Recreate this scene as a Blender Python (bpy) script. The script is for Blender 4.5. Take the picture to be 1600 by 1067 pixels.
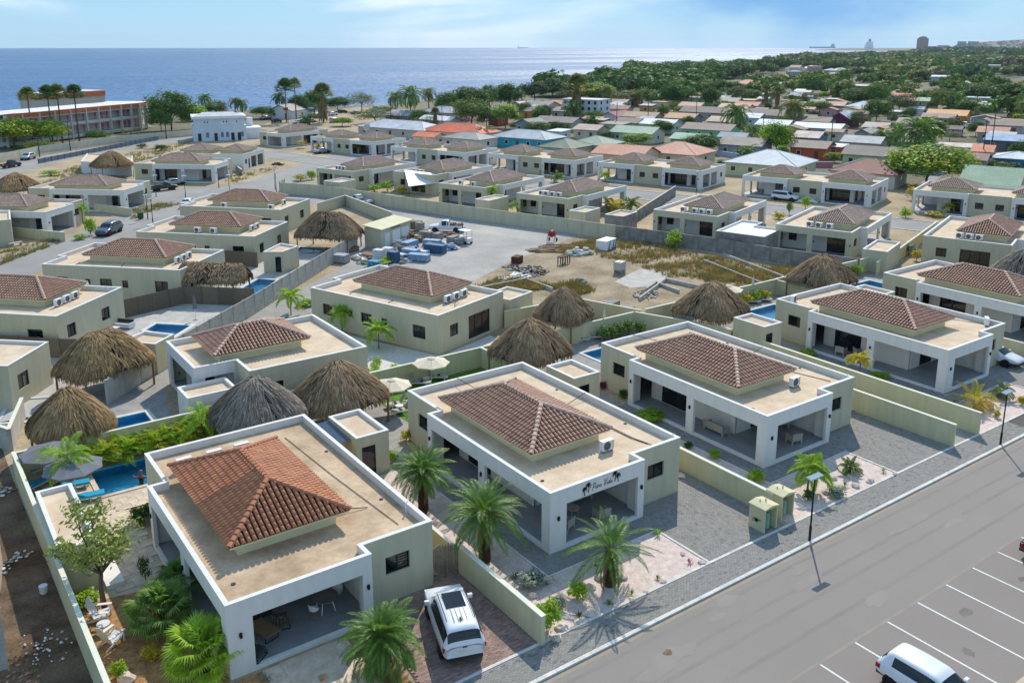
import bpy, bmesh, math, random
from mathutils import Vector, Matrix, noise
PI = math.pi
random.seed(7)
SC = bpy.context.scene
for _o in list(bpy.data.objects):
    bpy.data.objects.remove(_o)

# ------------------------------------------------------------------ camera
cam_data = bpy.data.cameras.new('camera')
cam = bpy.data.objects.new('camera', cam_data)
SC.collection.objects.link(cam)
cam.location = (0.0, 0.0, 26.586)
cam.rotation_euler = (math.radians(90 - 13.3425), 0.0, math.radians(-35.4365))
cam_data.sensor_width = 36.0
cam_data.lens = 36.0 * 1388.94 / 1600.0
cam_data.shift_y = -(533.5 - 400.22) / 1600.0
cam_data.clip_start = 0.5
cam_data.clip_end = 60000.0
SC.camera = cam

# ------------------------------------------------------------------ light
SUN_AZ = math.radians(46.2)      # from +Y (into the picture) towards +X
SUN_EL = math.radians(41.3)
EXPOSURE = 0.74
world = bpy.data.worlds.new('World')
SC.world = world
world.use_nodes = True
wn = world.node_tree
wn.nodes.clear()
def _n(t, **k):
    n = wn.nodes.new(t)
    for a, b in k.items():
        setattr(n, a, b)
    return n
w_out = _n('ShaderNodeOutputWorld')
w_bg = _n('ShaderNodeBackground')
w_sky = _n('ShaderNodeTexSky')
w_sky.sky_type = 'NISHITA'
w_sky.sun_disc = False
w_sky.sun_elevation = SUN_EL
w_sky.sun_rotation = SUN_AZ
w_sky.altitude = 30
w_sky.air_density = 1.0
w_sky.dust_density = 0.15
w_sky.ozone_density = 3.0
w_tc = _n('ShaderNodeTexCoord')
w_sep = _n('ShaderNodeSeparateXYZ')
w_max = _n('ShaderNodeMath', operation='MAXIMUM'); w_max.inputs[1].default_value = 0.012
w_com = _n('ShaderNodeCombineXYZ')
L = wn.links.new
L(w_tc.outputs['Generated'], w_sep.inputs[0])
L(w_sep.outputs[0], w_com.inputs[0]); L(w_sep.outputs[1], w_com.inputs[1])
L(w_sep.outputs[2], w_max.inputs[0]); L(w_max.outputs[0], w_com.inputs[2])
L(w_com.outputs[0], w_sky.inputs[0])
# clear trade-wind blue over the Nishita sky, paler towards the horizon
w_el = _n('ShaderNodeValToRGB')
e = w_el.color_ramp.elements
e[0].position = 0.0; e[0].color = (.245, .425, .56, 1)
e[1].position = .75; e[1].color = (.13, .27, .48, 1)
e.new(.12).color = (.215, .41, .575, 1)
L(w_max.outputs[0], w_el.inputs[0])
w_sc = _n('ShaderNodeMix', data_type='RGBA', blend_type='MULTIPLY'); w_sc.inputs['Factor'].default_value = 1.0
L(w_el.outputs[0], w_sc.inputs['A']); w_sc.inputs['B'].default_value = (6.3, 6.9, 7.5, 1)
w_tint = _n('ShaderNodeMix', data_type='RGBA')
w_tint.inputs['Factor'].default_value = 0.10
L(w_sc.outputs['Result'], w_tint.inputs['A']); L(w_sky.outputs[0], w_tint.inputs['B'])
# scattered cloud: soft white banks added to whiten the fill light, and one blue-grey bank low over the far point
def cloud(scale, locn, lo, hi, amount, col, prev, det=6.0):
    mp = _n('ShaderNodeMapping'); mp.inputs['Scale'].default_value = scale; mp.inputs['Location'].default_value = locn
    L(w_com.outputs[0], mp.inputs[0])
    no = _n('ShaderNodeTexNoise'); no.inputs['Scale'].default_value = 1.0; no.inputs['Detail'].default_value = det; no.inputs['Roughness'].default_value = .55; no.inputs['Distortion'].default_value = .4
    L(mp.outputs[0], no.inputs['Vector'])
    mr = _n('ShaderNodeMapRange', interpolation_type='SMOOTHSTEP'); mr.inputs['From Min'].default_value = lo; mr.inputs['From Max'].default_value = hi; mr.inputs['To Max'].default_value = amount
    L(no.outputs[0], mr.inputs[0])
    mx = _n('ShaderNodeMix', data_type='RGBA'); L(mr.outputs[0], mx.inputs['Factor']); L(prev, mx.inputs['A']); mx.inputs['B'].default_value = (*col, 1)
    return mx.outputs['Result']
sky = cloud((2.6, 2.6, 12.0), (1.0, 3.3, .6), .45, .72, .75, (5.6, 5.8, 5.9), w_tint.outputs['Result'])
# the blue-grey bank: fades out round one bearing low over the sea
_px = (1215-800)/1388.94
_bd = Vector((math.sin(math.radians(35.44))+_px*math.cos(math.radians(35.44)), math.cos(math.radians(35.44))-_px*math.sin(math.radians(35.44)), .055)).normalized()
w_sb = _n('ShaderNodeVectorMath', operation='SUBTRACT'); L(w_com.outputs[0], w_sb.inputs[0]); w_sb.inputs[1].default_value = _bd
w_sl = _n('ShaderNodeVectorMath', operation='MULTIPLY'); L(w_sb.outputs[0], w_sl.inputs[0]); w_sl.inputs[1].default_value = (1, 1, 3.2)
w_ln = _n('ShaderNodeVectorMath', operation='LENGTH'); L(w_sl.outputs[0], w_ln.inputs[0])
w_nn = _n('ShaderNodeTexNoise'); w_nn.inputs['Scale'].default_value = 9.0; w_nn.inputs['Detail'].default_value = 6.0; L(w_sl.outputs[0], w_nn.inputs['Vector'])
w_ad = _n('ShaderNodeMath', operation='MULTIPLY_ADD'); w_ad.inputs[1].default_value = .22; L(w_nn.outputs[0], w_ad.inputs[0]); L(w_ln.outputs['Value'], w_ad.inputs[2])
w_mr = _n('ShaderNodeMapRange', interpolation_type='SMOOTHSTEP'); w_mr.inputs['From Min'].default_value = .29; w_mr.inputs['From Max'].default_value = .15; w_mr.inputs['To Max'].default_value = .85
L(w_ad.outputs[0], w_mr.inputs[0])
w_bk = _n('ShaderNodeMix', data_type='RGBA'); L(w_mr.outputs[0], w_bk.inputs['Factor']); L(sky, w_bk.inputs['A']); w_bk.inputs['B'].default_value = (.9, 2.2, 4.2, 1)
sky = w_bk.outputs['Result']
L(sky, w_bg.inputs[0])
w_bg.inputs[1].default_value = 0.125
L(w_bg.outputs[0], w_out.inputs[0])

sun_data = bpy.data.lights.new('sun', 'SUN')
sun_data.energy = 2.65
sun_data.angle = math.radians(0.5)
sun_data.color = (1.0, 0.93, 0.82)
sun = bpy.data.objects.new('sun', sun_data)
SC.collection.objects.link(sun)
_sd = Vector((math.sin(SUN_AZ) * math.cos(SUN_EL), math.cos(SUN_AZ) * math.cos(SUN_EL), math.sin(SUN_EL)))
sun.rotation_euler = (-_sd).to_track_quat('-Z', 'Y').to_euler()
sun.location = (40, 60, 80)

vs = SC.view_settings
vs.view_transform = 'Standard'
vs.look = 'None'
vs.exposure = EXPOSURE
vs.gamma = 1.0
vs.use_curve_mapping = False
SC.display_settings.display_device = 'sRGB'
SC.cycles.max_bounces = 5
SC.cycles.diffuse_bounces = 3
SC.cycles.glossy_bounces = 2
SC.cycles.transmission_bounces = 4
SC.cycles.transparent_max_bounces = 6
SC.cycles.caustics_reflective = False
SC.cycles.caustics_refractive = False

# ------------------------------------------------------------------ helpers
RAD, COS, SIN, RND, MT, MR = math.radians, math.cos, math.sin, random.Random, Matrix.Translation, Matrix.Rotation
def NB(m): return MB().use(m)

def C(h):
 """sRGB hex -> linear rgb"""
 out = []
 for i in (0, 2, 4):
  v = int(h[i:i+2], 16) / 255
  out.append(v / 12.92 if v <= .04045 else ((v + .055) / 1.055) ** 2.4)
 return tuple(out)
_mats = {}
def mat(name, col, var=0.12, scale=1.5, rough=0.8, bump=0.0, bscale=40, island=0.0, spec=0.3, metal=0.0,
  col2=None, detail=5, stretch=None, trans=0.0, coat=0.0, hue=0.0, fine=0.0):
 if name in _mats:
  return _mats[name]
 m = bpy.data.materials.new(name)
 m.use_nodes = True
 nt = m.node_tree
 b = nt.nodes['Principled BSDF']
 c = C(col) if isinstance(col, str) else col
 c2 = (C(col2) if isinstance(col2, str) else col2) if col2 else tuple(min(1, x * (1 + var)) for x in c)
 c1 = c if col2 else tuple(x * (1 - var) for x in c)
 b.inputs['Roughness'].default_value = rough
 b.inputs['Specular IOR Level'].default_value = spec
 b.inputs['Metallic'].default_value = metal
 if coat:
  b.inputs['Coat Weight'].default_value = coat
  b.inputs['Coat Roughness'].default_value = 0.06
 tc = nt.nodes.new('ShaderNodeTexCoord')
 vec = tc.outputs['Object']
 if stretch:
  mp = nt.nodes.new('ShaderNodeMapping'); mp.inputs['Scale'].default_value = stretch
  nt.links.new(vec, mp.inputs[0]); vec = mp.outputs[0]
 no = nt.nodes.new('ShaderNodeTexNoise')
 no.inputs['Scale'].default_value = scale
 no.inputs['Detail'].default_value = detail
 no.inputs['Roughness'].default_value = 0.62
 nt.links.new(vec, no.inputs['Vector'])
 ra = nt.nodes.new('ShaderNodeValToRGB')
 ra.color_ramp.elements[0].position = 0.34; ra.color_ramp.elements[0].color = (*c1, 1)
 ra.color_ramp.elements[1].position = 0.66; ra.color_ramp.elements[1].color = (*c2, 1)
 nt.links.new(no.outputs[0], ra.inputs[0])
 colour = ra.outputs[0]
 if fine:
  n2 = nt.nodes.new('ShaderNodeTexNoise'); n2.inputs['Scale'].default_value = bscale
  n2.inputs['Detail'].default_value = 2
  nt.links.new(tc.outputs['Object'], n2.inputs['Vector'])
  mr = nt.nodes.new('ShaderNodeMapRange')
  mr.inputs['From Min'].default_value = .3; mr.inputs['From Max'].default_value = .7
  mr.inputs['To Min'].default_value = 1 - fine; mr.inputs['To Max'].default_value = 1 + fine
  nt.links.new(n2.outputs[0], mr.inputs[0])
  mx = nt.nodes.new('ShaderNodeMix'); mx.data_type = 'RGBA'; mx.blend_type = 'MULTIPLY'
  mx.inputs['Factor'].default_value = 1
  nt.links.new(colour, mx.inputs['A']); nt.links.new(mr.outputs[0], mx.inputs['B'])
  colour = mx.outputs['Result']
 if island or hue:
  ge = nt.nodes.new('ShaderNodeNewGeometry')
  oi = nt.nodes.new('ShaderNodeObjectInfo')
  ad = nt.nodes.new('ShaderNodeMath'); ad.operation = 'ADD'
  nt.links.new(ge.outputs['Random Per Island'], ad.inputs[0]); nt.links.new(oi.outputs['Random'], ad.inputs[1])
  fr = nt.nodes.new('ShaderNodeMath'); fr.operation = 'FRACT'
  nt.links.new(ad.outputs[0], fr.inputs[0])
  hs = nt.nodes.new('ShaderNodeHueSaturation')
  mr = nt.nodes.new('ShaderNodeMapRange')
  mr.inputs['To Min'].default_value = 1 - island; mr.inputs['To Max'].default_value = 1 + island
  nt.links.new(fr.outputs[0], mr.inputs[0])
  nt.links.new(mr.outputs[0], hs.inputs['Value'])
  if hue:
   m7 = nt.nodes.new('ShaderNodeMath'); m7.operation = 'MULTIPLY'; m7.inputs[1].default_value = 7.31
   f7 = nt.nodes.new('ShaderNodeMath'); f7.operation = 'FRACT'
   nt.links.new(fr.outputs[0], m7.inputs[0]); nt.links.new(m7.outputs[0], f7.inputs[0])
   mh = nt.nodes.new('ShaderNodeMapRange')
   mh.inputs['To Min'].default_value = .5 - hue; mh.inputs['To Max'].default_value = .5 + hue
   nt.links.new(f7.outputs[0], mh.inputs[0]); nt.links.new(mh.outputs[0], hs.inputs['Hue'])
  nt.links.new(colour, hs.inputs['Color'])
  colour = hs.outputs[0]
 nt.links.new(colour, b.inputs['Base Color'])
 if trans:   # thin leaves let light through
  tb = nt.nodes.new('ShaderNodeBsdfTranslucent')
  nt.links.new(colour, tb.inputs[0])
  ms = nt.nodes.new('ShaderNodeMixShader'); ms.inputs[0].default_value = trans
  nt.links.new(b.outputs[0], ms.inputs[1]); nt.links.new(tb.outputs[0], ms.inputs[2])
  nt.links.new(ms.outputs[0], nt.nodes['Material Output'].inputs[0])
 if bump:
  nb = nt.nodes.new('ShaderNodeTexNoise'); nb.inputs['Scale'].default_value = bscale; nb.inputs['Detail'].default_value = 3
  nt.links.new(tc.outputs['Object'], nb.inputs['Vector'])
  bp = nt.nodes.new('ShaderNodeBump'); bp.inputs['Strength'].default_value = bump; bp.inputs['Distance'].default_value = 0.03
  nt.links.new(nb.outputs[0], bp.inputs['Height']); nt.links.new(bp.outputs[0], b.inputs['Normal'])
 _mats[name] = m
 return m
class MB:
 """collects faces, then becomes ONE mesh"""
 def __init__(s):
  s.v = []; s.f = []; s.mi = []; s.ms = []; s.m = 0; s.smooth = False
 def use(s, m):
  if m not in s.ms: s.ms.append(m)
  s.m = s.ms.index(m); return s
 def face(s, *pts):
  n = len(s.v); s.v.extend(tuple(p) for p in pts); s.f.append(tuple(range(n, n + len(pts)))); s.mi.append(s.m)
 def add(s, vs_, fs_):
  n = len(s.v); s.v.extend(tuple(p) for p in vs_)
  for f in fs_:
   s.f.append(tuple(i + n for i in f)); s.mi.append(s.m)
 def box(s, x0, x1, y0, y1, z0, z1, M=None, bottom=True):
  if x1 < x0: x0, x1 = x1, x0
  if y1 < y0: y0, y1 = y1, y0
  p = [Vector(q) for q in ((x0,y0,z0),(x1,y0,z0),(x1,y1,z0),(x0,y1,z0),(x0,y0,z1),(x1,y0,z1),(x1,y1,z1),(x0,y1,z1))]
  if M is not None: p = [M @ q for q in p]
  fs_ = [(4,5,6,7),(0,1,5,4),(1,2,6,5),(2,3,7,6),(3,0,4,7)]
  if bottom: fs_.append((3,2,1,0))
  s.add(p, fs_)
  return s
 def beam(s, a, b, w, h, z0, ext=0.0):
  """upright box along the ground line a-b: width w, from z0 to z0+h"""
  a = Vector((a[0], a[1], 0)); b = Vector((b[0], b[1], 0)); d = (b - a).normalized(); n = Vector((-d.y, d.x, 0)) * w / 2
  a = a - d * ext; b = b + d * ext
  q = [a - n, b - n, b + n, a + n]
  s.add([(p.x, p.y, z0) for p in q] + [(p.x, p.y, z0 + h) for p in q],
    [(4,5,6,7),(0,1,5,4),(1,2,6,5),(2,3,7,6),(3,0,4,7),(3,2,1,0)])
  return s
 def poly(s, pts, z0, z1=None):
  """flat polygon, or a prism when z1 is given"""
  n = len(pts)
  ar = sum(pts[i][0] * pts[(i+1) % n][1] - pts[(i+1) % n][0] * pts[i][1] for i in range(n))
  if ar < 0: pts = pts[::-1]
  if z1 is None:
   s.face(*[(p[0], p[1], z0) for p in pts])
  else:
   s.face(*[(p[0], p[1], z1) for p in pts])
   for i in range(n):
    a, b = pts[i], pts[(i + 1) % n]
    s.face((a[0],a[1],z0),(b[0],b[1],z0),(b[0],b[1],z1),(a[0],a[1],z1))
  return s
 def tube(s, pts, r, k=6, cap=True):
  pts = [Vector(p) for p in pts]; n = len(pts)
  rs = r if isinstance(r, (list, tuple)) else [r] * n
  base = len(s.v)
  for i, p in enumerate(pts):
   d = (pts[min(i+1, n-1)] - pts[max(i-1, 0)])
   if d.length < 1e-9: d = Vector((0,0,1))
   d.normalize()
   u = d.cross(Vector((0,0,1)) if abs(d.z) < .9 else Vector((1,0,0))).normalized(); w = d.cross(u)
   for j in range(k):
    a = 2 * PI * j / k
    s.v.append(tuple(p + (u * COS(a) + w * SIN(a)) * rs[i]))
  for i in range(n - 1):
   for j in range(k):
    a = base + i*k + j; b = base + i*k + (j+1) % k
    s.f.append((a, b, b + k, a + k)); s.mi.append(s.m)
  if cap:
   s.f.append(tuple(base + j for j in range(k))[::-1]); s.mi.append(s.m)
   s.f.append(tuple(base + (n-1)*k + j for j in range(k))); s.mi.append(s.m)
  return s
 def lathe(s, prof, k=12, c=(0,0,0), M=None):
  base = len(s.v)
  for r, z in prof:
   for j in range(k):
    a = 2*PI*j/k
    p = Vector((c[0] + r*COS(a), c[1] + r*SIN(a), c[2] + z))
    s.v.append(tuple(M @ p if M is not None else p))
  for i in range(len(prof)-1):
   for j in range(k):
    a = base+i*k+j; b = base+i*k+(j+1)%k
    s.f.append((a,b,b+k,a+k)); s.mi.append(s.m)
  return s
 def blob(s, c, r, seed=0, sub=1, rough=.25, sc=(1,1,1)):
  bm = bmesh.new(); bmesh.ops.create_icosphere(bm, subdivisions=sub, radius=1)
  off = Vector((seed*3.7, seed*1.3, seed*9.1))
  vs_ = []
  for v in bm.verts:
   k = 1 + rough * noise.noise(v.co*1.7 + off)*1.6
   vs_.append((c[0]+v.co.x*r*k*sc[0], c[1]+v.co.y*r*k*sc[1], c[2]+v.co.z*r*k*sc[2]))
  s.add(vs_, [tuple(v.index for v in f.verts) for f in bm.faces]); bm.free()
  return s
 def mesh(s, name):
  me = bpy.data.meshes.new(name)
  me.from_pydata(s.v, [], s.f)
  for m in s.ms: me.materials.append(m)
  if len(s.ms) > 1: me.polygons.foreach_set('material_index', s.mi)
  if s.smooth: me.polygons.foreach_set('use_smooth', [True]*len(me.polygons))
  me.update()
  return me
 def build(s, name, m=None, parent=None, **k):
  if m is not None and not s.ms: s.ms.append(m)
  return ob(name, s.mesh(name), parent, **k)
LINK = SC.collection.objects.link
def ob(name, me, parent=None, loc=None, rot=None, sc=None, kind=None, label=None):
 o = bpy.data.objects.new(name, me)
 LINK(o)
 if parent is not None: o.parent = parent
 if loc is not None: o.location = loc
 if rot is not None: o.rotation_euler = rot if isinstance(rot, (tuple, list)) else (0, 0, rot)
 if sc is not None: o.scale = sc if isinstance(sc, (tuple, list)) else (sc, sc, sc)
 if kind: o['kind'] = kind
 if label: o['label'] = label
 return o
def tag(o, label, cat, group=None, kind=None):
 o['label'] = label; o['category'] = cat
 if group: o['group'] = group
 if kind: o['kind'] = kind
 return o
def thing(name, label, cat, loc=(0,0,0), rz=0.0, group=None, sc=None):
 o = bpy.data.objects.new(name, None); LINK(o)
 o.empty_display_size = 0.3
 o.location = loc if len(loc) == 3 else (loc[0], loc[1], 0)
 o.rotation_euler = (0, 0, rz)
 if sc is not None: o.scale = sc if isinstance(sc, (tuple, list)) else (sc, sc, sc)
 tag(o, label, cat, group)
 return o
def struct(name, mb, m=None, kind='structure'):
 o = mb.build(name, m); o['kind'] = kind; return o
def dup(src, label, loc, rz=0.0, sc=None, group=None):
 """copy of a thing with copies of its parts and sub-parts"""
 c = src.copy(); LINK(c)
 c.location = loc if len(loc) == 3 else (loc[0], loc[1], 0)
 c.rotation_euler = (0, 0, rz)
 if sc is not None: c.scale = sc if isinstance(sc, (tuple, list)) else (sc, sc, sc)
 c['label'] = label
 if group: c['group'] = group
 for ch in src.children:
  d = ch.copy(); LINK(d); d.parent = c
  for g in ch.children:
   e = g.copy(); LINK(e); e.parent = d
 return c
def dist(a, b): return math.hypot(a[0]-b[0], a[1]-b[1])
def ang(a, b): return math.atan2(b[1]-a[1], b[0]-a[0])
def inside(p, poly):
 x, y = p; r = False; n = len(poly)
 for i in range(n):
  x1, y1 = poly[i]; x2, y2 = poly[(i+1) % n]
  if (y1 > y) != (y2 > y) and x < (x2-x1)*(y-y1)/(y2-y1)+x1: r = not r
 return r
WHITE = mat('white_paint', 'dad8d3', .05, 1.2, .8, bump=.05, stretch=(2, 2, .3), detail=8)
GREEN = mat('sage_paint', 'bfb99e', .07, 1.0, .85, bump=.06, stretch=(2, 2, .3), detail=8)
GREENWALL = mat('sage_wall_paint', 'c8c29c', .08, 1.0, .85, bump=.06, stretch=(2, 2, .3), detail=8)
CREAM = mat('cream_paint', 'cfcaa6', .06, .5, .8)
ROOF = mat('sand_roof_coating', 'c2aa8e', .1, .6, .9, col2='d8c6aa', detail=8, fine=.05, bscale=5)
ROOF2 = mat('sand_roof_coating_worn', '9f866b', .1, .38, .9, col2='cdb596', detail=10, fine=.08, bscale=4)
TILE_R = mat('red_clay_tile', 'bd7f5b', .12, 2.0, .62, island=.16, hue=.006)
TILE_B = mat('brown_clay_tile', 'ad8670', .12, 2.0, .65, island=.16, hue=.006)
TILE_D = mat('weathered_clay_tile', 'b39b8b', .12, 2.0, .7, island=.14, hue=.006)
TILE_UND_SHADE = mat('tile_underlay_shade', '3a2a22', .1, 2, .9)  # dark tone stands in for the shade in the valleys between tiles
RIDGE_R = mat('ridge_clay_red', 'a56b4c', .14, 3, .65, island=.12)
RIDGE_B = mat('ridge_clay_brown', 'bd9f8c', .14, 3, .7, island=.12)
GLASS = mat('dark_window_glass', '11161a', .3, .4, .06, spec=.6)
FRAME = mat('black_window_frame', '1b1d1f', .1, 2, .45)
BLACK = mat('black_metal', '17181a', .1, 2, .45)
DGREY = mat('dark_grey_fabric', '3d3f42', .15, 6, .9)
FLOORT = mat('grey_floor_tile', '8b8d8e', .1, 1.2, .55, fine=.06, bscale=5)
ASPHALT = mat('old_asphalt', '878079', .1, .045, .92, col2='918a82', detail=10, fine=.05, bscale=18, bump=.2)
ASPHALT2 = mat('parking_asphalt', '847c75', .1, .06, .92, col2='8e867e', detail=10, fine=.06, bscale=18, bump=.2)
ROADG = mat('grey_road', '898682', .1, .12, .92, col2='9b9893', detail=8, fine=.12, bscale=8)
LOTG = mat('yard_tarmac', '8d8a86', .1, .09, .92, col2='b3ada3', detail=9, fine=.12, bscale=4)
KERB = mat('kerb_concrete', 'cbc8c0', .12, 1.4, .85, fine=.1, bscale=12)
CONC = mat('grey_concrete', 'a19d95', .2, .8, .88, col2='bdb8ad', detail=8, fine=.1, bscale=10)
CONCD = mat('dark_concrete_block', '6d6b68', .25, .7, .9, col2='98958f', detail=8, fine=.14, bscale=8)
SOIL = mat('dry_brown_soil', '4a382a', .2, .5, .95, col2='7d6751', detail=9, fine=.22, bscale=7, bump=.6)
SAND = mat('dry_sandy_ground', '8f7e63', .2, .12, .95, col2='b3a283', detail=9, fine=.2, bscale=3, bump=.4)
LAND = mat('town_ground', '57573f', .2, .035, .95, col2='857a64', detail=9, fine=.2, bscale=.6)
CHIPS = mat('brown_wood_chips', '8a6642', .2, 3, .95, col2='b78f62', detail=6, fine=.35, bscale=22, bump=.7)
GRAVEL = mat('pink_white_gravel', 'c2aca0', .15, 2.5, .95, col2='dacac0', detail=7, fine=.16, bscale=26, bump=.7)
WGRAVEL = mat('white_gravel', 'bdb7ad', .15, 4, .95, col2='d7d2c8', detail=6, fine=.22, bscale=22, bump=.6)
TRAV = mat('travertine', 'bba68d', .15, 1.6, .7, col2='d6c6b0', detail=8, island=.09, fine=.08, bscale=10)
PAVER = mat('grey_paver', '8a8781', .1, 3, .9, island=.10, fine=.1, bscale=30)
PAVER_R = mat('reddish_paver', '927a70', .14, 2.5, .88, island=.24, hue=.02, fine=.1, bscale=30)
JOINT = mat('paver_joint_sand', '5b5750', .1, 4, .95)
PATIO = mat('grey_patio_paving', '8a8781', .1, .8, .85, col2='9d9a93', fine=.14, bscale=6)
POOLTILE = mat('pool_tile', '35b4da', .14, .8, .35, col2='63cbe6')
POOLPALE = mat('pool_tile_pale', '7cc6d2', .14, .8, .35, col2='a3dbe2')
LAWN = mat('artificial_lawn', '3f6a16', .25, 2.0, .9, col2='5c8a1e', fine=.3, bscale=40, bump=.5)
LEAF = mat('palm_leaf', '668733', .22, 1.2, .5, island=.25, hue=.02, trans=.32, spec=.4)
LEAF_Y = mat('yellow_palm_leaf', 'c2b532', .2, 1.5, .5, island=.22, hue=.02, trans=.42)
LEAF_L = mat('lime_leaf', '9aba34', .2, 1.2, .55, island=.22, hue=.02, trans=.42)
LEAF_D = mat('dark_green_leaf', '4a6c2c', .3, .6, .6, island=.22, hue=.02, trans=.32, spec=.08)
LEAF_O = mat('olive_leaf', '7b8440', .3, .8, .6, island=.22, hue=.02, trans=.3, spec=.1)
LEAF_G = mat('silver_leaf', '8d9a86', .2, 1.2, .7, island=.25, trans=.2)
LEAF_B = mat('bushy_tree_leaf', '5c7d36', .3, .35, .6, island=.24, hue=.02, trans=.32, spec=.08)
LEAF_C = mat('coastal_tree_leaf', '4c663a', .3, .12, .65, island=.22, hue=.02, trans=.3, spec=.08)
LEAF_P = mat('magenta_flower', '8a2450', .25, .8, .7, island=.3, trans=.2)
LEAF_BR = mat('brown_bush_leaf', '6d6047', .25, .8, .8, island=.3, trans=.15)
LEAF_S = mat('straw_dry_leaf', '8c7850', .25, 1.5, .8, island=.25, trans=.15)
BARK = mat('grey_bark', '6c5c4c', .25, 4, .9, bump=.4, bscale=20)
BARK_P = mat('palm_trunk_brown', '57422e', .25, 4, .9, island=.2, bump=.4, bscale=20)
THATCH = mat('brown_thatch', '8d7558', .2, 1.0, .92, island=.42, hue=.012)
THATCH_G = mat('grey_thatch', '82796c', .2, 1.0, .92, island=.4)
THATCH_O = mat('fresh_thatch', '9a7d55', .2, 1.0, .92, island=.42, hue=.012)
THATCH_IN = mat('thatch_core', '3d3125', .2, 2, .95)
WOODP = mat('round_timber', '8a6a4b', .2, 4, .85)
BAMBOO = mat('bamboo_cane', '8d8375', .2, 3, .8, island=.2)
REED = mat('reed_screen', '6f6455', .25, 3, .9, stretch=(12, 12, 1), island=.2)
RESIN = mat('taupe_resin', 'a79f94', .08, 3, .6)
WPLAST = mat('white_plastic', 'dedede', .05, 3, .45)
CANVAS = mat('cream_canvas', 'd8cbb0', .06, 2, .85)
GCANVAS = mat('grey_canvas', '6d7077', .08, 2, .85)
TURQ = mat('turquoise_cushion', '1a9bc4', .08, 3, .85)
CARW = mat('white_car_paint', 'd9dcdf', .02, 1, .3, spec=.5, coat=.6)
CARS = mat('silver_car_paint', '9fa5ab', .03, 1, .3, spec=.5, coat=.6, metal=.3)
CARG = mat('grey_car_paint', '4a515c', .03, 1, .3, spec=.5, coat=.6, metal=.2)
CARB = mat('black_car_paint', '131417', .03, 1, .3, spec=.5, coat=.6)
CARR = mat('red_car_paint', '8c1d22', .03, 1, .3, spec=.5, coat=.6)
TYRE = mat('tyre_rubber', '161616', .1, 4, .85)
RIM = mat('alloy_rim', '9a9c9f', .1, 4, .35, metal=.7)
LAMPR = mat('red_tail_lamp', '9b1518', .1, 4, .25)
LAMPC = mat('clear_lamp', 'c9ced3', .1, 4, .2)
SKIN = mat('skin', 'a5694c', .08, 6, .6)
PAINTW = mat('white_road_paint', 'd9d8d2', .08, 2, .8, fine=.12, bscale=12)
ROCKM = mat('pale_rock', 'b9a596', .2, 2.5, .9, col2='dccfc2', bump=.5, bscale=8)
ROCKO = mat('orange_rock', 'ad7a45', .25, 2.5, .9, col2='d3ab7b', bump=.5, bscale=8)
STRAWG = mat('dry_grass', 'a58a52', .3, .4, .95, island=.25, hue=.02, trans=.25)
GREENG = mat('green_weed', '7c8540', .3, .4, .95, island=.25, hue=.03, trans=.25)
def offset_poly(pts, d):
 """inset (d>0) of a CCW polygon"""
 n = len(pts); out = []
 for i in range(n):
  p0, p1, p2 = (Vector(pts[(i-1) % n]), Vector(pts[i]), Vector(pts[(i+1) % n]))
  e1 = (p1-p0).normalized(); e2 = (p2-p1).normalized()
  n1 = Vector((-e1.y, e1.x)); n2 = Vector((-e2.y, e2.x))
  k = 1 + n1.dot(n2)
  q = p1 + (n1+n2) * (d/max(k, .2))
  out.append((q.x, q.y))
 return out
def prism4(mb, q, z0, z1, skip=()):
 n = 4
 mb.face(*[(p[0], p[1], z1) for p in q])
 mb.face(*[(p[0], p[1], z0) for p in q[::-1]])
 for i in range(n):
  if i in skip: continue
  a, b = q[i], q[(i+1) % n]
  mb.face((a[0],a[1],z0),(b[0],b[1],z0),(b[0],b[1],z1),(a[0],a[1],z1))
def wall_run(mb, p0, p1, i0, i1, z0, z1, ops):
 """mitred wall p0-p1 (outer) i0-i1 (inner corners); ops = openings (u0,u1,z0,z1)"""
 P0, P1 = Vector(p0), Vector(p1); Ln = (P1-P0).length; e = (P1-P0)/Ln; nn = Vector((-e.y, e.x))
 th = (Vector(i0)-P0).dot(nn)
 def o(u): p = P0+e*u; return (p.x, p.y)
 def inn(u): p = P0+e*u+nn*th; return (p.x, p.y)
 ops = sorted(ops); u = 0.0
 def seg(a, b, za, zb):
  if b-a < 1e-4 or zb-za < 1e-4: return
  ia = tuple(i0) if a == 0 else inn(a)
  ib = tuple(i1) if abs(b-Ln) < 1e-6 else inn(b)
  sk = []
  if abs(b-Ln) < 1e-6: sk.append(1)
  if a == 0: sk.append(3)
  prism4(mb, [o(a), o(b), ib, ia], za, zb, sk)
 for (u0, u1, a0, a1) in ops:
  seg(u, u0, z0, z1)
  seg(u0, u1, z0, a0); seg(u0, u1, a1, z1)
  u = u1
 seg(u, Ln, z0, z1)
_winmesh = {}
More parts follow.
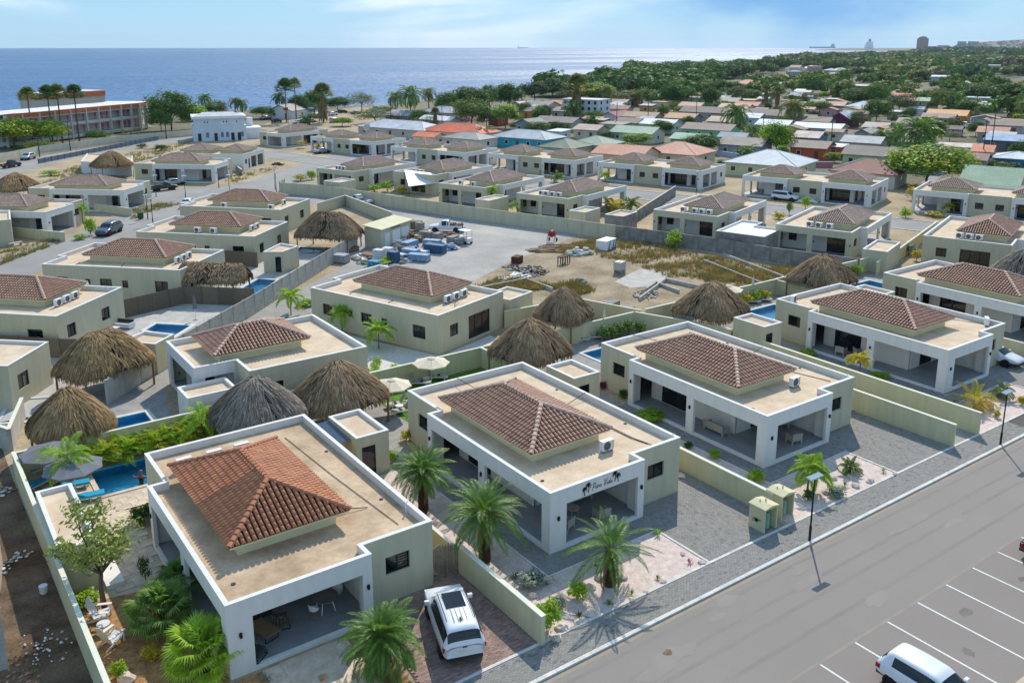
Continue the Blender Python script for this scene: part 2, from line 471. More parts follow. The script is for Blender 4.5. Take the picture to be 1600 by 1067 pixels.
def window(parent, p0, p1, u0, u1, z0, z1, kind='win', rec=.10):
 """a framed opening with glass panes; kind: win / louvre / slide / door"""
 P0, P1 = Vector(p0), Vector(p1); e = (P1-P0).normalized(); nn = Vector((-e.y, e.x))
 w = round(u1-u0, 3); h = round(z1-z0, 3)
 key = (w, h, kind)
 n = {'win': 2, 'louvre': 2, 'slide': max(2, int(w/.95)), 'door': 1}[kind]
 if key not in _winmesh:
  fr = NB(FRAME); t = .05; g = .004
  fr.box(g, w-g, 0, .07, g, t); fr.box(g, w-g, 0, .07, h-t, h-g)
  fr.box(g, t, .001, .069, t, h-t); fr.box(w-t, w-g, .001, .069, t, h-t)
  for i in range(1, n):
   x = w*i/n; fr.box(x-.03, x+.03, .002, .068, t, h-t)
  if kind == 'louvre':
   k = int(h/.14)
   for j in range(k):
    z = t + (h-2*t)*(j+.5)/k
    fr.add([(w/2+.04, -.01, z-.02), (w-t, -.01, z-.02), (w-t, .05, z+.03), (w/2+.04, .05, z+.03)], [(0,1,2,3)])
  if kind in ('slide', 'door'):
   fr.box(w/n-.10, w/n-.075, -.03, -.002, h*.42, h*.56)
  fm = fr.mesh('frame')
  pn = NB(GLASS); pw = (w-2*t)/n
  pn.box(0, pw-.065 if n > 1 else pw, .03, .05, 0, h-2*t)
  _winmesh[key] = (fm, pn.mesh('pane'), pw)
 fm, pm, pw = _winmesh[key]
 o = P0+e*u0+nn*rec
 f = ob({'win': 'window', 'louvre': 'louvre_window', 'slide': 'sliding_door', 'door': 'door'}[kind], fm, parent, (o.x, o.y, z0), math.atan2(e.y, e.x))
 for i in range(n):
  ob('pane', pm, f, (.05+pw*i+(.0325 if n > 1 else 0), 0, .05))
 return f
TILE_P, TILE_L = .275, .345
def tile_geo(k=5):
 vs_ = []; fs_ = []
 for (y, r, z) in ((-.03, .102, .045), (TILE_L+.03, .085, .005)):
  for j in range(k+1):
   a = PI*j/k
   vs_.append((COS(a)*r, y, z+SIN(a)*r*1.0))
 for j in range(k): fs_.append((j, j+1+0, k+1+j+1, k+1+j)[::-1])
 b = len(vs_)
 for j in range(k+1):
  a = PI*j/k
  vs_.append((COS(a)*.082, -.03, .035+SIN(a)*.08))
 for j in range(k): fs_.append((j, j+1, b+j+1, b+j))
 return vs_, fs_
_TG = tile_geo()
def hip_planes(rect, z0, z1):
 x0, x1, y0, y1 = rect; w, d = x1-x0, y1-y0
 r = min(w, d)/2; rise = z1-z0; sl = math.hypot(r, rise)
 cs = r/sl
 out = []
 for (o, u, L_) in (((x0,y0), (1,0), w), ((x1,y0), (0,1), d), ((x1,y1), (-1,0), w), ((x0,y1), (0,-1), d)):
  U = Vector((u[0], u[1], 0)); inn = Vector((-u[1], u[0], 0))
  S = (inn*r + Vector((0,0,rise))).normalized()
  out.append((Vector((o[0], o[1], z0)), U, S, U.cross(S), L_, sl, cs))
 if w < d: ra, rb = Vector((x0+r, y0+r, z1)), Vector((x0+r, y1-r, z1))
 else: ra, rb = Vector((x0+r, y0+r, z1)), Vector((x1-r, y0+r, z1))
 if w < d: hips = [((x0,y0), ra), ((x1,y0), ra), ((x1,y1), rb), ((x0,y1), rb)]
 else: hips = [((x0,y0), ra), ((x1,y0), rb), ((x1,y1), rb), ((x0,y1), ra)]
 return out, (ra, rb), hips
def cap_line(a, b, step=.36):
 a, b = Vector(a), Vector(b); n = max(1, int(round((b-a).length/step))); d = (b-a)/n
 D = d.normalized(); U = D.cross(Vector((0,0,1)))
 U = U.normalized() if U.length > 1e-6 else Vector((1,0,0)); N = U.cross(D)
 return [Matrix((( U.x, D.x, N.x, (a+d*i).x), (U.y, D.y, N.y, (a+d*i).y), (U.z, D.z, N.z, (a+d*i).z), (0,0,0,1))) for i in range(n)], d.length
def cap_geo(l, k=5):
 vs_ = []; fs_ = []
 for (y, r, z) in ((-.03, .15, .05), (l+.02, .125, .02)):
  for j in range(k+1):
   a = PI*(j/k*1.1-.05); vs_.append((COS(a)*r, y, z+SIN(a)*r*.85))
 for j in range(k): fs_.append((j, j+1, k+2+j, k+1+j)[::-1])
 b = len(vs_)
 for j in range(k+1):
  a = PI*(j/k*1.1-.05); vs_.append((COS(a)*.12, -.03, .05+SIN(a)*.1))
 for j in range(k): fs_.append((j, j+1, b+j+1, b+j))
 return vs_, fs_
def hip_roof(parent, rect, z0, z1, tm, rm, view=None, keep=300, tm_mesh=None):
 planes, ridge, hips = hip_planes(rect, z0, z1)
 mats = []
 for (O, U, S, N, L_, sl, cs) in planes:
  rows = int(sl/TILE_L)+1
  for i in range(rows):
   b = i*TILE_L
   if b > sl-.12: break
   lo = (b+TILE_L*.5)*cs; hi = L_-lo
   n = int(L_/TILE_P)
   for j in range(n):
    a = (j+.5)*L_/n
    if a < lo-.1 or a > hi+.1: continue
    p = O+U*a+S*b
    jit = random.uniform(-.006, .006)
    mats.append(Matrix(((U.x,S.x,N.x,p.x+jit),(U.y,S.y,N.y,p.y),(U.z,S.z,N.z,p.z+abs(jit)),(0,0,0,1))))
 if view is not None:
  mats.sort(key=lambda M: (M.translation-view).length)
  mt = NB(tm); mt.add(*_TG); tme = mt.mesh('tile'); tme.polygons.foreach_set('use_smooth', [True]*len(tme.polygons))
  for M in mats[:keep]:
   o = ob('tile', tme, parent); o.matrix_local = M
  mats = mats[keep:]
 mb = NB(tm)
 for M in mats: mb.add([M @ Vector(v) for v in _TG[0]], _TG[1])
 o = mb.build('roof_tiles', None, parent); o['kind'] = 'stuff'
 un = NB(TILE_UND_SHADE)
 x0, x1, y0, y1 = rect
 ra, rb = ridge
 for (O, U, S, N, L_, sl, cs) in planes:
  p = [O, O+U*L_]
  q1 = O+U*(L_-sl*cs)+S*sl; q0 = O+U*(sl*cs)+S*sl
  un.face(*(p+([q1, q0] if (q1-q0).length > .01 else [q1])))
 un.build('roof_underlay', None, parent)
 cb = NB(rm); ncap = 0
 lines = [(ra, rb)] if (rb-ra).length > .05 else []
 lines += [((h[0][0], h[0][1], z0+.06), h[1]+Vector((0,0,.04))) for h in hips]
 for a, b in lines:
  Ms, l = cap_line(a, b)
  vg, fg = cap_geo(l)
  if view is not None:
   m1 = NB(rm); m1.add(vg, fg); me = m1.mesh('ridge_tile')
   for M in Ms:
    oo = ob('ridge_tile', me, parent); oo.matrix_local = M
  else:
   for M in Ms: cb.add([M @ Vector(v) for v in vg], fg)
 if view is None: cb.build('ridge_caps', None, parent)
 ev = NB(CREAM)
 ev.box(x0+.06, x1-.06, y0+.06, y1-.06, z0-.13, z0-.015)
 ev.build('eaves', None, parent)
 rb_ = NB(CREAM)
 rb_.box(x0+.55, x1-.55, y0+.55, y1-.55, 3.195, z0-.125, bottom=False)
 rb_.build('raised_box', None, parent)
_acm = []
def ac_unit(parent, x, y, rz, z=3.205):
 if not _acm:
  b = NB(WPLAST); b.box(-.43, .43, -.16, .16, .10, .72)
  b.use(BLACK); b.box(-.36, -.30, -.14, .14, 0, .10); b.box(.30, .36, -.14, .14, 0, .10)
  b.use(mat('ac_side_grey', 'b9bab8')); b.box(.28, .42, -.168, -.16, .14, .68)
  g = NB(mat('ac_grille', '77797b', .1, 3, .6))
  g.lathe([(.0, .0), (.27, .0), (.27, .02)], 14, M=MT((-.09, -.165, .41)) @ MR(PI/2, 4, 'X'))
  g.use(BLACK)
  for r in (.08, .16, .24):
   g.lathe([(r, .021), (r+.025, .021)], 14, M=MT((-.09, -.166, .41)) @ MR(PI/2, 4, 'X'))
  _acm.extend([b.mesh('air_conditioner'), g.mesh('fan_grille')])
 o = ob('air_conditioner', _acm[0], parent, (x, y, z), rz)
 ob('fan_grille', _acm[1], o)
 return o
_lamp = []
def wall_lamp(parent, p, nrm):
 if not _lamp:
  m = NB(BLACK); m.box(-.05, .05, -.10, 0, -.12, .12); m.box(-.07, .07, -.02, .0, -.06, .06)
  _lamp.append(m.mesh('wall_lamp'))
 return ob('wall_lamp', _lamp[0], parent, p, math.atan2(nrm[1], nrm[0])+PI/2)
def villa(label, outline, edges, inner=(), roofs=(), tm=None, rm=None, name='villa', view=None, th=.2, loc=(0,0,0), rz=0, group='cream and sage villas with flat roofs and hipped tile caps',
   zr=(4.0, 5.3), top=3.6, roofm=None, cat='villa', floor=None, lamps=()):
 """outline: CCW plan; edges[i] = (material, [voids (u0,u1)], [windows (u0,u1,z0,z1,kind)])"""
 root = thing(name, label, cat, loc, rz, group)
 inset = offset_poly(outline, th)
 byM = {}
 n = len(outline)
 for i in range(n):
  m, voids, wins = edges[i]
  mb = byM.setdefault(i, (NB(m), m))[0]
  p0, p1 = outline[i], outline[(i+1) % n]
  ops = [(a, b, .22, 2.7) for a, b in voids] + [tuple(w[:4]) for w in wins]
  wall_run(mb, p0, p1, inset[i], inset[(i+1) % n], 0.0, top, ops)
  for w in wins: window(root, p0, p1, *w)
 for nm, (mb, m) in byM.items():
  mb.build('portico' if m is WHITE else 'wall', None, root)
 fl = NB(floor or FLOORT); fl.poly(offset_poly(outline, .03), 0.0, .205); fl.build('floor_slab', None, root)
 big = offset_poly(outline, th*.6)
 ce = NB(WHITE); ce.face(*[(p[0], p[1], 2.93) for p in big[::-1]]); ce.build('ceiling', None, root)
 rf = NB(roofm or ROOF); rf.face(*[(p[0], p[1], 3.2) for p in big]); rf.build('flat_roof', None, root)
 co = NB(WHITE); oo = offset_poly(outline, -.015); ii = offset_poly(outline, th+.015)
 for i in range(n):
  a, b, c, d = oo[i], oo[(i+1) % n], ii[(i+1) % n], ii[i]
  co.face((*a, top+.03), (*b, top+.03), (*c, top+.03), (*d, top+.03))
  co.face((*a, top-.02), (*b, top-.02), (*b, top+.03), (*a, top+.03))
  co.face((*c, top-.02), (*d, top-.02), (*d, top+.03), (*c, top+.03))
 jj = offset_poly(outline, th+.004)
 for i in range(n):
  c, d = jj[(i+1) % n], jj[i]
  co.face((*c, 3.19), (*d, 3.19), (*d, top-.01), (*c, top-.01))
 co.build('parapet_coping', None, root)
 if inner:
  for (p0, p1, wins) in inner:
   iw = NB(WHITE)
   P0, P1 = Vector(p0), Vector(p1); e = (P1-P0).normalized(); nn = Vector((-e.y, e.x))*.15
   i0 = (P0+nn); i1 = (P1+nn)
   wall_run(iw, p0, p1, (i0.x, i0.y), (i1.x, i1.y), .2, 2.935, [tuple(w[:4]) for w in wins])
   for w in wins: window(root, p0, p1, *w, rec=.05)
   iw.build('inner_wall', None, root)
 for (p, nr) in lamps: wall_lamp(root, p, nr)
 for r in roofs: hip_roof(root, r, zr[0], zr[1], tm or TILE_B, rm or RIDGE_B, view)
 return root
T1 = [(0,0), (6.83,0), (6.83,.93), (10.63,.93), (10.63,17.05), (.87,17.05), (.87,12.87), (0,12.87)]
def t1_edges(back='win', left2=True):
 bw = {'win': [(1.6, 2.8, 1.2, 2.3, 'win'), (4.3, 7.6, .22, 2.45, 'slide')],
   'long': [(1.3, 2.5, 1.3, 2.4, 'win'), (4.4, 4.75, 1.4, 1.6, 'win'), (5.2, 8.9, .22, 2.5, 'slide')],
   'two': [(1.2, 2.4, 1.2, 2.4, 'louvre'), (6.2, 7.5, 1.2, 2.4, 'louvre')],
   'patio': []}[back]
 bv = [(.7, 4.2), (4.9, 9.1)] if back == 'patio' else []
 return [
  (WHITE, [(1.13, 6.35)], []),
  (WHITE, [], []),
  (GREEN, [], [(1.17, 2.49, 1.54, 2.49, 'louvre')]),
  (GREEN, [], [(1.6, 2.9, 1.2, 2.3, 'win'), (5.0, 5.6, 1.6, 2.2, 'win'), (6.7, 8.1, 1.1, 2.3, 'win'), (9.3, 10.0, 1.4, 2.2, 'win'), (13.1, 14.6, 1.1, 2.3, 'win')]),
  (GREEN, bv, bw),
  (GREEN, [], [(1.45, 2.8, 1.5, 2.48, 'win')]),
  (WHITE, [], []),
  (WHITE, [(.50, 5.93), (6.6, 12.13)], []),
 ]
T1_IN = [((2.2, 12.6), (2.2, 4.35), [(1.1, 3.75, .22, 2.6, 'slide')]),
   ((2.36, 4.35), (6.83, 4.35), [(1.5, 3.4, .22, 2.55, 'slide')]),
   ((6.83, 4.35), (6.83, 1.2), [])]
T1_BACK = [((10.4, 14.6), (1.1, 14.6), [(5.9, 8.6, .22, 2.5, 'slide'), (.8, 1.9, 1.2, 2.2, 'win')])]
T1_ROOF = (1.4, 7.5, 3.6, 13.7)
T1_LAMPS = [((.56, 0, 2.0), (0,-1)), ((6.6, 0, 2.0), (0,-1)), ((0, 6.6, 2.0), (-1,0)), ((0, 12.6, 2.0), (-1,0))]
def sheet(name, outer, z, m, holes=(), kind='structure', parent=None):
 holes = list(holes) or [q for q in POOLQ if all(inside(p, outer) for p in q)]
 bm = bmesh.new(); edges = []
 for loop in [outer]+list(holes):
  vs_ = [bm.verts.new((p[0], p[1], z)) for p in loop]
  for i in range(len(vs_)): edges.append(bm.edges.new((vs_[i], vs_[(i+1) % len(vs_)])))
 bmesh.ops.triangle_fill(bm, use_beauty=True, use_dissolve=False, edges=edges)
 for f in bm.faces:
  f.normal_update()
  if f.normal.z < 0: f.normal_flip()
 me = bpy.data.meshes.new(name); bm.to_mesh(me); bm.free(); me.materials.append(m)
 o = ob(name, me, parent)
 if parent is None: o['kind'] = kind
 return o
def pavers(name, poly, z, m, a=0, w=.2, d=.1, gap=.008, parent=None, indiv=None, dark=None, keep=300, h=.03):
 """laid pavers, each its own block with recessed joints (basket pattern in running bond)"""
 ca, sa = COS(a), SIN(a)
 loc = [(p[0]*ca+p[1]*sa, -p[0]*sa+p[1]*ca) for p in poly]
 x0 = min(p[0] for p in loc); x1 = max(p[0] for p in loc); y0 = min(p[1] for p in loc); y1 = max(p[1] for p in loc)
 cells = []
 j = 0; y = y0
 while y < y1:
  x = x0-(w/2 if j % 2 else 0)
  while x < x1:
   if inside((x+w/2, y+d/2), loc): cells.append((x, y))
   x += w
  y += d; j += 1
 mb = NB(m)
 def place(x, y):
  cx, cy = x+w/2, y+d/2
  return Vector((cx*ca-cy*sa, cx*sa+cy*ca, z))
 if indiv is not None:
  cells.sort(key=lambda q: (place(*q)-indiv).length)
  one = NB(m); e = gap/2
  one.box(-w/2+e, w/2-e, -d/2+e, d/2-e, 0, h, bottom=False)
  me = one.mesh(name)
  for c_ in cells[:keep]:
   p = place(*c_)
   ob(name, me, parent, (p.x, p.y, p.z+random.uniform(-.003, .003)), a)
  cells = cells[keep:]
 for (x, y) in cells:
  e = gap/2; t = h+random.uniform(-.003, .003)
  if dark: mb.use(dark if random.random() < .06 else m)
  q = [(x+e, y+e), (x+w-e, y+e), (x+w-e, y+d-e), (x+e, y+d-e)]
  q = [(p[0]*ca-p[1]*sa, p[0]*sa+p[1]*ca) for p in q]
  mb.add([(p[0], p[1], z) for p in q]+[(p[0], p[1], z+t) for p in q], [(4,5,6,7),(0,1,5,4),(1,2,6,5),(2,3,7,6),(3,0,4,7)])
 if mb.f:
  o = mb.build(name+'s', None, parent); o['kind'] = 'stuff'
 return len(cells)
def water_mat(name, tint, bump=.15, sc=3.0):
 m = bpy.data.materials.new(name); m.use_nodes = True; nt = m.node_tree; nt.nodes.clear()
 out = nt.nodes.new('ShaderNodeOutputMaterial'); tr = nt.nodes.new('ShaderNodeBsdfTransparent'); gl = nt.nodes.new('ShaderNodeBsdfGlossy')
 tr.inputs[0].default_value = (*tint, 1); gl.inputs['Roughness'].default_value = .03
 fr = nt.nodes.new('ShaderNodeFresnel'); fr.inputs[0].default_value = 1.33
 mx = nt.nodes.new('ShaderNodeMixShader'); tc = nt.nodes.new('ShaderNodeTexCoord')
 no = nt.nodes.new('ShaderNodeTexNoise'); no.inputs['Scale'].default_value = sc; no.inputs['Detail'].default_value = 3
 bp = nt.nodes.new('ShaderNodeBump'); bp.inputs['Strength'].default_value = bump; bp.inputs['Distance'].default_value = .1
 l = nt.links.new
 l(tc.outputs['Object'], no.inputs[0]); l(no.outputs[0], bp.inputs['Height']); l(bp.outputs[0], gl.inputs['Normal']); l(bp.outputs[0], fr.inputs['Normal'])
 l(fr.outputs[0], mx.inputs[0]); l(tr.outputs[0], mx.inputs[1]); l(gl.outputs[0], mx.inputs[2]); l(mx.outputs[0], out.inputs[0])
 return m
POOLW = water_mat('pool_water', (.62, .94, 1.0))
def rect4(c, w, l, a):
 ca, sa = COS(a), SIN(a)
 return [(c[0]+x*ca-y*sa, c[1]+x*sa+y*ca) for x, y in ((-w/2,-l/2),(w/2,-l/2),(w/2,l/2),(-w/2,l/2))]
HOLES = []
def pool(label, q, cop=.35, pale=False, steps=None, copm=None):
 """q: four corners (CCW) of the water"""
 if sum(q[i][0]*q[(i+1) % 4][1]-q[(i+1) % 4][0]*q[i][1] for i in range(4)) < 0: q = q[::-1]
 HOLES.append(q)
 cx = sum(p[0] for p in q)/4; cy = sum(p[1] for p in q)/4
 root = thing('swimming_pool', label, 'swimming pool', (cx, cy, 0), 0, 'backyard pools')
 q = [(p[0]-cx, p[1]-cy) for p in q]
 b = NB(POOLPALE if pale else POOLTILE); dp = -.55
 b.face(*[(p[0], p[1], dp) for p in q])
 for i in range(4):
  a, c = q[i], q[(i+1) % 4]
  b.face((c[0],c[1],dp),(a[0],a[1],dp),(a[0],a[1],.06),(c[0],c[1],.06))
 if steps is not None:
  A, B = Vector(q[steps]), Vector(q[(steps+1) % 4]); N = Vector((-(B-A).y, (B-A).x)).normalized()
  for k in range(3):
   p = [A+N*.02+(B-A)*.25, A+N*.02+(B-A)*.75, A+N*(.35+.32*k)+(B-A)*.75, A+N*(.35+.32*k)+(B-A)*.25]
   b.use(POOLPALE); b.poly([(v.x, v.y) for v in p], dp, -.2-.1*k)
 b.build('basin', None, root)
 w = NB(POOLW); w.face(*[(p[0], p[1], -.06) for p in q]); w.build('water', None, root)
 co = NB(copm or TRAV); oq = offset_poly(q, -cop)
 for i in range(4):
  a, c, d, e = oq[i], oq[(i+1) % 4], q[(i+1) % 4], q[i]
  co.face((*a,.07),(*c,.07),(*d,.07),(*e,.07)); co.face((*a,.0),(*c,.0),(*c,.07),(*a,.07))
 co.build('coping', None, root)
 return root
def bwall(label, pts, h, m=None, t=.16, posts=0, name='boundary_wall', cap=True, group='garden walls between the villas', panel=False, z0=0.0):
 """a wall along a polyline; panel=True builds each precast panel and post as its own part"""
 m = m or GREENWALL
 a0 = pts[0]
 root = thing(name, label, 'wall', (a0[0], a0[1], 0), 0, group)
 P = [(p[0]-a0[0], p[1]-a0[1]) for p in pts]
 if not panel:
  mb = NB(m)
  for i in range(len(P)-1): mb.beam(P[i], P[i+1], t, h, z0, ext=(t/2-.001*i))
  mb.build('wall_body', None, root)
  if cap:
   cb = NB(mat('wall_cap_paint', 'd8d7c2', .06, 1, .8))
   for i in range(len(P)-1): cb.beam(P[i], P[i+1], t+.05, .05, z0+h+.001*i, ext=t/2+.02)
   cb.build('wall_cap', None, root)
 else:
  for i in range(len(P)-1):
   A, B = Vector(P[i]), Vector(P[i+1]); Ln = (B-A).length; n = max(1, round(Ln/posts)); d = (B-A)/n
   mb = NB(m); l = d.length; mb.box(.06, l-.06, -t/2, t/2, 0, h); mb.use(m); me = mb.mesh('wall_panel')
   pb = NB(m); pb.box(-.08, .08, -t/2-.05, t/2+.05, 0, h+.04); pe = pb.mesh('post')
   rz = math.atan2(d.y, d.x)
   for k in range(n):
    p = A+d*k
    ob('wall_panel', me, root, (p.x, p.y, z0), rz)
    ob('post', pe, root, (p.x, p.y, z0), rz)
   ob('post', pe, root, (B.x, B.y, z0), rz)
 return root
def frond_mesh(L_=2.8, pairs=46, leaf=.45, rise=.9, droop=1.2, m=None, wid=.035, vee=.5, seed=0, fwd=.9, rach=.018, start=.12, stem=None):
 rnd = RND(seed)
 mb = NB(m or LEAF)
 N = 14; pts = []; p = Vector((0,0,0)); a = rise
 for i in range(N+1):
  pts.append(p.copy()); a2 = a-droop*(i/N)**1.3
  p = p+Vector((COS(a2), 0, SIN(a2)))*(L_/N)
 def at(s):
  x = s*N; i = min(int(x), N-1); f = x-i; return pts[i].lerp(pts[i+1], f), (pts[i+1]-pts[i]).normalized()
 if stem: mb.use(stem)
 mb.tube(pts[::2], [rach*(1-.8*i/7) for i in range(8)], 3, cap=False)
 mb.use(m or LEAF)
 for i in range(pairs):
  s = start+(1-start)*(i+.5)/pairs
  q, t = at(s); side = Vector((0,1,0)); nrm = t.cross(side)
  nrm = -nrm if nrm.z < 0 else nrm
  ll = leaf*(SIN(PI*min(1, .18+.82*s)**.9)*.75+.3)*(1.0 if s < .85 else (1-s)/.15*.6+.4)
  for sg in (-1, 1):
   d = (side*sg+t*fwd*(.5+s)+nrm*(vee*rnd.uniform(.3, 1))).normalized()
   w = t*wid*.5
   e = q+d*ll; mid = q+d*ll*.5
   e = e-Vector((0,0,1))*ll*.22*rnd.uniform(.5, 1.3)
   mb.face(q-w*.7, mid-w*1.0, e, mid+w*1.0)
 return mb.mesh('frond')
def fan_mesh(R=.75, pet=.9, m=None, seed=0, seg=22, span=2.5, droop=.35):
 rnd = RND(seed)
 mb = NB(m or LEAF)
 mb.tube([(0,0,0), (pet*.5, 0, pet*.22), (pet, 0, pet*.32)], [.02, .016, .012], 3, cap=False)
 o = Vector((pet, 0, pet*.32))
 for i in range(seg):
  a = -span/2*1.15+span*1.15*i/(seg-1)
  r = R*(1-.22*abs(a)/span)*rnd.uniform(.92, 1.05)
  d = Vector((COS(a), SIN(a), .40*COS(a)))
  n = Vector((-SIN(a), COS(a), 0))
  mid = o+d*r*.62; tip = o+d*r-Vector((0,0,1))*r*droop*rnd.uniform(.6, 1.3)
  w = .62*r*span*1.15/(seg-1)*.55
  mb.face(o, mid-n*w, mid+n*w)
  mb.face(mid-n*w, tip, mid+n*w)
 return mb.mesh('frond')
def palm_trunk(h, r0, r1, scale_boots=True, m=None, lean=(0,0), seed=0):
 rnd = RND(seed); mb = NB(m or BARK_P)
 n = 10; pts = [(lean[0]*(i/n)**1.6, lean[1]*(i/n)**1.6, h*i/n-.05*(i == 0)) for i in range(n+1)]
 rs = [r0+(r1-r0)*i/n for i in range(n+1)]
 mb.tube(pts, rs, 9)
 if scale_boots:
  rows = int(h/.11)
  for j in range(rows):
   z = .08+j*.11; f = z/h; r = r0+(r1-r0)*f
   cx, cy = lean[0]*f**1.6, lean[1]*f**1.6
   for k in range(9):
    a = 2*PI*(k+.5*(j % 2))/9+rnd.uniform(-.05, .05)
    c, s_ = COS(a), SIN(a); w = r*.30
    tx, ty = -s_*w, c*w; o1 = r*1.0; o2 = r*1.22
    A = (cx+c*o1+tx, cy+s_*o1+ty, z); B = (cx+c*o1-tx, cy+s_*o1-ty, z)
    T = (cx+c*o2, cy+s_*o2, z+.13); A2 = (cx+c*o2+tx*.6, cy+s_*o2+ty*.6, z+.09); B2 = (cx+c*o2-tx*.6, cy+s_*o2-ty*.6, z+.09)
    mb.face(B, A, A2, T, B2)
    mb.face(A2, T, B2, (cx+c*o1*.9, cy+s_*o1*.9, z+.12))
 return mb.mesh('trunk')
def date_palm(label, loc, h=1.5, n=44, L_=2.6, r=.24, m=None, seed=0, leaf=.42, up=(-.35, 1.35), name='date_palm', group='palms in the front gardens', lean=(0,0), pairs=46, droop=(.9, 1.5), wid=.045, r1=None, boots=True, trunkm=None, fan=False, stem=None, dead=0):
 root = thing(name, label, 'palm', loc, random.uniform(0, 6.28), group)
 rnd = RND(seed)
 ob('trunk', palm_trunk(h, r, r1 or r*.8, boots, trunkm, lean, seed), root)
 if fan: ms = [fan_mesh(L_*.55, L_*.5, m, seed+i) for i in range(3)]
 else: ms = [frond_mesh(L_*k, pairs, leaf, 0, d, m, wid, seed=seed+i, stem=stem) for i, (k, d) in enumerate(((1.0, droop[0]), (.95, (droop[0]+droop[1])/2), (.88, droop[1])))]
 for i in range(n):
  f = (i+.5)/n; el = up[1]+(up[0]-up[1])*f**.85
  az = i*2.39996+rnd.uniform(-.2, .2)
  k = 1.0-.25*(1-f)**2
  o = ob('frond', ms[i % 3], root, (lean[0]+.06*COS(az), lean[1]+.06*SIN(az), h-.05+.12*(1-f)), None, (k*rnd.uniform(.78, 1.1),)*3)
  o.rotation_euler = (rnd.uniform(-.35, .35), -el+rnd.uniform(-.14, .14), az+rnd.uniform(-.15, .15))
 if dead:
  dm = frond_mesh(L_*.8, pairs, leaf*.8, 0, 1.1, LEAF_S, wid, seed=seed+9)
  for i in range(dead):
   o = ob('dead_frond', dm, root, (lean[0], lean[1], h-.12), None, rnd.uniform(.7, 1)); o.rotation_euler = (rnd.uniform(-.4,.4), rnd.uniform(.75, 1.25), i*2.4+rnd.uniform(-.5,.5))
 return root
def crown_from_fronds(n, L_, pairs, leaf, droop, m, up, wid, seed, fan=False, skirt=None):
 rnd = RND(seed); mb = MB()
 ms = [fan_mesh(L_*.5, L_*.5, m, seed+i, 12) if fan else frond_mesh(L_, pairs, leaf, 0, droop*(1+.2*i), m, wid, seed=seed+i) for i in range(3)]
 mb.use(m)
 for i in range(n):
  f = (i+.5)/n; el = up[1]+(up[0]-up[1])*f; az = i*2.39996+rnd.uniform(-.3, .3)
  M = MR(az, 4, 'Z') @ MR(-el, 4, 'Y') @ Matrix.Scale(rnd.uniform(.85, 1.1), 4)
  me = ms[i % 3]
  mb.add([M @ v.co for v in me.vertices], [tuple(p.vertices) for p in me.polygons])
 if skirt:
  mb.use(LEAF_S)
  for i in range(skirt):
   a = rnd.uniform(0, 6.28); z = -rnd.uniform(.2, 1)*L_*1.5; r = L_*.30*rnd.uniform(.6, 1.1)
   x, y = r*COS(a), r*SIN(a)
   mb.face((x*.5, y*.5, z+L_*.5), (x+.12*y, y-.12*x, z+.1), (x*1.05, y*1.05, z-L_*.25), (x-.12*y, y+.12*x, z+.1))
 for me in ms: bpy.data.meshes.remove(me)
 return mb.mesh('crown')
_pc = {}
def far_palm(kind, label, loc, h, s=1.0, group='palms among the houses', lean=0.0, seed=0):
 """coconut / fan / young palm seen from afar: trunk and one crown"""
 if kind not in _pc:
  if kind == 'coconut': _pc[kind] = [crown_from_fronds(24, 4.2, 20, 1.0, 1.6, LEAF_O if k == 2 else LEAF, (-.6, 1.2), .30, 40+k) for k in range(3)]
  elif kind == 'fan': _pc[kind] = [crown_from_fronds(44, 2.5, 0, 0, 0, LEAF_D if k else LEAF_O, (-.5, 1.3), 0, 50+k, True, 0) for k in range(2)]
  elif kind == 'skirt': _pc[kind] = [crown_from_fronds(40, 2.4, 0, 0, 0, LEAF_O, (-.2, 1.3), 0, 60+k, True, 260) for k in range(2)]
  elif kind == 'young': _pc[kind] = [crown_from_fronds(16, 2.0, 20, .6, 1.3, m_, (-.2, 1.25), .16, 70+i) for i, m_ in enumerate((LEAF_L, LEAF_Y, LEAF))]
  elif kind == 'dark': _pc[kind] = [crown_from_fronds(24, 3.9, 18, .95, 1.6, LEAF_D, (-.6, 1.2), .30, 80+k) for k in range(2)]
 ms = _pc[kind]
 root = thing('palm_tree', label, 'palm', loc, seed*1.7, group)
 key = ('t', kind)
 if key not in _pc:
  _pc[key] = palm_trunk(1.0, .05 if kind == 'young' else .035, .03 if kind == 'young' else .022, False, BARK, (0,0))
 ob('trunk', _pc[key], root, (0,0,0), None, (h*.62 if h < 4 else 7, h*.62 if h < 4 else 7, h))
 ob('crown', ms[seed % len(ms)], root, (0,0,h), seed*.9, s)
 return root
def crown_mesh(dims, clumps, per, leaf, m, seed, hollow=.55, flat=1.0, cr=.34, low=-1.0):
 rnd = RND(seed); mb = MB()
 ms = m if isinstance(m, (list, tuple)) else [m]
 for c in range(clumps):
  while True:
   v = Vector((rnd.gauss(0,1), rnd.gauss(0,1), rnd.gauss(0,1))).normalized()
   if v.z > low: break
  v = v*(hollow+(1-hollow)*rnd.random())
  r = cr*rnd.uniform(.7, 1.25)
  mb.use(ms[rnd.randrange(len(ms))])
  for i in range(per):
   d = Vector((rnd.gauss(0,1), rnd.gauss(0,1), rnd.gauss(0,.8))).normalized()*r*rnd.random()**.4
   p = v*(1-r*.6)+d
   P = Vector((p.x*dims[0], p.y*dims[1], p.z*dims[2]))
   nn = (d.normalized()+Vector((rnd.gauss(0,.5), rnd.gauss(0,.5), .45+rnd.gauss(0,.5)))).normalized()
   u = nn.cross(Vector((rnd.gauss(0,1), rnd.gauss(0,1), rnd.gauss(0,1)))).normalized(); w = nn.cross(u)
   s = leaf*rnd.uniform(.6, 1.3)
   mb.face(P-u*s*.5, P-w*s*.28, P+u*s*.5, P+w*s*.28)
 return mb.mesh('crown')
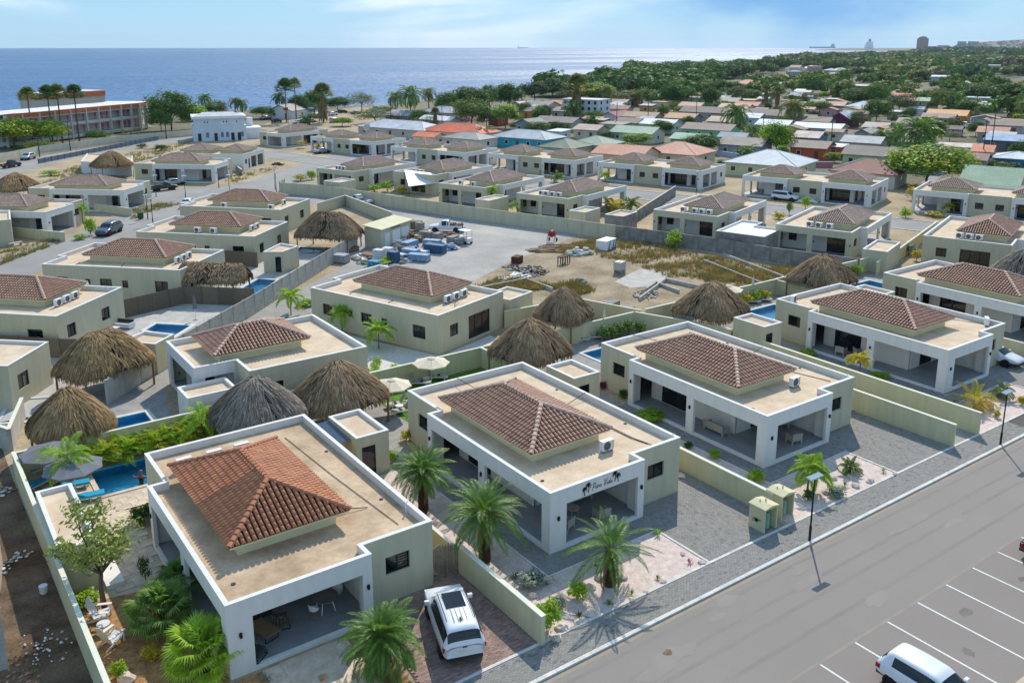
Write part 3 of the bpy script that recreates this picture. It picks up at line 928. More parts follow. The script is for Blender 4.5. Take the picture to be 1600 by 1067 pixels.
def limbs_mesh(dims, h, r, seed, n=5, base=.35):
 rnd = RND(seed); mb = NB(BARK)
 th = h*base
 mb.tube([(0,0,-.05), (.05*h*rnd.uniform(-1,1), .05*h*rnd.uniform(-1,1), th*.5), (0,0,th)], [r, r*.8, r*.65], 7)
 for i in range(n):
  a = 2*PI*i/n+rnd.uniform(-.4, .4); k = rnd.uniform(.45, .75)
  p1 = Vector((COS(a)*dims[0]*k*.5, SIN(a)*dims[1]*k*.5, th+(h-th)*.35)); p2 = Vector((COS(a)*dims[0]*k, SIN(a)*dims[1]*k, th+(h-th)*rnd.uniform(.55, .8)))
  mb.tube([(0,0,th*.92), p1, p2], [r*.5, r*.32, r*.12], 5)
  for q in range(2):
   b = a+rnd.uniform(-.9, .9)
   mb.tube([p1, p1+Vector((COS(b)*dims[0]*.35, SIN(b)*dims[1]*.35, (h-th)*.3))], [r*.22, r*.06], 4)
 return mb.mesh('trunk')
_cr = {}
KINDS = {  # crown kinds: material list, leaf size, clumps, per
 'round': ([LEAF_B], .42, 44, 34, .5, -.6),
 'dark': ([LEAF_D], .42, 46, 34, .5, -.7),
 'coast': ([LEAF_C], .55, 44, 34, .5, -.5),
 'lime': ([LEAF_L, LEAF_B], .40, 44, 34, .5, -.5),
 'olive': ([LEAF_O, LEAF_B], .40, 40, 30, .5, -.6),
 'loose': ([LEAF_O, LEAF_G], .34, 30, 22, .45, -.7),
 'brown': ([LEAF_BR, LEAF_D], .36, 34, 26, .5, -.7),
 'magenta': ([LEAF_P], .34, 34, 26, .5, -.4),
 'flat': ([LEAF_L, LEAF_L, LEAF_Y, LEAF_B], .36, 90, 40, .5, -.35),
}
def tree(kind, label, loc, w, h, th=.08, d=None, group='trees of the town', seed=0, name='tree', cat='tree', r=None):
 """w crown width, h total height, th share of the height that is bare trunk"""
 v = seed % 3; key = (kind, v)
 if key not in _cr:
  ms, leaf, cl, per, hol, low = KINDS[kind]
  _cr[key] = crown_mesh((1,1,1), int(cl*1.7), int(per*2.2),   .105*leaf/.42, ms, 100+v*17+len(kind), hol, low=low)
 if ('limb', v) not in _cr: _cr[('limb', v)] = limbs_mesh((.8,.8), 1.0, .035, 30+v, base=.38)
 root = thing(name, label, cat, loc, seed*2.1, group)
 ch = h*(1-th)
 ob('trunk', _cr[('limb', v)], root, (0,0,0), None, (w/2, w/2, h*.92))
 ob('crown', _cr[key], root, (0,0,h*th+ch/2), seed*1.3, (w/2, (d or w)/2, ch/2))
 return root
_sh = {}
def shrub(label, loc, w, h, m=None, seed=0, leaf=.15, n=30, per=34, name='shrub', group='garden shrubs', cat='shrub'):
 m = m or LEAF_L
 key = (m.name, round(leaf, 2), seed % 3, n, per)
 if key not in _sh:
  _sh[key] = (crown_mesh((1,1,1), n, per, leaf*1.6, m, 300+seed % 3, .4, low=-.75, cr=.4), )
  st = NB(BARK)
  for k in range(5):
   a = k*1.25; st.tube([(0,0,-.55), (.25*COS(a), .25*SIN(a), 0), (.6*COS(a), .6*SIN(a), .5)], [.03, .02, .01], 4)
  _sh[key] += (st.mesh('stem'),)
 root = thing(name, label, cat, loc, seed*1.9, group)
 ob('foliage', _sh[key][0], root, (0,0,h*.52), None, (w/2, w/2, h/2))
 ob('stem', _sh[key][1], root, (0,0,h*.52), None, (w/2, w/2, h*.9))
 return root
_ag = {}
def spiky(label, loc, r=.4, h=.4, m=None, n=22, name='agave', group='spiky garden plants', cat='plant', w=.05, curl=.25, seed=0):
 m = m or LEAF_D; key = (m.name, n, w, curl)
 if key not in _ag:
  rnd = RND(5); mb = NB(m)
  for i in range(n):
   a = i*2.39996; el = .25+1.1*rnd.random()
   d = Vector((COS(a)*COS(el), SIN(a)*COS(el), SIN(el))); s = Vector((-SIN(a), COS(a), 0))*w
   k = rnd.uniform(.75, 1.05)
   mid = d*.55*k; tip = d*k-Vector((0,0,curl*COS(el)))
   mb.face((0,0,0), mid-s, mid+s); mb.face(mid-s, tip, mid+s)
  _ag[key] = mb.mesh(name)
 o = ob(name, _ag[key], None, (loc[0], loc[1], .01), seed*1.1, (r, r, h))
 tag(o, label, cat, group); return o
def rock(label, loc, r, seed, m=None, z=0.0, group='pale garden stones'):
 mb = NB(m or ROCKM); mb.blob((0,0,0), r, seed, 2, .3, (1.1, .8, .6))
 o = mb.build('garden_rock', None); o.location = (loc[0], loc[1], z+r*.3); o.rotation_euler = (0,0,seed)
 tag(o, label, 'rock', group); return o
def palapa_mesh(a, b, rl, ze, zt, m, n=4200, seed=0, fringe=True):
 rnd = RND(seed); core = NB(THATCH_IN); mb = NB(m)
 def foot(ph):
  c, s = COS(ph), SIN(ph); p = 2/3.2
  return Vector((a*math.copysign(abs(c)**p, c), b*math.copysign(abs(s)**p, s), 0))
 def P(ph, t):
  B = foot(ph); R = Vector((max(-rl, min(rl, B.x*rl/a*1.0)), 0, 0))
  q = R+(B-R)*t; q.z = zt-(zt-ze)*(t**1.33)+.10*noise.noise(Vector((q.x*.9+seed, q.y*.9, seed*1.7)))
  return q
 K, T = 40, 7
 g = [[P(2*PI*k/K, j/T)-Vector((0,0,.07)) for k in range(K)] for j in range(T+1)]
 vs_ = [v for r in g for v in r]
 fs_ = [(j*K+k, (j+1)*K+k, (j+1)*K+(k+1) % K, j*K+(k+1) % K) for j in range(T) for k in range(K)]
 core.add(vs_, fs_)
 for i in range(n):
  ph = rnd.uniform(0, 2*PI); t0 = rnd.random()**.62*1.0-.03
  t0 = max(0.0, t0); ln = rnd.uniform(.55, 1.05)/max(a, b)
  t1 = t0+ln
  dph = rnd.gauss(0, .035)
  p0 = P(ph, t0); p1 = P(ph+dph, min(t1, 1.0)); 
  nrm = Vector((p1.x-p0.x, p1.y-p0.y, 0)); nrm = nrm.normalized() if nrm.length > 1e-5 else Vector((1,0,0))
  up = Vector((0,0,1))*.6+nrm*.5
  p0 = p0+up*rnd.uniform(.0, .05); p1 = p1+up*rnd.uniform(.02, .22)
  if t1 > 1: p1 = p1+Vector((0,0,-1))*min(.5, (t1-1)*max(a, b)*.8)
  mid = (p0+p1)/2+up*rnd.uniform(.01, .07)
  w = (p1-p0).cross(up).normalized()*rnd.uniform(.02, .05)
  mb.face(p0-w, mid-w*1.3, mid+w*1.3, p0+w)
  mb.face(mid-w*1.3, p1-w*.4, p1+w*.4, mid+w*1.3)
 for i in range(90):   # tied cap along the ridge
  x_ = rnd.uniform(-rl-.15, rl+.15); a_ = rnd.uniform(0, 6.28); d = Vector((COS(a_)*.55, SIN(a_)*.55, -.28)); p0 = Vector((x_, 0, zt+rnd.uniform(.02,.14))); w = Vector((-d.y, d.x, 0)).normalized()*.05
  mb.face(p0-w*.5, p0+d*.5-w, p0+d*.5+w, p0+w*.5); mb.face(p0+d*.5-w, p0+d-Vector((0,0,.05))-w*.5, p0+d-Vector((0,0,.05))+w*.5, p0+d*.5+w)
 return core.mesh('thatch_core'), mb.mesh('thatch')
_pal = {}
def palapa(label, loc, a, b, rz=0, kind='brown', rl=None, ze=2.25, zt=4.9, n=4200, seed=0, group='thatched garden shelters', posts=True):
 m = {'brown': THATCH, 'grey': THATCH_G, 'fresh': THATCH_O}[kind]
 core, th = palapa_mesh(a, b, rl if rl is not None else max(.15, a-b), ze, zt, m, n, seed)
 root = thing('thatched_shelter', label, 'thatched shelter', loc, rz, group)
 ob('thatch_core', core, root)
 t = ob('thatch', th, root); t['kind'] = 'stuff'
 if posts:
  pb = NB(WOODP); pb.tube([(0,0,0), (.02,0,ze*.5), (0,0,ze+.35)], [.09, .085, .08], 7); pm = pb.mesh('post')
  for sx in (-1, 1):
   for sy in (-1, 1): ob('post', pm, root, (sx*a*.78, sy*b*.78, 0), sx+sy)
  bb = NB(WOODP)
  for sy in (-1, 1): bb.tube([(-a*.8, sy*b*.78, ze+.12), (a*.8, sy*b*.78, ze+.12)], .06, 6)
  bb.build('beam', None, root)
 return root
CARK = {
 'suv': dict(L=4.9, W=1.95, wheel=.39, axles=(-1.45, 1.5), sec=[(-2.42,.45,.95,1.0,.86,.74),(-2.36,.38,1.06,1.16,.93,.76),(-2.18,.36,1.08,1.66,.95,.70),(-1.9,.35,1.08,1.76,.96,.70),(-.95,.32,1.06,1.79,.975,.72),(-.82,.32,1.06,1.79,.975,.72),(.0,.32,1.05,1.78,.975,.71),(.12,.32,1.05,1.77,.975,.71),(.62,.32,1.04,1.70,.97,.69),(1.28,.33,1.03,1.10,.96,.78),(1.9,.35,.98,1.04,.94,.78),(2.3,.38,.86,.95,.88,.72),(2.44,.42,.7,.78,.80,.68)], win=[(2,3),(3,4),(4,5),(5,6),(6,7),(7,8)], ws=(8,9), rw=(1,2)),
 'hatch': dict(L=4.0, W=1.74, wheel=.31, axles=(-1.22, 1.25), sec=[(-1.95,.42,.85,.92,.76,.66),(-1.9,.34,.95,1.02,.83,.66),(-1.62,.32,.98,1.42,.85,.58),(-1.4,.30,.97,1.48,.86,.58),(-.55,.28,.95,1.5,.87,.6),(-.45,.28,.95,1.5,.87,.6),(.25,.28,.94,1.48,.87,.59),(.33,.28,.94,1.47,.87,.59),(.5,.28,.93,1.43,.865,.57),(1.15,.30,.90,.98,.85,.70),(1.6,.32,.82,.89,.82,.68),(1.9,.36,.68,.76,.76,.62),(1.98,.40,.58,.64,.70,.6)], win=[(3,4),(4,5),(5,6),(6,7),(7,8)], ws=(8,9), rw=(1,2)),
 'sedan': dict(L=4.6, W=1.78, wheel=.32, axles=(-1.35, 1.35), sec=[(-2.3,.42,.82,.88,.78,.68),(-2.22,.34,.92,1.0,.85,.7),(-1.62,.30,.95,1.04,.87,.72),(-1.0,.28,.95,1.38,.88,.58),(-.8,.28,.95,1.42,.88,.59),(-.2,.28,.94,1.45,.885,.6),(-.1,.28,.94,1.45,.885,.6),(.4,.28,.93,1.42,.885,.59),(.5,.28,.93,1.39,.88,.58),(1.2,.30,.90,.98,.86,.72),(1.8,.33,.82,.88,.84,.7),(2.2,.36,.7,.78,.78,.64),(2.3,.40,.6,.66,.72,.6)], win=[(3,4),(4,5),(5,6),(6,7),(7,8)], ws=(8,9), rw=(2,3)),
 'pickup': dict(L=5.2, W=1.82, wheel=.37, axles=(-1.5, 1.6), sec=[(-2.6,.5,.98,1.0,.86,.84),(-2.55,.45,1.0,1.03,.88,.86),(-.55,.42,1.0,1.03,.89,.87),(-.45,.42,1.02,1.55,.89,.64),(-.35,.42,1.02,1.68,.89,.65),(-.2,.42,1.02,1.72,.89,.66),(-.1,.42,1.02,1.73,.89,.66),(.45,.42,1.02,1.70,.89,.65),(.6,.42,1.02,1.66,.88,.64),(1.15,.44,1.0,1.08,.87,.74),(1.9,.46,.95,1.02,.86,.74),(2.45,.48,.85,.92,.82,.7),(2.58,.5,.7,.75,.78,.66)], win=[(4,5),(6,7),(7,8)], ws=(8,9), rw=(3,4), bed=True),
}
_carm = {}
_shell = {}
def car_shells():
 """smooth body shells: a coarse loft per kind, rounded once and split into body and panes"""
 for kind, D in CARK.items():
  if D.get('bed'): continue
  sec = D['sec']; vs_, fs_, mi = [], [], []
  for (x, zb, zs, zt, ws, wt) in sec:
   ws *= 1.03
   vs_ += [(x,-ws*.86,zb),(x,-ws,zb+.2),(x,-ws*1.0,zs-.10),(x,-ws*.955,zs),(x,-wt*1.02,zt-.05),(x,-wt*.80,zt+.02),(x,wt*.80,zt+.02),(x,wt*1.02,zt-.05),(x,ws*.955,zs),(x,ws*1.0,zs-.10),(x,ws,zb+.2),(x,ws*.86,zb)]
  n = 12
  for i in range(len(sec)-1):
   for k in range(n):
    k2 = (k+1) % n; fs_.append((i*n+k2, (i+1)*n+k2, (i+1)*n+k, i*n+k)); t = 0
    if (i, i+1) in D['win'] and k in (3, 7): t = 3 if k == 3 else 4
    if (i, i+1) == D['ws'] and 4 <= k <= 6: t = 1
    if (i, i+1) == D['rw'] and 4 <= k <= 6: t = 2
    mi.append(t)
  fs_.append(tuple(range(n))); mi.append(0); m0 = (len(sec)-1)*n; fs_.append(tuple(range(m0+n-1, m0-1, -1))); mi.append(0)
  me = bpy.data.meshes.new('shell'); me.from_pydata(vs_, [], fs_)
  for q in range(5): me.materials.append(GLASS)
  me.polygons.foreach_set('material_index', mi)
  o = ob('shell', me); md = o.modifiers.new('s', 'SUBSURF'); md.levels = 2
  dg = bpy.context.evaluated_depsgraph_get(); e = o.evaluated_get(dg); m2 = e.to_mesh()
  V = [tuple(v.co) for v in m2.vertices]; out = {}
  for t in range(5):
   fl = [tuple(p.vertices) for p in m2.polygons if p.material_index == t]
   us = sorted({i for f in fl for i in f}); mp = {i: j for j, i in enumerate(us)}
   out[t] = ([V[i] for i in us], [tuple(mp[i] for i in f) for f in fl])
  e.to_mesh_clear(); bpy.data.objects.remove(o); bpy.data.meshes.remove(me)
  _shell[kind] = out
car_shells()
def car(kind, label, loc, rz, paint, s=1.0, group='parked vehicles', cat=None, extras=()):
 D = CARK[kind]; sec = D['sec']; key = (kind, paint.name)
 cat = cat or {'suv': 'car', 'hatch': 'car', 'sedan': 'car', 'pickup': 'pickup truck'}[kind]
 root = thing({'suv': 'parked_suv', 'hatch': 'parked_hatchback', 'sedan': 'parked_sedan', 'pickup': 'pickup_truck'}[kind], label, cat, loc, rz, group, s)
 if key not in _carm:
  ring = []
  for (x, zb, zs, zt, ws, wt) in sec:
   ring.append([(x,-ws*.9,zb),(x,-ws,zb+.16),(x,-ws*.99,zs-.06),(x,-ws*.965,zs),(x,-wt,zt-.03),(x,-wt*.86,zt),(x,wt*.86,zt),(x,wt,zt-.03),(x,ws*.965,zs),(x,ws*.99,zs-.06),(x,ws,zb+.16),(x,ws*.9,zb)])
  nr = len(ring[0])
  b = NB(paint); glass = {'windshield': NB(GLASS), 'rear_window': NB(GLASS), 'side_window': NB(GLASS), 'quarter_window': NB(GLASS)}
  for i in range(len(ring)-1):
   for k in range(nr):
    k2 = (k+1) % nr
    q = [ring[i][k], ring[i+1][k], ring[i+1][k2], ring[i][k2]]
    q = q[::-1]
    tgt = b
    if (i, i+1) in D['win'] and k in (3, 7): tgt = glass['side_window' if k == 3 else 'quarter_window']
    if (i, i+1) == D['ws'] and 4 <= k <= 6: tgt = glass['windshield']
    if (i, i+1) == D['rw'] and 4 <= k <= 6: tgt = glass['rear_window']
    if D.get('bed') and i == 1 and 4 <= k <= 6: continue
    tgt.face(*q)
  b.face(*ring[0]); b.face(*ring[-1][::-1])
  if kind in _shell:
   b = NB(paint); b.add(*_shell[kind][0]); glass = {}
   for t, nm in ((1,'windshield'),(2,'rear_window'),(3,'side_window'),(4,'quarter_window')):
    g_ = NB(GLASS); g_.smooth = True; g_.add(*_shell[kind][t]); glass[nm] = g_
  if D.get('bed'):
   b.use(DGREY); b.box(-2.5, -.6, -.74, .74, .55, .62)
   b.use(paint); b.box(-2.52, -.58, -.84, -.76, .6, 1.0); b.box(-2.52, -.58, .76, .84, .6, 1.0); b.box(-2.58, -2.5, -.8, .8, .6, 1.0)
  else:
   pass
  W = D['W']; r = D['wheel']
  aw = NB(BLACK)
  for ax in D['axles']:
   for sg in (-1, 1):
    M = MT((ax, sg*(W/2+.004), r)) @ MR(-sg*PI/2, 4, 'X')
    aw.lathe([(0,.0),(r+.07,.0),(r+.07,-.3)], 16, M=M)
  tm_ = NB(TYRE); tm_.lathe([(0,-.1),(r*.8,-.1),(r,-.07),(r,.09),(r*.92,.12),(r*.66,.12)], 18, M=MR(PI/2, 4, 'X'))
  rm_ = NB(RIM)
  rm_.lathe([(r*.66,.115),(r*.6,.10),(r*.2,.11),(0,.115)], 15, M=MR(PI/2, 4, 'X'))
  rm_.use(BLACK)
  for k in range(5):
   a = 2*PI*k/5; rm_.add([MR(PI/2, 4, 'X') @ Vector((COS(a+da)*rr, SIN(a+da)*rr, .121)) for da, rr in ((-.28, r*.56), (.28, r*.56), (.2, r*.3), (-.2, r*.3))], [(0,1,2,3)])
  mi = NB(paint); mi.box(-.06, .08, -.12, .1, -.08, .1)
  tl = NB(LAMPR); xr = sec[1][0]; tl.box(xr-.035, xr+.16, -.14, .14, -.10, .10)
  hl = NB(LAMPC); xf = sec[-2][0]; hl.box(-.22, .05, -.16, .16, -.07, .07)
  np_ = NB(mat('number_plate', 'd9d5c4')); np_.box(-.02, .0, -.26, .26, -.06, .06)
  bp_ = NB(mat('bumper_trim', '2b2c2e', .1, 3, .6)); bp_.box(sec[0][0]-.03, sec[0][0]+.35, -sec[0][4]*.93, sec[0][4]*.93, sec[0][1]-.10, sec[0][1]+.06); bf_ = NB(mat('bumper_trim', '2b2c2e')); bf_.box(sec[-1][0]-.3, sec[-1][0]+.03, -sec[-1][4]*.93, sec[-1][4]*.93, sec[-1][1]-.1, sec[-1][1]+.08)
  hd = NB(paint); hd.box(-.10, .10, -.02, .02, -.015, .015)
  b.smooth = True
  _carm[key] = dict(body=b.mesh('body'), arch=aw.mesh('wheel_arch'), wheel=tm_.mesh('wheel'), rim=rm_.mesh('rim'), mirror=mi.mesh('mirror'), tail=tl.mesh('tail_light'), head=hl.mesh('headlight'), plate=np_.mesh('number_plate'), bump=bp_.mesh('bumper'), bumpf=bf_.mesh('bumper'), handle=hd.mesh('door_handle'), glass={k: v.mesh(k) for k, v in glass.items()})
 m = _carm[key]
 bo = ob('body', m['body'], root)
 if kind not in _shell:
  bv = bo.modifiers.new('bevel', 'BEVEL'); bv.width = .05; bv.segments = 3; bv.limit_method = 'ANGLE'; bv.angle_limit = RAD(18)
 for k, v in m['glass'].items(): ob('side_window' if k == 'quarter_window' else k, v, root)
 ob('wheel_arch', m['arch'], root); ob('bumper', m['bump'], root); ob('bumper', m['bumpf'], root)
 for ax in D['axles']:
  for sg in (-1, 1):
   w = ob('wheel', m['wheel'], root, (ax, sg*(D['W']/2-.11), D['wheel']), 0 if sg < 0 else PI)
   ob('rim', m['rim'], w)
 i0, i1 = D['ws']; xm = sec[i0][0]-.05+.25; 
 for sg in (-1, 1):
  ob('mirror', m['mirror'], root, (xm+.15, sg*(D['W']/2+.06), sec[i0][2]+.05))
  ob('tail_light', m['tail'], root, (0, sg*(sec[1][4]-.10), sec[1][2]-.16))
  ob('headlight', m['head'], root, (sec[-2][0], sg*(sec[-2][4]-.15), sec[-2][2]-.06))
  for hx in (-.55, .3): ob('door_handle', m['handle'], root, (hx, sg*(D['W']/2-.005), sec[5][2]-.14))
 ob('number_plate', m['plate'], root, (sec[0][0]-.005, 0, (sec[0][1]+sec[0][2])/2+.08))
 return root
def part(root, name, mb, m=None, **k): return mb.build(name, m, root, **k)
_fur = {}
def _proto(key, fn):
 if key not in _fur: _fur[key] = fn()
 return _fur[key]
def put(key, fn, label, loc, rz=0, sc=None, group=None):
 """first use builds the thing, later ones copy it"""
 if key not in _fur:
  r = fn(); _fur[key] = r
  r.location = (loc[0], loc[1], loc[2] if len(loc) > 2 else 0); r.rotation_euler = (0,0,rz)
  if sc: r.scale = (sc,)*3
  r['label'] = label
  if group: r['group'] = group
  return r
 return dup(_fur[key], label, loc, rz, sc or 1.0, group)
def mk_lounger():
 r = thing('sun_lounger', '', 'sun lounger', group='sun loungers by the pools')
 f = NB(WPLAST)
 f.box(-.95, .95, -.33, -.27, .26, .33); f.box(-.95, .95, .27, .33, .26, .33)
 for x in (-.7, .55): f.box(x-.03, x+.03, -.30, .30, .22, .28)
 part(r, 'frame', f)
 for x in (-.75, .65):
  for y in (-.28, .28):
   l = NB(WPLAST); l.tube([(x, y, .28), (x+(.1 if x > 0 else -.1), y*1.08, 0)], .03, 5); part(r, 'leg', l)
 s = NB(RESIN); s.box(-.15, .95, -.28, .28, .33, .36); part(r, 'seat', s)
 b = NB(RESIN); M = MT((-.15, 0, .35)) @ MR(RAD(55), 4, 'Y') @ MT((-.4, 0, 0))
 b.box(-.4, .4, -.28, .28, -.015, .015, M); part(r, 'backrest', b)
 t = NB(mat('dark_towel', '33363f')); t.box(.12, .30, -.22, .22, .365, .41); part(r, 'towel', t)
 return r
def mk_pool_lounger():
 r = thing('sun_lounger', '', 'sun lounger', group='loungers with turquoise cushions')
 f = NB(WPLAST); f.box(-1.0, 1.0, -.34, -.28, .24, .30); f.box(-1.0, 1.0, .28, .34, .24, .30); part(r, 'frame', f)
 for x in (-.8, .8):
  for y in (-.31, .31):
   l = NB(WPLAST); l.box(x-.03, x+.03, y-.03, y+.03, 0, .24); part(r, 'leg', l)
 c = NB(TURQ); c.box(-.62, 1.0, -.30, .30, .30, .40); part(r, 'cushion', c)
 p = NB(DGREY); p.box(-1.0, -.62, -.29, .29, .32, .46); part(r, 'pillow', p)
 return r
def mk_umbrella(canvas, r_=1.45, h=2.5, k=8, grp='open parasols', square=False):
 r = thing('parasol', '', 'parasol', group=grp)
 p = NB(WPLAST); p.tube([(0,0,0), (0,0,h)], .025, 6); part(r, 'pole', p)
 b = NB(CONC); b.lathe([(0,.0),(.28,.0),(.28,.07),(.05,.10)], 12); part(r, 'base', b)
 for i in range(k):
  a0, a1 = 2*PI*i/k, 2*PI*(i+1)/k; am = (a0+a1)/2
  c = NB(canvas)
  A = (COS(a0)*r_, SIN(a0)*r_, h-.42); B = (COS(a1)*r_, SIN(a1)*r_, h-.42); Mi = (COS(am)*r_*.90, SIN(am)*r_*.90, h-.43)
  T = (COS(am)*.05, SIN(am)*.05, h)
  c.face(T, A, Mi); c.face(T, Mi, B)
  c.face(A, (A[0]*.995, A[1]*.995, A[2]-.10), (Mi[0], Mi[1], Mi[2]-.09), Mi); c.face(Mi, (Mi[0], Mi[1], Mi[2]-.09), (B[0]*.995, B[1]*.995, B[2]-.1), B)
  part(r, 'canopy_panel', c)
 v = NB(canvas); v.lathe([(.30, h-.03), (.0, h+.08)], k); part(r, 'vent_cap', v)
 return r
def mk_closed_umbrella(canvas, h=2.6):
 r = thing('closed_parasol', '', 'parasol', group='closed parasols')
 p = NB(WPLAST); p.tube([(0,0,0), (0,0,h)], .025, 6); part(r, 'pole', p)
 b = NB(CONC); b.lathe([(0,.0),(.26,.0),(.26,.07),(.05,.10)], 12); part(r, 'base', b)
 c = NB(canvas)
 n = 12
 for i in range(n):
  a0, a1 = 2*PI*i/n, 2*PI*(i+1)/n
  k0, k1 = (1.0 if i % 2 else .6), (.6 if i % 2 else 1.0)
  prof = [(.03, h+.02), (.10, h-.3), (.17, h-.9), (.24, h-1.45)]
  for (ra, za), (rb, zb) in zip(prof, prof[1:]):
   c.face((COS(a0)*ra*k0, SIN(a0)*ra*k0, za), (COS(a0)*rb*k0, SIN(a0)*rb*k0, zb), (COS(a1)*rb*k1, SIN(a1)*rb*k1, zb), (COS(a1)*ra*k1, SIN(a1)*ra*k1, za))
 part(r, 'folded_canopy', c)
 return r
def mk_armchair(w=.78, m=None):
 m = m or RESIN
 r = thing('armchair', '', 'armchair', group='resin lounge seats on the terraces')
 h = w/2
 s = NB(m); s.box(-h+.08, h-.08, -.32, .30, .30, .42); part(r, 'seat', s)
 b = NB(m)
 b.add([(-h, .26, .25), (h, .26, .25), (h, .38, .82), (-h, .38, .82), (-h, .36, .25), (h, .36, .25), (h, .45, .80), (-h, .45, .80)], [(0,1,2,3),(5,4,7,6),(3,2,6,7),(0,3,7,4),(1,5,6,2)])
 part(r, 'backrest', b)
 for sg in (-1, 1):
  a = NB(m); x0, x1 = sg*(h-.09), sg*h
  a.box(x0, x1, -.36, .40, .22, .62); part(r, 'arm', a)
  for y in (-.30, .34):
   l = NB(m); l.add([(x0,y-.06,.3),(x1,y-.06,.3),(x1,y+.06,.3),(x0,y+.06,.3),(x0+sg*.03,y-.03,0),(x1+sg*.03,y-.03,0),(x1+sg*.03,y+.03,0),(x0+sg*.03,y+.03,0)], [(4,5,1,0),(5,6,2,1),(6,7,3,2),(7,4,0,3)]); part(r, 'leg', l)
 c = NB(mat('beige_cushion', 'a59c8c')); c.box(-h+.1, h-.1, -.30, .26, .425, .50); part(r, 'cushion', c)
 return r
def mk_table(rad=.42, h=.42, m=None, top=None):
 r = thing('round_table', '', 'table', group='small terrace tables')
 t = NB(top or RESIN); t.lathe([(0,h-.04),(rad,h-.04),(rad,h),(0,h)], 16); part(r, 'tabletop', t)
 for k in range(4):
  a = PI/4+PI/2*k; l = NB(m or RESIN); l.tube([(COS(a)*rad*.5, SIN(a)*rad*.5, h-.04), (COS(a)*rad*.8, SIN(a)*rad*.8, 0)], .025, 5); part(r, 'leg', l)
 return r
def mk_shell_chair():
 r = thing('dining_chair', '', 'chair', group='white shell chairs round the dining table')
 s = NB(WPLAST); s.lathe([(.0,.43),(.20,.44),(.25,.50)], 14); part(r, 'seat', s)
 b = NB(WPLAST)
 for k in range(8):
  a0 = PI*.0+PI*k/8; a1 = PI*(k+1)/8
  z = lambda a: .62+.2*SIN(a)
  b.face((COS(a0)*.25, SIN(a0)*.25, .49), (COS(a1)*.25, SIN(a1)*.25, .49), (COS(a1)*.29, SIN(a1)*.29, z(a1)), (COS(a0)*.29, SIN(a0)*.29, z(a0)))
 part(r, 'backrest', b)
 for k in range(4):
  a = PI/4+PI/2*k; l = NB(WOODP); l.tube([(COS(a)*.12, SIN(a)*.12, .43), (COS(a)*.24, SIN(a)*.24, 0)], .016, 5); part(r, 'leg', l)
 return r
def mk_adirondack():
 r = thing('adirondack_chair', '', 'chair', group='white slatted garden chairs')
 W = mat('white_wood', 'e4e2dd', .06, 4, .7)
 for k in range(5):
  s = NB(W); y = -.28+k*.14; s.add([(-.35,y,.22),(.32,y,.38),(.32,y+.12,.38),(-.35,y+.12,.22),(-.35,y,.2),(.32,y,.36),(.32,y+.12,.36),(-.35,y+.12,.2)], [(0,1,2,3),(4,5,1,0),(6,7,3,2),(5,6,2,1),(7,4,0,3)]); part(r, 'seat_slat', s)
  b = NB(W); hh = .78+.14*SIN(PI*(k+.5)/5); b.add([(-.30,y+.0,.2),(-.30,y+.12,.2),(-.62,y+.11,.2+hh),(-.62,y+.01,.2+hh),(-.33,y+.0,.2),(-.33,y+.12,.2),(-.65,y+.11,.2+hh),(-.65,y+.01,.2+hh)], [(0,1,2,3),(5,4,7,6),(1,5,6,2),(4,0,3,7),(3,2,6,7)]); part(r, 'back_slat', b)
 for sg in (-1, 1):
  a = NB(W); a.box(-.5, .36, sg*.36-.08, sg*.36+.08, .56, .59); part(r, 'arm', a)
  l = NB(W); l.box(.26, .33, sg*.33-.03, sg*.33+.03, 0, .56); part(r, 'leg', l)
  l = NB(W); l.add([(.3,sg*.3-.03,.36),(.3,sg*.3+.03,.36),(-.7,sg*.3+.03,.08),(-.7,sg*.3-.03,.08),(.3,sg*.3-.03,.26),(.3,sg*.3+.03,.26),(-.7,sg*.3+.03,0),(-.7,sg*.3-.03,0)], [(0,1,2,3),(4,5,1,0),(6,7,3,2),(0,3,7,4),(1,5,6,2)]); part(r, 'side_rail', l)
 return r
def mk_lamp_post():
 r = thing('street_lamp', '', 'street lamp', group='solar street lamps')
 p = NB(BLACK); p.tube([(0,0,0), (0,0,.9), (0,0,.92), (0,0,3.8)], [.075, .075, .05, .045], 8); part(r, 'post', p)
 b = NB(BLACK); b.lathe([(.16,0),(.16,.03),(.08,.05)], 10); part(r, 'base', b)
 M = MT((0,0,3.86)) @ MR(RAD(10), 4, 'X')
 h = NB(mat('lamp_housing', '9da3a8', .05, 2, .4)); h.box(-.55, .55, -.18, .18, -.03, .02, M); part(r, 'lamp_head', h)
 s = NB(mat('solar_cell', '8fa3ad', .1, 4, .2, spec=.6)); s.box(-.52, .52, -.16, .16, .021, .03, M); part(r, 'solar_panel', s)
 return r
def far_lamp(label, loc, rz=0, h=1.0):
 return put('lamp', mk_lamp_post, label, loc, rz, h, 'solar street lamps')
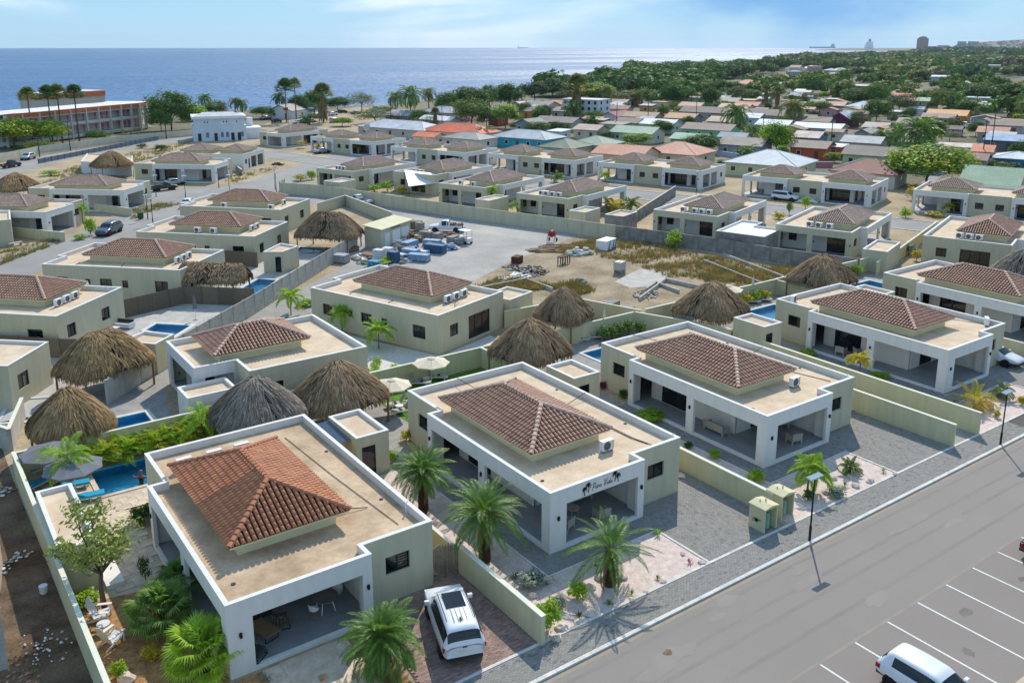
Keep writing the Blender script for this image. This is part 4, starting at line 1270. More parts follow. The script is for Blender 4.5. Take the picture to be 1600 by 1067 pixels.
def hut(label, pts, h, m=None, name='pool_hut', roofm=None, cat='outbuilding', door=None, group='small flat-roofed outbuildings', doors=()):
 """small flat-roofed block with parapet"""
 if sum(pts[i][0]*pts[(i+1) % len(pts)][1]-pts[(i+1) % len(pts)][0]*pts[i][1] for i in range(len(pts))) < 0: pts = pts[::-1]; rev = True
 m = m or GREEN
 c = (sum(p[0] for p in pts)/len(pts), sum(p[1] for p in pts)/len(pts))
 root = thing(name, label, cat, (c[0], c[1], 0), 0, group)
 P = [(p[0]-c[0], p[1]-c[1]) for p in pts]; ii = offset_poly(P, .18)
 w = NB(m)
 for i in range(len(P)):
  ops = []
  for (e, u0, u1, z0, z1, k) in doors:
   if e == i: ops.append((u0, u1, z0, z1)); window(root, P[i], P[(i+1) % len(P)], u0, u1, z0, z1, k, .06)
  wall_run(w, P[i], P[(i+1) % len(P)], ii[i], ii[(i+1) % len(P)], 0, h, ops)
 w.build('wall', None, root)
 r = NB(roofm or ROOF); r.face(*[(p[0], p[1], h-.22) for p in offset_poly(P, .1)]); r.build('flat_roof', None, root)
 co = NB(WHITE); a_, b_ = offset_poly(P, -.015), offset_poly(P, .2)
 n = len(P)
 for i in range(n):
  j = (i+1) % n
  co.face((*a_[i], h+.03), (*a_[j], h+.03), (*b_[j], h+.03), (*b_[i], h+.03)); co.face((*a_[i], h-.01), (*a_[j], h-.01), (*a_[j], h+.03), (*a_[i], h+.03)); co.face((*b_[j], h-.23), (*b_[i], h-.23), (*b_[i], h+.03), (*b_[j], h+.03))
 co.build('parapet_coping', None, root)
 return root
POOLQ = [[(8.25,54.35),(13.6,54.35),(13.6,58.15),(8.25,58.15)]]+[[(ox_+4.6,53.9),(ox_+9.2,53.9),(ox_+9.2,57.2),(ox_+4.6,57.2)] for ox_ in (43.77,65.35,82.42)]+[
 [(18.52, 86.51),(19.89, 88.00),(22.42, 85.44),(20.08, 83.03)], [(29.96, 94.76),(34.09, 98.94),(35.58, 97.16),(31.24, 92.27)],
 [(10.2,63.2),(13.5,63.2),(13.5,66.1),(10.2,66.1)], [(4.4,70.2),(6.0,69.4),(8.3,73.2),(5.9,74.4)], [(42.36, 109.61),(44.73, 112.13),(46.72, 109.28),(44.31, 106.86)]]
sheet('parking_lot', [(-30,-22),(150,-22),(150,19.85),(-30,19.85)], .004, ASPHALT2)
sheet('asphalt_road', [(-30,19.85),(150,19.85),(150,26.1),(-30,26.1)], .004, ASPHALT)
kb = NB(KERB)
x = -10.0
while x < 110:
 kb.box(x+.008, x+.992, 26.10, 26.30, 0, .10, bottom=False); x += 1.0
struct('kerb', kb)
kb = NB(KERB)
x = 4.4
while x < 110:
 kb.box(x+.006, x+.994, 28.0, 28.16, 0, .075, bottom=False); x += 1.0
struct('kerb', kb)
sheet('pavement_bed', [(-10,26.30),(110,26.30),(110,28.0),(-10,28.0)], .012, JOINT)
PAVER_DK = mat('dark_grey_paver', '757370', .1, 3, .9, island=.15)
pv = thing('brick_pavement', 'grey brick pavement running along the car park road', 'pavement'); pv['kind'] = 'structure'; del pv['category']
pavers('paver', [(2,26.31),(64,26.31),(64,27.99),(2,27.99)], .016, PAVER, 0, .21, .105, .008, pv, dark=PAVER_DK, indiv=Vector((18, 24, 8)), keep=260)
pl = NB(PAINTW)
for k in range(-4, 14):
 x_ = 30.82+2.575*k; pl = NB(PAINTW)
 pl.face((x_-.05, 14.42, .010), (x_+.05, 14.42, .010), (x_+.05, 19.83, .010), (x_-.05, 19.83, .010))
 o = struct('parking_line', pl)
ds_ = NB(mat('road_dust', '9c9183', .2, .6, .95, col2='8a827a', detail=8)); ds_.face((-10,19.84,.0075),(110,19.84,.0075),(110,20.0,.0075),(-10,20.0,.0075)); struct('dust_line', ds_)
sb = NB(mat('sandy_kerb', 'b7a98e', .12, 2, .9)); sb.box(36.2, 80, 14.0, 14.22, 0, .1, bottom=False); struct('kerb', sb)
sheet('verge_paving', [(36.2,10),(80,10),(80,14.0),(36.2,14.0)], .02, PATIO)
E1 = t1_edges('long'); E2 = t1_edges('win')
OX = [9.29, 26.38, 43.77, 65.35, 82.42]
OY = [33.91, 33.59, 33.47, 33.55, 33.45]
view = Vector((-OX[0], -OY[0], 26.586))
v1 = villa('villa with the red-brown tile roof beside the white SUV, nearest to the camera', T1, E1, T1_IN, [T1_ROOF], TILE_R, RIDGE_R, view=view, loc=(OX[0], OY[0], 0), roofm=ROOF2, lamps=T1_LAMPS)
for q in ((2.4,14.5),(4.1,14.5),(5.7,14.5)): ac_unit(v1, q[0], q[1], PI)
v2 = villa('villa lettered Pura Vida with two palms in its pink gravel garden', T1, E2, T1_IN, [T1_ROOF], TILE_B, RIDGE_B, loc=(OX[1], OY[1], 0), lamps=T1_LAMPS)
v3 = dup(v2, 'villa behind the twin meter cabinets, between the lettered villa and the yellow palm', (OX[2], OY[2], 0))
v4 = dup(v2, 'villa by the yellow palm with two pale armchairs in its side porch', (OX[3], OY[3], 0))
v5 = dup(v2, 'front row villa cut by the right picture edge, lime palm in its porch', (OX[4], OY[4], 0))
ac_unit(v2, 6.35, 2.75, 0.0); ac_unit(v3, 6.5, 2.9, .05); ac_unit(v4, 10.0, 2.2, .6); ac_unit(v4, 2.3, 16.2, .3)
def pipe(root, pts, r=.025, z=3.24):
 m = NB(mat('roof_pipe', '3f3a36', .2, 4, .8)); m.tube([(p[0], p[1], p[2] if len(p) > 2 else z) for p in pts], r, 5); m.build('roof_pipe', None, root)
pipe(v2, [(7.3,10.2,3.5),(8.6,9.0),(8.7,3.2),(9.0,2.0)]); pipe(v2, [(8.5,9.3,3.3),(10.45,9.6,3.66)]); pipe(v2, [(4.6,13.6,3.8),(4.8,16.9,3.68)]); pipe(v2, [(8.72,7.0),(8.85,3.0),(9.1,1.6)], .02)
pipe(v3, [(7.3,7.2,3.4),(8.7,5.0),(9.4,2.0)]); pipe(v3, [(4.6,13.8,3.8),(4.2,17.0,3.68)]); pipe(v3, [(7.4,8.2,3.5),(10.4,8.9,3.68)])
for v_, q in ((v1, (10.3,3.0)), (v2, (10.3,1.25)), (v3, (10.3,1.3)), (v4, (8.4,16.7))):
 m = NB(WPLAST); m.tube([(q[0],q[1],3.2),(q[0],q[1],3.75),(q[0]+.1,q[1],3.82)], .04, 6); m.build('vent_pipe', None, v_)
pipe(v1, [(8.6,15.2),(8.9,9.0),(9.4,2.2)], .02); pipe(v1, [(7.2,5.0,3.5),(8.9,4.6)], .025); pipe(v4, [(7.4,6.0,3.5),(9.0,5.4),(10.3,2.0)], .02)
for v_ in (v1, v2, v3, v4):
 for q in ((9.9,5.0),(9.9,12.0),(1.0,2.0)):
  m = NB(DGREY); m.lathe([(0,0),(.11,0),(.11,.03),(0,.035)], 10, (q[0],q[1],3.2)); m.build('roof_drain', None, v_)
def stroke(mb, pts, w, M):
 for i in range(len(pts)-1):
  a, b = Vector((pts[i][0], pts[i][1])), Vector((pts[i+1][0], pts[i+1][1])); d = (b-a)
  if d.length < 1e-6: continue
  n = Vector((-d.y, d.x)).normalized()*w*.5; e = d.normalized()*w*.25
  q = [a-n-e, b-n+e, b+n+e, a+n-e]
  mb.add([M @ Vector((p.x, y, p.y)) for p in q for y in (0, -.012)][0:8], [(0,2,4,6),(7,5,3,1),(1,3,2,0),(3,5,4,2),(5,7,6,4),(7,1,0,6)])
def arc(cx, cy, rx, ry, a0, a1, n=8): return [(cx+rx*COS(RAD(a0+(a1-a0)*i/n)), cy+ry*SIN(RAD(a0+(a1-a0)*i/n))) for i in range(n+1)]
GL = {
 'P': [[(.10,-.18),(.16,.20),(.20,.62)], arc(.22,.42,.26,.24,150,-100)],
 'u': [[(.02,.22),(.06,.02),(.14,-.02),(.22,.08),(.26,.26)], [(.26,.26),(.26,.04),(.32,0)]],
 'r': [[(.02,.0),(.06,.26)], [(.05,.14),(.12,.26),(.20,.24)]],
 'a': [arc(.13,.12,.12,.13,60,360), [(.25,.26),(.25,.03),(.32,0)]],
 'V': [[(.0,.60),(.06,.66),(.12,.58),(.18,-.04),(.24,.0),(.40,.66),(.46,.62)]],
 'i': [[(.04,.24),(.05,.03),(.11,0)], [(.055,.36),(.065,.38)]],
 'd': [arc(.13,.12,.12,.13,60,360), [(.26,.62),(.25,.03),(.32,0)]],
}
lt = NB(BLACK); xx = 0; SH = Matrix(((1,0,.22,0),(0,1,0,0),(0,0,1,0),(0,0,0,1)))
LM = MT((2.86, -.012, 2.98)) @ SH @ Matrix.Scale(.52, 4)
for ch, ad in (('P',.50),('u',.33),('r',.22),('a',.34),(' ',.22),('V',.48),('i',.14),('d',.34),('a',.34)):
 for s_ in GL.get(ch, []): stroke(lt, [(p[0]+xx, p[1]) for p in s_],   .05, LM)
 xx += ad
lt.build('name_lettering', None, v2)
def emblem(cx, cz, s, flip=1):
 m = NB(BLACK); M = MT((cx, -.012, cz))
 stroke(m, [(0,-.55*s),(.05*flip*s,-.2*s),(0,0)], .05, M)
 for k in range(9):
  a = RAD(-40+260*k/8); r = .26*s
  stroke(m, [(0,0),(COS(a)*r*.55, SIN(a)*r*.6+.03),(COS(a)*r, SIN(a)*r-.04*s)], .035, M)
 m.build('palm_emblem', None, v2)
emblem(2.62, 3.3, .8); emblem(2.36, 3.14, .65, -1); emblem(4.55, 3.42, .8); emblem(4.8, 3.26, .65, -1)
def garden(name, poly, m, z=.02): return sheet(name, poly, z, m)
garden('wood_chip_garden', [(4.65,28.2),(15.6,28.2),(15.4,33.7),(9.2,33.7),(9.2,42.5),(4.5,43.6)], CHIPS)
sheet('terrace_bed', [(4.4,43.6),(9.2,42.6),(9.25,51.9),(22,52.0),(21.5,59.5),(4.3,59.5)], .018, mat('pool_deck', 'b5a48d', .1, 1, .85, col2='c9b9a3'))
HOLE1 = [(8.25,54.35),(13.6,54.35),(13.6,58.15),(8.25,58.15)]
pl1 = pool('bright turquoise pool with a swimmer behind the nearest villa', HOLE1, .3)
tr = thing('travertine_terrace', 'beige travertine terrace round the nearest pool', 'terrace'); tr['kind'] = 'structure'; del tr['category']
one = NB(TRAV); one.box(-.442, .442, -.292, .292, 0, .045, bottom=False); tme = one.mesh('paving_slab')
cells = []
y = 43.4; j = 0
while y < 59.3:
 x = 4.9-(.45 if j % 2 else 0)
 while x < 15.2:
  c_ = (x+.45, y+.3)
  if inside(c_, [(6.6,43.2),(9.2,42.9),(9.2,52),(15,52),(15,59.4),(5,59.4),(5,52),(6.6,52)]) and not inside(c_, [(7.6,53.8),(14.2,53.8),(14.2,58.7),(7.6,58.7)]): cells.append(c_)
  x += .9
 y += .6; j += 1
for c_ in cells: ob('paving_slab', tme, tr, (c_[0], c_[1], .02+random.uniform(-.003,.003)))
en = thing('entrance_steps', 'two stepped travertine slabs before the nearest villa porch', 'steps', (12.6, 32.2, 0))
m = NB(TRAV)
for i, (x0, x1, y0, y1, h_) in enumerate(((-2.0,1.9,-2.6,1.45,.06),(-1.25,1.15,-1.5,1.4,.13))):
 b = NB(TRAV); b.box(x0, x1, y0, y1, .02, h_, bottom=False); b.build('stone_slab', None, en)
b = NB(ROCKO); b.box(-.25, .15, -.75, -.35, .131, .138, bottom=False); b.build('inlay', None, en)
garden('drive_bed', [(15.6,28.2),(21.55,28.2),(21.55,36.2),(17.0,36.2),(16.2,34.0)], JOINT, .012)
dv = thing('brick_drive', 'reddish brick drive under the white SUV', 'driveway'); dv['kind'] = 'structure'; del dv['category']
pavers('paver', [(15.7,28.18),(21.55,28.18),(21.55,36.2),(17.1,36.2),(16.3,34.0)], .016, PAVER_R, 0, .24, .12, .01, dv, indiv=Vector((18, 24, 8)), keep=250)
def plot(x0, x1, ox, oy, gm, gx0):
 garden('gravel_garden', [(gx0,28.16),(ox+6.4,28.16),(ox+6.4,oy-1.6),(ox-1.35,oy-1.6),(ox-1.35,47),(gx0,47)], gm)
 sheet('path_bed', [(ox-1.25,oy-1.5),(ox+10.7,oy-1.5),(ox+10.7,oy+1),(ox+6.8,oy+1),(ox+6.8,oy),(ox,oy),(ox,oy+13),(ox-1.25,oy+13)], .012, JOINT)
 root = thing('brick_drive', 'grey brick drive and path', 'driveway'); root['kind'] = 'structure'; del root['category']; del root['label']
 pavers('paver', [(ox-1.25,oy-1.5),(ox+6.5,oy-1.5),(ox+6.5,28.18),(x1-.15,28.18),(x1-.15,oy+2.5),(ox+10.68,oy+2.5),(ox+10.68,oy+.9),(ox+6.9,oy+.9),(ox+6.9,oy-.02),(ox-.02,oy-.02),(ox-.02,oy+13),(ox-1.25,oy+13)], .016, PAVER, PI/2, .21, .105, .008, root, dark=PAVER_DK)
 sheet('drive_bed', [(ox+6.5,28.16),(x1-.1,28.16),(x1-.1,oy-1.5),(ox+6.5,oy-1.5)], .012, JOINT)
 kk = NB(KERB); kk.box(ox+6.36, ox+6.50, 28.17, oy-1.5, 0, .06); kk.box(ox-1.37, ox+6.36, oy-1.62, oy-1.5, 0, .062); kk.box(ox-1.37, ox-1.25, oy-1.5, oy+12, 0, .061); struct('garden_edging', kk)
plot(21.75, 39.3, OX[1], OY[1], GRAVEL, 21.75)
plot(39.5, 56.8, OX[2], OY[2], GRAVEL, 39.5)
plot(60.3, 78.0, OX[3], OY[3], GRAVEL, 60.3)
plot(78.2, 95.0, OX[4], OY[4], GRAVEL, 78.2)
for i, (x0, x1) in enumerate(((21.75,39.3),(39.5,56.8),(60.3,78.0),(78.2,95.0))):
 h_ = []
 if i: h_ = [[(OX[i+1]+4.6,53.9),(OX[i+1]+9.2,53.9),(OX[i+1]+9.2,57.2),(OX[i+1]+4.6,57.2)]]
 sheet('patio_paving', [(x0,47),(OX[i+1]-.1,47),(OX[i+1]-.1,51.0),(x1,51.0),(x1,59.5),(x0,59.5)], .014, PATIO)
 for hh in h_: pool(['', 'pool by the three loungers and the closed parasol', 'pool beside the two loungers under the croton hedge', 'pool partly hidden by the villa at the right edge'][i], hh, .3, copm=KERB)
sheet('passage_paving', [(56.95,28.16),(60.15,28.16),(60.15,59),(56.95,59)], .010, PATIO)
sheet('artificial_lawn', [(28.6,53.2),(39.1,53.2),(39.1,59.45),(28.6,59.45)], .03, LAWN)
bwall('sage wall along the dirt lot left of the nearest villa', [(4.3,59.6),(4.45,44),(4.62,28.3),(4.66,22)], 1.9, t=.18)
bwall('long back wall behind the palm hedge and the nearest pool', [(4.3,59.72),(20.9,59.72)], 1.8)
bwall('sage wall between the SUV drive and the gravel garden', [(21.65,34.9),(21.63,28.05)], 1.5, t=.22)
bwall('side wall behind the bamboo gate', [(21.65,35.2),(21.75,47.1)], 1.2, t=.16)
bwall('back wall behind the lawn with the two cream parasols', [(21.2,59.7),(39.25,59.7),(39.3,51.0)], 1.7)
bwall('sage wall ending behind the twin meter cabinets', [(39.38,46.9),(39.42,29.4)], 1.4, t=.2)
bwall('back wall behind the three loungers', [(39.4,59.75),(57.0,59.75)], 1.7)
bwall('nearer of the two parallel walls right of the third villa', [(56.85,52),(56.86,28.2)], 1.6, t=.2)
bwall('farther of the two parallel walls, ending by the yellow palm', [(60.22,47),(60.25,28.25)], 1.6, t=.2)
bwall('wall carrying the roof edge of the thatch by the croton hedge', [(56.9,59.8),(60.2,52.0),(60.25,50.8)], 1.7)
bwall('back wall behind the croton hedge', [(58.5,59.8),(78.1,59.8)], 1.7)
bwall('wall right of the fourth villa', [(78.1,59.8),(78.15,33)], 1.6)
bwall('back wall behind the right edge villa pool', [(78.3,59.9),(97,59.9)], 1.7)
hut('sage pool hut with a slatted door behind the first date palm', [(21.75,47.25),(24.0,47.25),(24.0,51.4),(21.75,51.4)], 2.8, doors=[(0,.35,1.3,.05,2.1,'door')])
hut('sage pool hut between the two thatches and the third villa', [(39.25,47.3),(41.75,47.3),(41.75,50.65),(39.25,50.65)], 2.8, doors=[(0,.5,1.5,.05,2.1,'door')])
hut('sage pool hut at the head of the two parallel walls', [(60.5,47.25),(62.9,47.25),(62.9,50.7),(60.5,50.7)], 2.8, doors=[(0,.3,1.2,.05,2.1,'door')])
hut('sage pool hut with the open roof beside the fifth villa', [(77.6,47.2),(80.2,47.2),(80.2,50.6),(77.6,50.6)], 2.8, doors=[(0,.3,1.2,.05,2.1,'door')])
hut('long sage hut on the boundary wall left of the nearest pool', [(4.5,44.5),(6.3,44.5),(6.3,51.7),(4.5,51.7)], 2.6)
ws = NB(WHITE); ws.box(6.35, 7.2, 43.9, 46.2, 0, .28); o = ws.build('garden_bench', None); tag(o, 'low white bench block beside the leafy young tree', 'bench')
cr = thing('lean_to', 'blue-grey corrugated lean-to roof against the slatted door hut', 'lean-to', (20.9, 48.0, 0))
m = NB(mat('corrugated_blue', '5f6f80', .12, 3, .5, metal=.3)); n = 22
for k in range(n):
 x0 = .85*k/n; x1 = .85*(k+1)/n; z0 = 2.42+(.03 if k % 2 else 0); z1 = 2.42+(0 if k % 2 else .03)
 m.face((x0,0,z0),(x1,0,z1),(x1,3.4,z1+.1),(x0,3.4,z0+.1))
m.build('corrugated_sheet', None, cr)
p_ = NB(WOODP)
for q in ((.05,.05),(.05,3.3)): p_.tube([(q[0],q[1],0),(q[0],q[1],2.4)], .05, 6)
p_.build('timber_post', None, cr)
gt = thing('bamboo_gate', 'grey bamboo cane gate between the SUV and the wall', 'gate', (20.05, 35.7, 0), math.atan2(-.6, 1.5))
for k in range(22):
 b = NB(BAMBOO); h_ = 1.65+random.uniform(-.12, .12); b.tube([(.075*k, 0, 0), (.075*k+random.uniform(-.01,.01), 0, h_)], .034, 6); b.build('cane', None, gt)
b = NB(BAMBOO)
for z in (.4, 1.3): b.box(-.03, 1.65, .034, .06, z, z+.06)
b.build('rail', None, gt)
put('lamp', mk_lamp_post, 'black solar street lamp by the twin meter cabinets', (38.95, 26.42), 0)
put('lamp', mk_lamp_post, 'black solar street lamp at the right end of the pavement', (59.8, 26.42), 0)
def cabinet(label, x, y):
 r = thing('meter_cabinet', label, 'cabinet', (x, y, 0), 0, 'meter cabinets on the pavement edge')
 b = NB(GREENWALL)
 b.box(-.55, -.47, -.55, .55, 0, 1.45); b.box(.47, .55, -.55, .55, 0, 1.40); b.box(-.47, .47, .47, .549, 0, 1.42)
 part(r, 'cabinet_wall', b)
 t = NB(GREENWALL); t.add([(-.6,-.6,1.45),(.6,-.6,1.45),(.6,.6,1.45),(-.6,.6,1.45),(-.6,-.6,1.5),(.6,-.6,1.5),(.6,.6,1.5),(-.6,.6,1.5),(0,-.6,1.62),(0,.6,1.62)], [(0,1,5,8,4),(2,3,7,9,6),(4,8,9,7),(8,5,6,9),(1,2,6,5),(3,0,4,7),(3,2,1,0)]); part(r, 'pitched_top', t)
 v = NB(CONC); v.lathe([(.04,0),(.04,.14),(0,.16)], 8, (.15,0,1.6)); v.lathe([(.03,0),(.03,.12),(0,.14)], 8, (-.1,.2,1.58)); part(r, 'vent_pipe', v)
 g = NB(BLACK); g.tube([(-.56,-.3,.75),(-.62,-.3,.75),(-.62,.2,.75),(-.62,.2,.55)], .02, 5); g.box(-.66,-.58,-.1,.06,.6,.78); part(r, 'water_meter', g)
 y_ = NB(mat('gas_bottle_green', '86b394')); y_.lathe([(0,.0),(.18,.02),(.18,.75),(.10,.9),(0,.92)], 12, (.18,-.12,.02)); part(r, 'gas_bottle', y_)
cabinet('sage meter cabinet nearest the wall end, left of the pair', 37.95, 28.85)
cabinet('sage meter cabinet behind the street lamp, right of the pair', 39.95, 29.25)
suv = car('suv', 'white SUV with a glass roof on the reddish brick drive', (18.76, 31.08)+(.05,), RAD(71), CARW, 1.0, group='')
b = NB(GLASS); b.box(-.75, .42, -.46, .46, 1.80, 1.835); part(suv, 'glass_roof', b)
for sg in (-1, 1):
 b = NB(BLACK); b.tube([(-1.6, sg*.64, 1.77), (-1.5, sg*.64, 1.85), (.4, sg*.63, 1.85), (.5, sg*.63, 1.78)], .02, 5); part(suv, 'roof_rail', b)
b = NB(BLACK); b.add([(-1.7,-.02,1.82),(-1.5,-.02,1.83),(-1.62,0,1.95)], [(0,1,2)]); b.box(-1.72, -1.5, -.03, .03, 1.78, 1.85); part(suv, 'roof_aerial', b)
b = NB(mat('roof_groove', '8f9294', .05, 2, .4))
for y_ in (-.3, -.1, .1, .3): b.box(-1.75, -.65, y_-.008, y_+.012, 1.80, 1.832)
part(suv, 'roof_groove', b)
b = NB(BLACK)
for k in range(5):
 pass
b.box(-2.425, -2.40, -.10, .10, .93, .99); part(suv, 'badge', b)
c2_ = car('hatch', 'white hatchback parked across the white bay lines at the bottom', (32.75, 15.85, .01), RAD(-90), CARW, 1.05, group='')
c3_ = car('sedan', 'black car at the right picture edge by the parking lines', (47.55, 16.7, .01), RAD(-90), CARB, group='')
c4_ = car('sedan', 'white sedan in the drive of the fourth villa, cut by the edge', (76.0, 35.1, .05), RAD(-88), CARW, 1.0, group='')
put('armc', mk_armchair, 'taupe armchair under the lettered beam, left of the two', (28.5, 34.9, .2), RAD(200))
put('armc', mk_armchair, 'taupe armchair under the lettered beam, right of the two', (30.9, 34.6, .2), RAD(170))
def sofa(): return mk_armchair(1.75)
put('sofa', sofa, 'taupe two-seat sofa at the back of the lettered villa porch', (31.0, 36.9, .2), 0)
put('sofa', sofa, 'taupe sofa by the wall in the third villa side porch', (45.2, 38.8, .2), RAD(90))
put('sofa', sofa, 'taupe sofa at the back of the third villa front porch', (49.2, 36.9, .2), RAD(-20))
put('armc', mk_armchair, 'taupe armchair nearest the step in the third villa front porch', (48.2, 34.6, .2), RAD(165))
put('armc', mk_armchair, 'taupe armchair beside the corner pillar of the third villa', (46.0, 35.4, .2), RAD(220))
put('tabl', mk_table, 'low round table between the third villa porch seats', (47.6, 36.1, .2), 0)
put('tabl', mk_table, 'low round table between the lettered villa porch seats', (29.9, 36.0, .2), 0)
put('armc', mk_armchair, 'pale armchair by the pillar of the fourth villa side porch', (66.4, 43.5, .2), RAD(100))
put('armc', mk_armchair, 'pale armchair by the glass door of the fourth villa side porch', (67.1, 42.2, .2), RAD(60))
def mk_wicker(w=.8):
 r = thing('wicker_armchair', '', 'armchair')
 W = mat('wicker', '7d6a52', .2, 8, .9); h = w/2
 s = NB(DGREY); s.box(-h+.1, h-.1, -.36, .28, .22, .42); part(r, 'seat_cushion', s)
 b = NB(DGREY); M = MT((0,.26,.42)) @ MR(RAD(-18), 4, 'X'); b.box(-h+.12, h-.12, -.08, .08, 0, .42, M); part(r, 'back_cushion', b)
 f = NB(W)
 for k in range(9):
  a = PI*k/8; f.box(-.02, .02, -.015, .015, .12, .66+.06*SIN(a), MT((COS(a)*h, .05+SIN(a)*.40, 0)) @ MR(a+PI/2, 4, 'Z'))
 f.tube([(COS(PI*k/12)*h, .05+SIN(PI*k/12)*.40, .68+.06*SIN(PI*k/12)) for k in range(13)], .025, 6); part(r, 'wicker_frame', f)
 l = NB(BLACK); l.box(-h, h, -.38, -.34, .0, .03); l.box(-h, h, .36, .40, .0, .03); l.box(-h, -h+.04, -.34, .36, .0, .03); l.box(h-.04, h, -.34, .36, .0, .03); l.box(-h, -h+.03, -.36, -.33, .03, .22); l.box(h-.03, h, -.36, -.33, .03, .22); part(r, 'sled_base', l)
 return r
put('wick', mk_wicker, 'dark cushioned wicker armchair in the nearest villa porch', (12.35, 36.0, .2), RAD(165))
put('wick', mk_wicker, 'wicker armchair half hidden by the corner pillar of the nearest villa', (10.6, 34.5, .2), RAD(40))
r = thing('coffee_table', 'long wooden coffee table in the nearest villa porch', 'table', (11.45, 35.75, .2), RAD(15))
b = NB(mat('oak_top', '8a6f51', .2, 3, .7, stretch=(1,8,1))); b.box(-.4, .4, -.75, .75, .37, .42); part(r, 'tabletop', b)
for y_ in (-.6, .6):
 b = NB(BLACK); b.box(-.36,-.33,y_-.02,y_+.02,0,.37); b.box(.33,.36,y_-.02,y_+.02,0,.37); b.box(-.33,.33,y_-.02,y_+.02,0,.03); part(r, 'leg', b)
r = thing('lounge_sofa', 'dark grey lounge sofa behind the wooden coffee table', 'sofa', (11.3, 37.3, .2), 0)
b = NB(DGREY); b.box(-1.0, 1.0, -.4, .35, .15, .42); part(r, 'seat', b)
b = NB(DGREY); b.box(-1.0, 1.0, .25, .45, .42, .80); part(r, 'backrest', b)
for sg in (-1, 1):
 b = NB(mat('wicker', '7d6a52')); b.box(sg*1.0, sg*1.1, -.4, .45, .05, .62); part(r, 'arm', b)
put('dtab', lambda: mk_table(.62, .75, WPLAST, mat('grey_top', '77746f')), 'round grey dining table with white legs in the nearest porch', (14.55, 35.9, .2), 0)
put('shel', mk_shell_chair, 'white shell chair left of the porch dining table', (13.85, 35.6, .2), RAD(120))
put('shel', mk_shell_chair, 'white shell chair right of the porch dining table', (15.3, 36.2, .2), RAD(-60))
put('shel', mk_shell_chair, 'white shell chair behind the porch dining table', (14.5, 36.7, .2), RAD(10))
hp = thing('hanging_chair', 'white hanging egg chair in the nearest villa side porch', 'hanging chair', (10.0, 42.1, .2))
b = NB(WPLAST); b.tube([(-.35,.2,.02),(-.4,.3,1.0),(-.25,.3,1.8),(.0,.1,2.0)], .03, 6); b.lathe([(.0,.0),(.42,.0),(.42,.04),(0,.05)], 14); part(hp, 'stand', b)
b = NB(WPLAST)
for k in range(10):
 a = 2*PI*k/10; b.tube([(0,0,1.75),(COS(a)*.36,SIN(a)*.36*.8+.02,1.3),(COS(a)*.38,SIN(a)*.3,.85),(0,0,.5)], .012, 4)
part(hp, 'basket', b)
b = NB(mat('mint_cushion', '63b5ad')); b.blob((0,.0,.75), .30, 3, 2, .12, (1,.9,.7)); part(hp, 'cushion', b)
put('plng', mk_pool_lounger, 'turquoise cushioned lounger nearest the pool edge', (7.34, 54.26)+(.05,), RAD(-8))
put('plng', mk_pool_lounger, 'turquoise cushioned lounger half under the grey parasol', (6.89, 56.33)+(.05,), RAD(-10))
put('plng', mk_pool_lounger, 'turquoise lounger against the wall behind the grey parasol', (5.47, 57.95)+(.05,), RAD(-150))
put('plng', mk_pool_lounger, 'lounger in the corner behind the palm and the grey parasol', (6.00, 60.09)+(.05,), RAD(-165))
put('umbg', lambda: mk_umbrella(GCANVAS, 1.75, 2.5, 8, 'grey parasols'), 'grey parasol beside the nearest pool', (6.9, 54.9, .05), .2)
put('umbg', None, 'grey parasol in the far corner, under the pool palm', (6.1, 57.9, .05), .5)
sw = thing('person', 'swimmer in a pink cap, arms spread in the turquoise pool', 'person', (10.75, 55.6, 0), RAD(150))
def skinned(name, vs_, es_, rad, m, parent, root=0):
 me = bpy.data.meshes.new(name); me.from_pydata(vs_, es_, []); me.materials.append(m)
 o = ob(name, me, parent); sk = o.modifiers.new('skin', 'SKIN'); 
 for i, r_ in enumerate(rad): me.skin_vertices[0].data[i].radius = (r_, r_); me.skin_vertices[0].data[i].use_root = (i == root)
 s2 = o.modifiers.new('sub', 'SUBSURF'); s2.levels = 1; s2.render_levels = 2
 return o
_me = bpy.data.meshes.new('body')
V_ = [(0,0,-.45),(0,.02,-.2),(0,.03,.05),(0,.03,.16),(0,.0,.27),(0,-.02,.42),(.19,.02,.02),(.42,-.12,-.04),(.58,-.30,-.05),(.66,-.36,-.05),(-.19,.02,.02),(-.42,-.14,-.06),(-.55,-.34,-.05),(-.60,-.41,-.05),(.1,.1,-.6),(.14,.35,-.85),(.15,.6,-.95),(-.1,.1,-.6),(-.13,.4,-.8),(-.15,.7,-.9)]
E_ = [(0,1),(1,2),(2,3),(3,4),(4,5),(2,6),(6,7),(7,8),(8,9),(2,10),(10,11),(11,12),(12,13),(0,14),(14,15),(15,16),(0,17),(17,18),(18,19)]
R_ = [.15,.135,.14,.06,.095,.075,.065,.048,.036,.03,.065,.048,.036,.03,.085,.06,.04,.085,.06,.04]
_me.from_pydata(V_, E_, []); _me.materials.append(SKIN)
_b = bmesh.new(); _b.from_mesh(_me); _ly = _b.verts.layers.skin.verify()
for v_, r_ in zip(_b.verts, R_): v_[_ly].radius = (r_, r_)
_b.verts.ensure_lookup_table(); _b.verts[0][_ly].use_root = True
_b.to_mesh(_me); _b.free()
bo = ob('body', _me, sw); bo.modifiers.new('skin', 'SKIN'); s2 = bo.modifiers.new('sub', 'SUBSURF'); s2.render_levels = 2
b = NB(mat('pink_cap', 'a3566a')); b.blob((0,.0,.41), .112, 2, 2, .03, (1,1.05,.85)); part(sw, 'swim_cap', b)
b = NB(mat('red_swimsuit', '8a3a3c')); b.blob((0,.02,-.12), .165, 2, 2, .04, (1.0,.92,1.35)); part(sw, 'swimsuit', b)
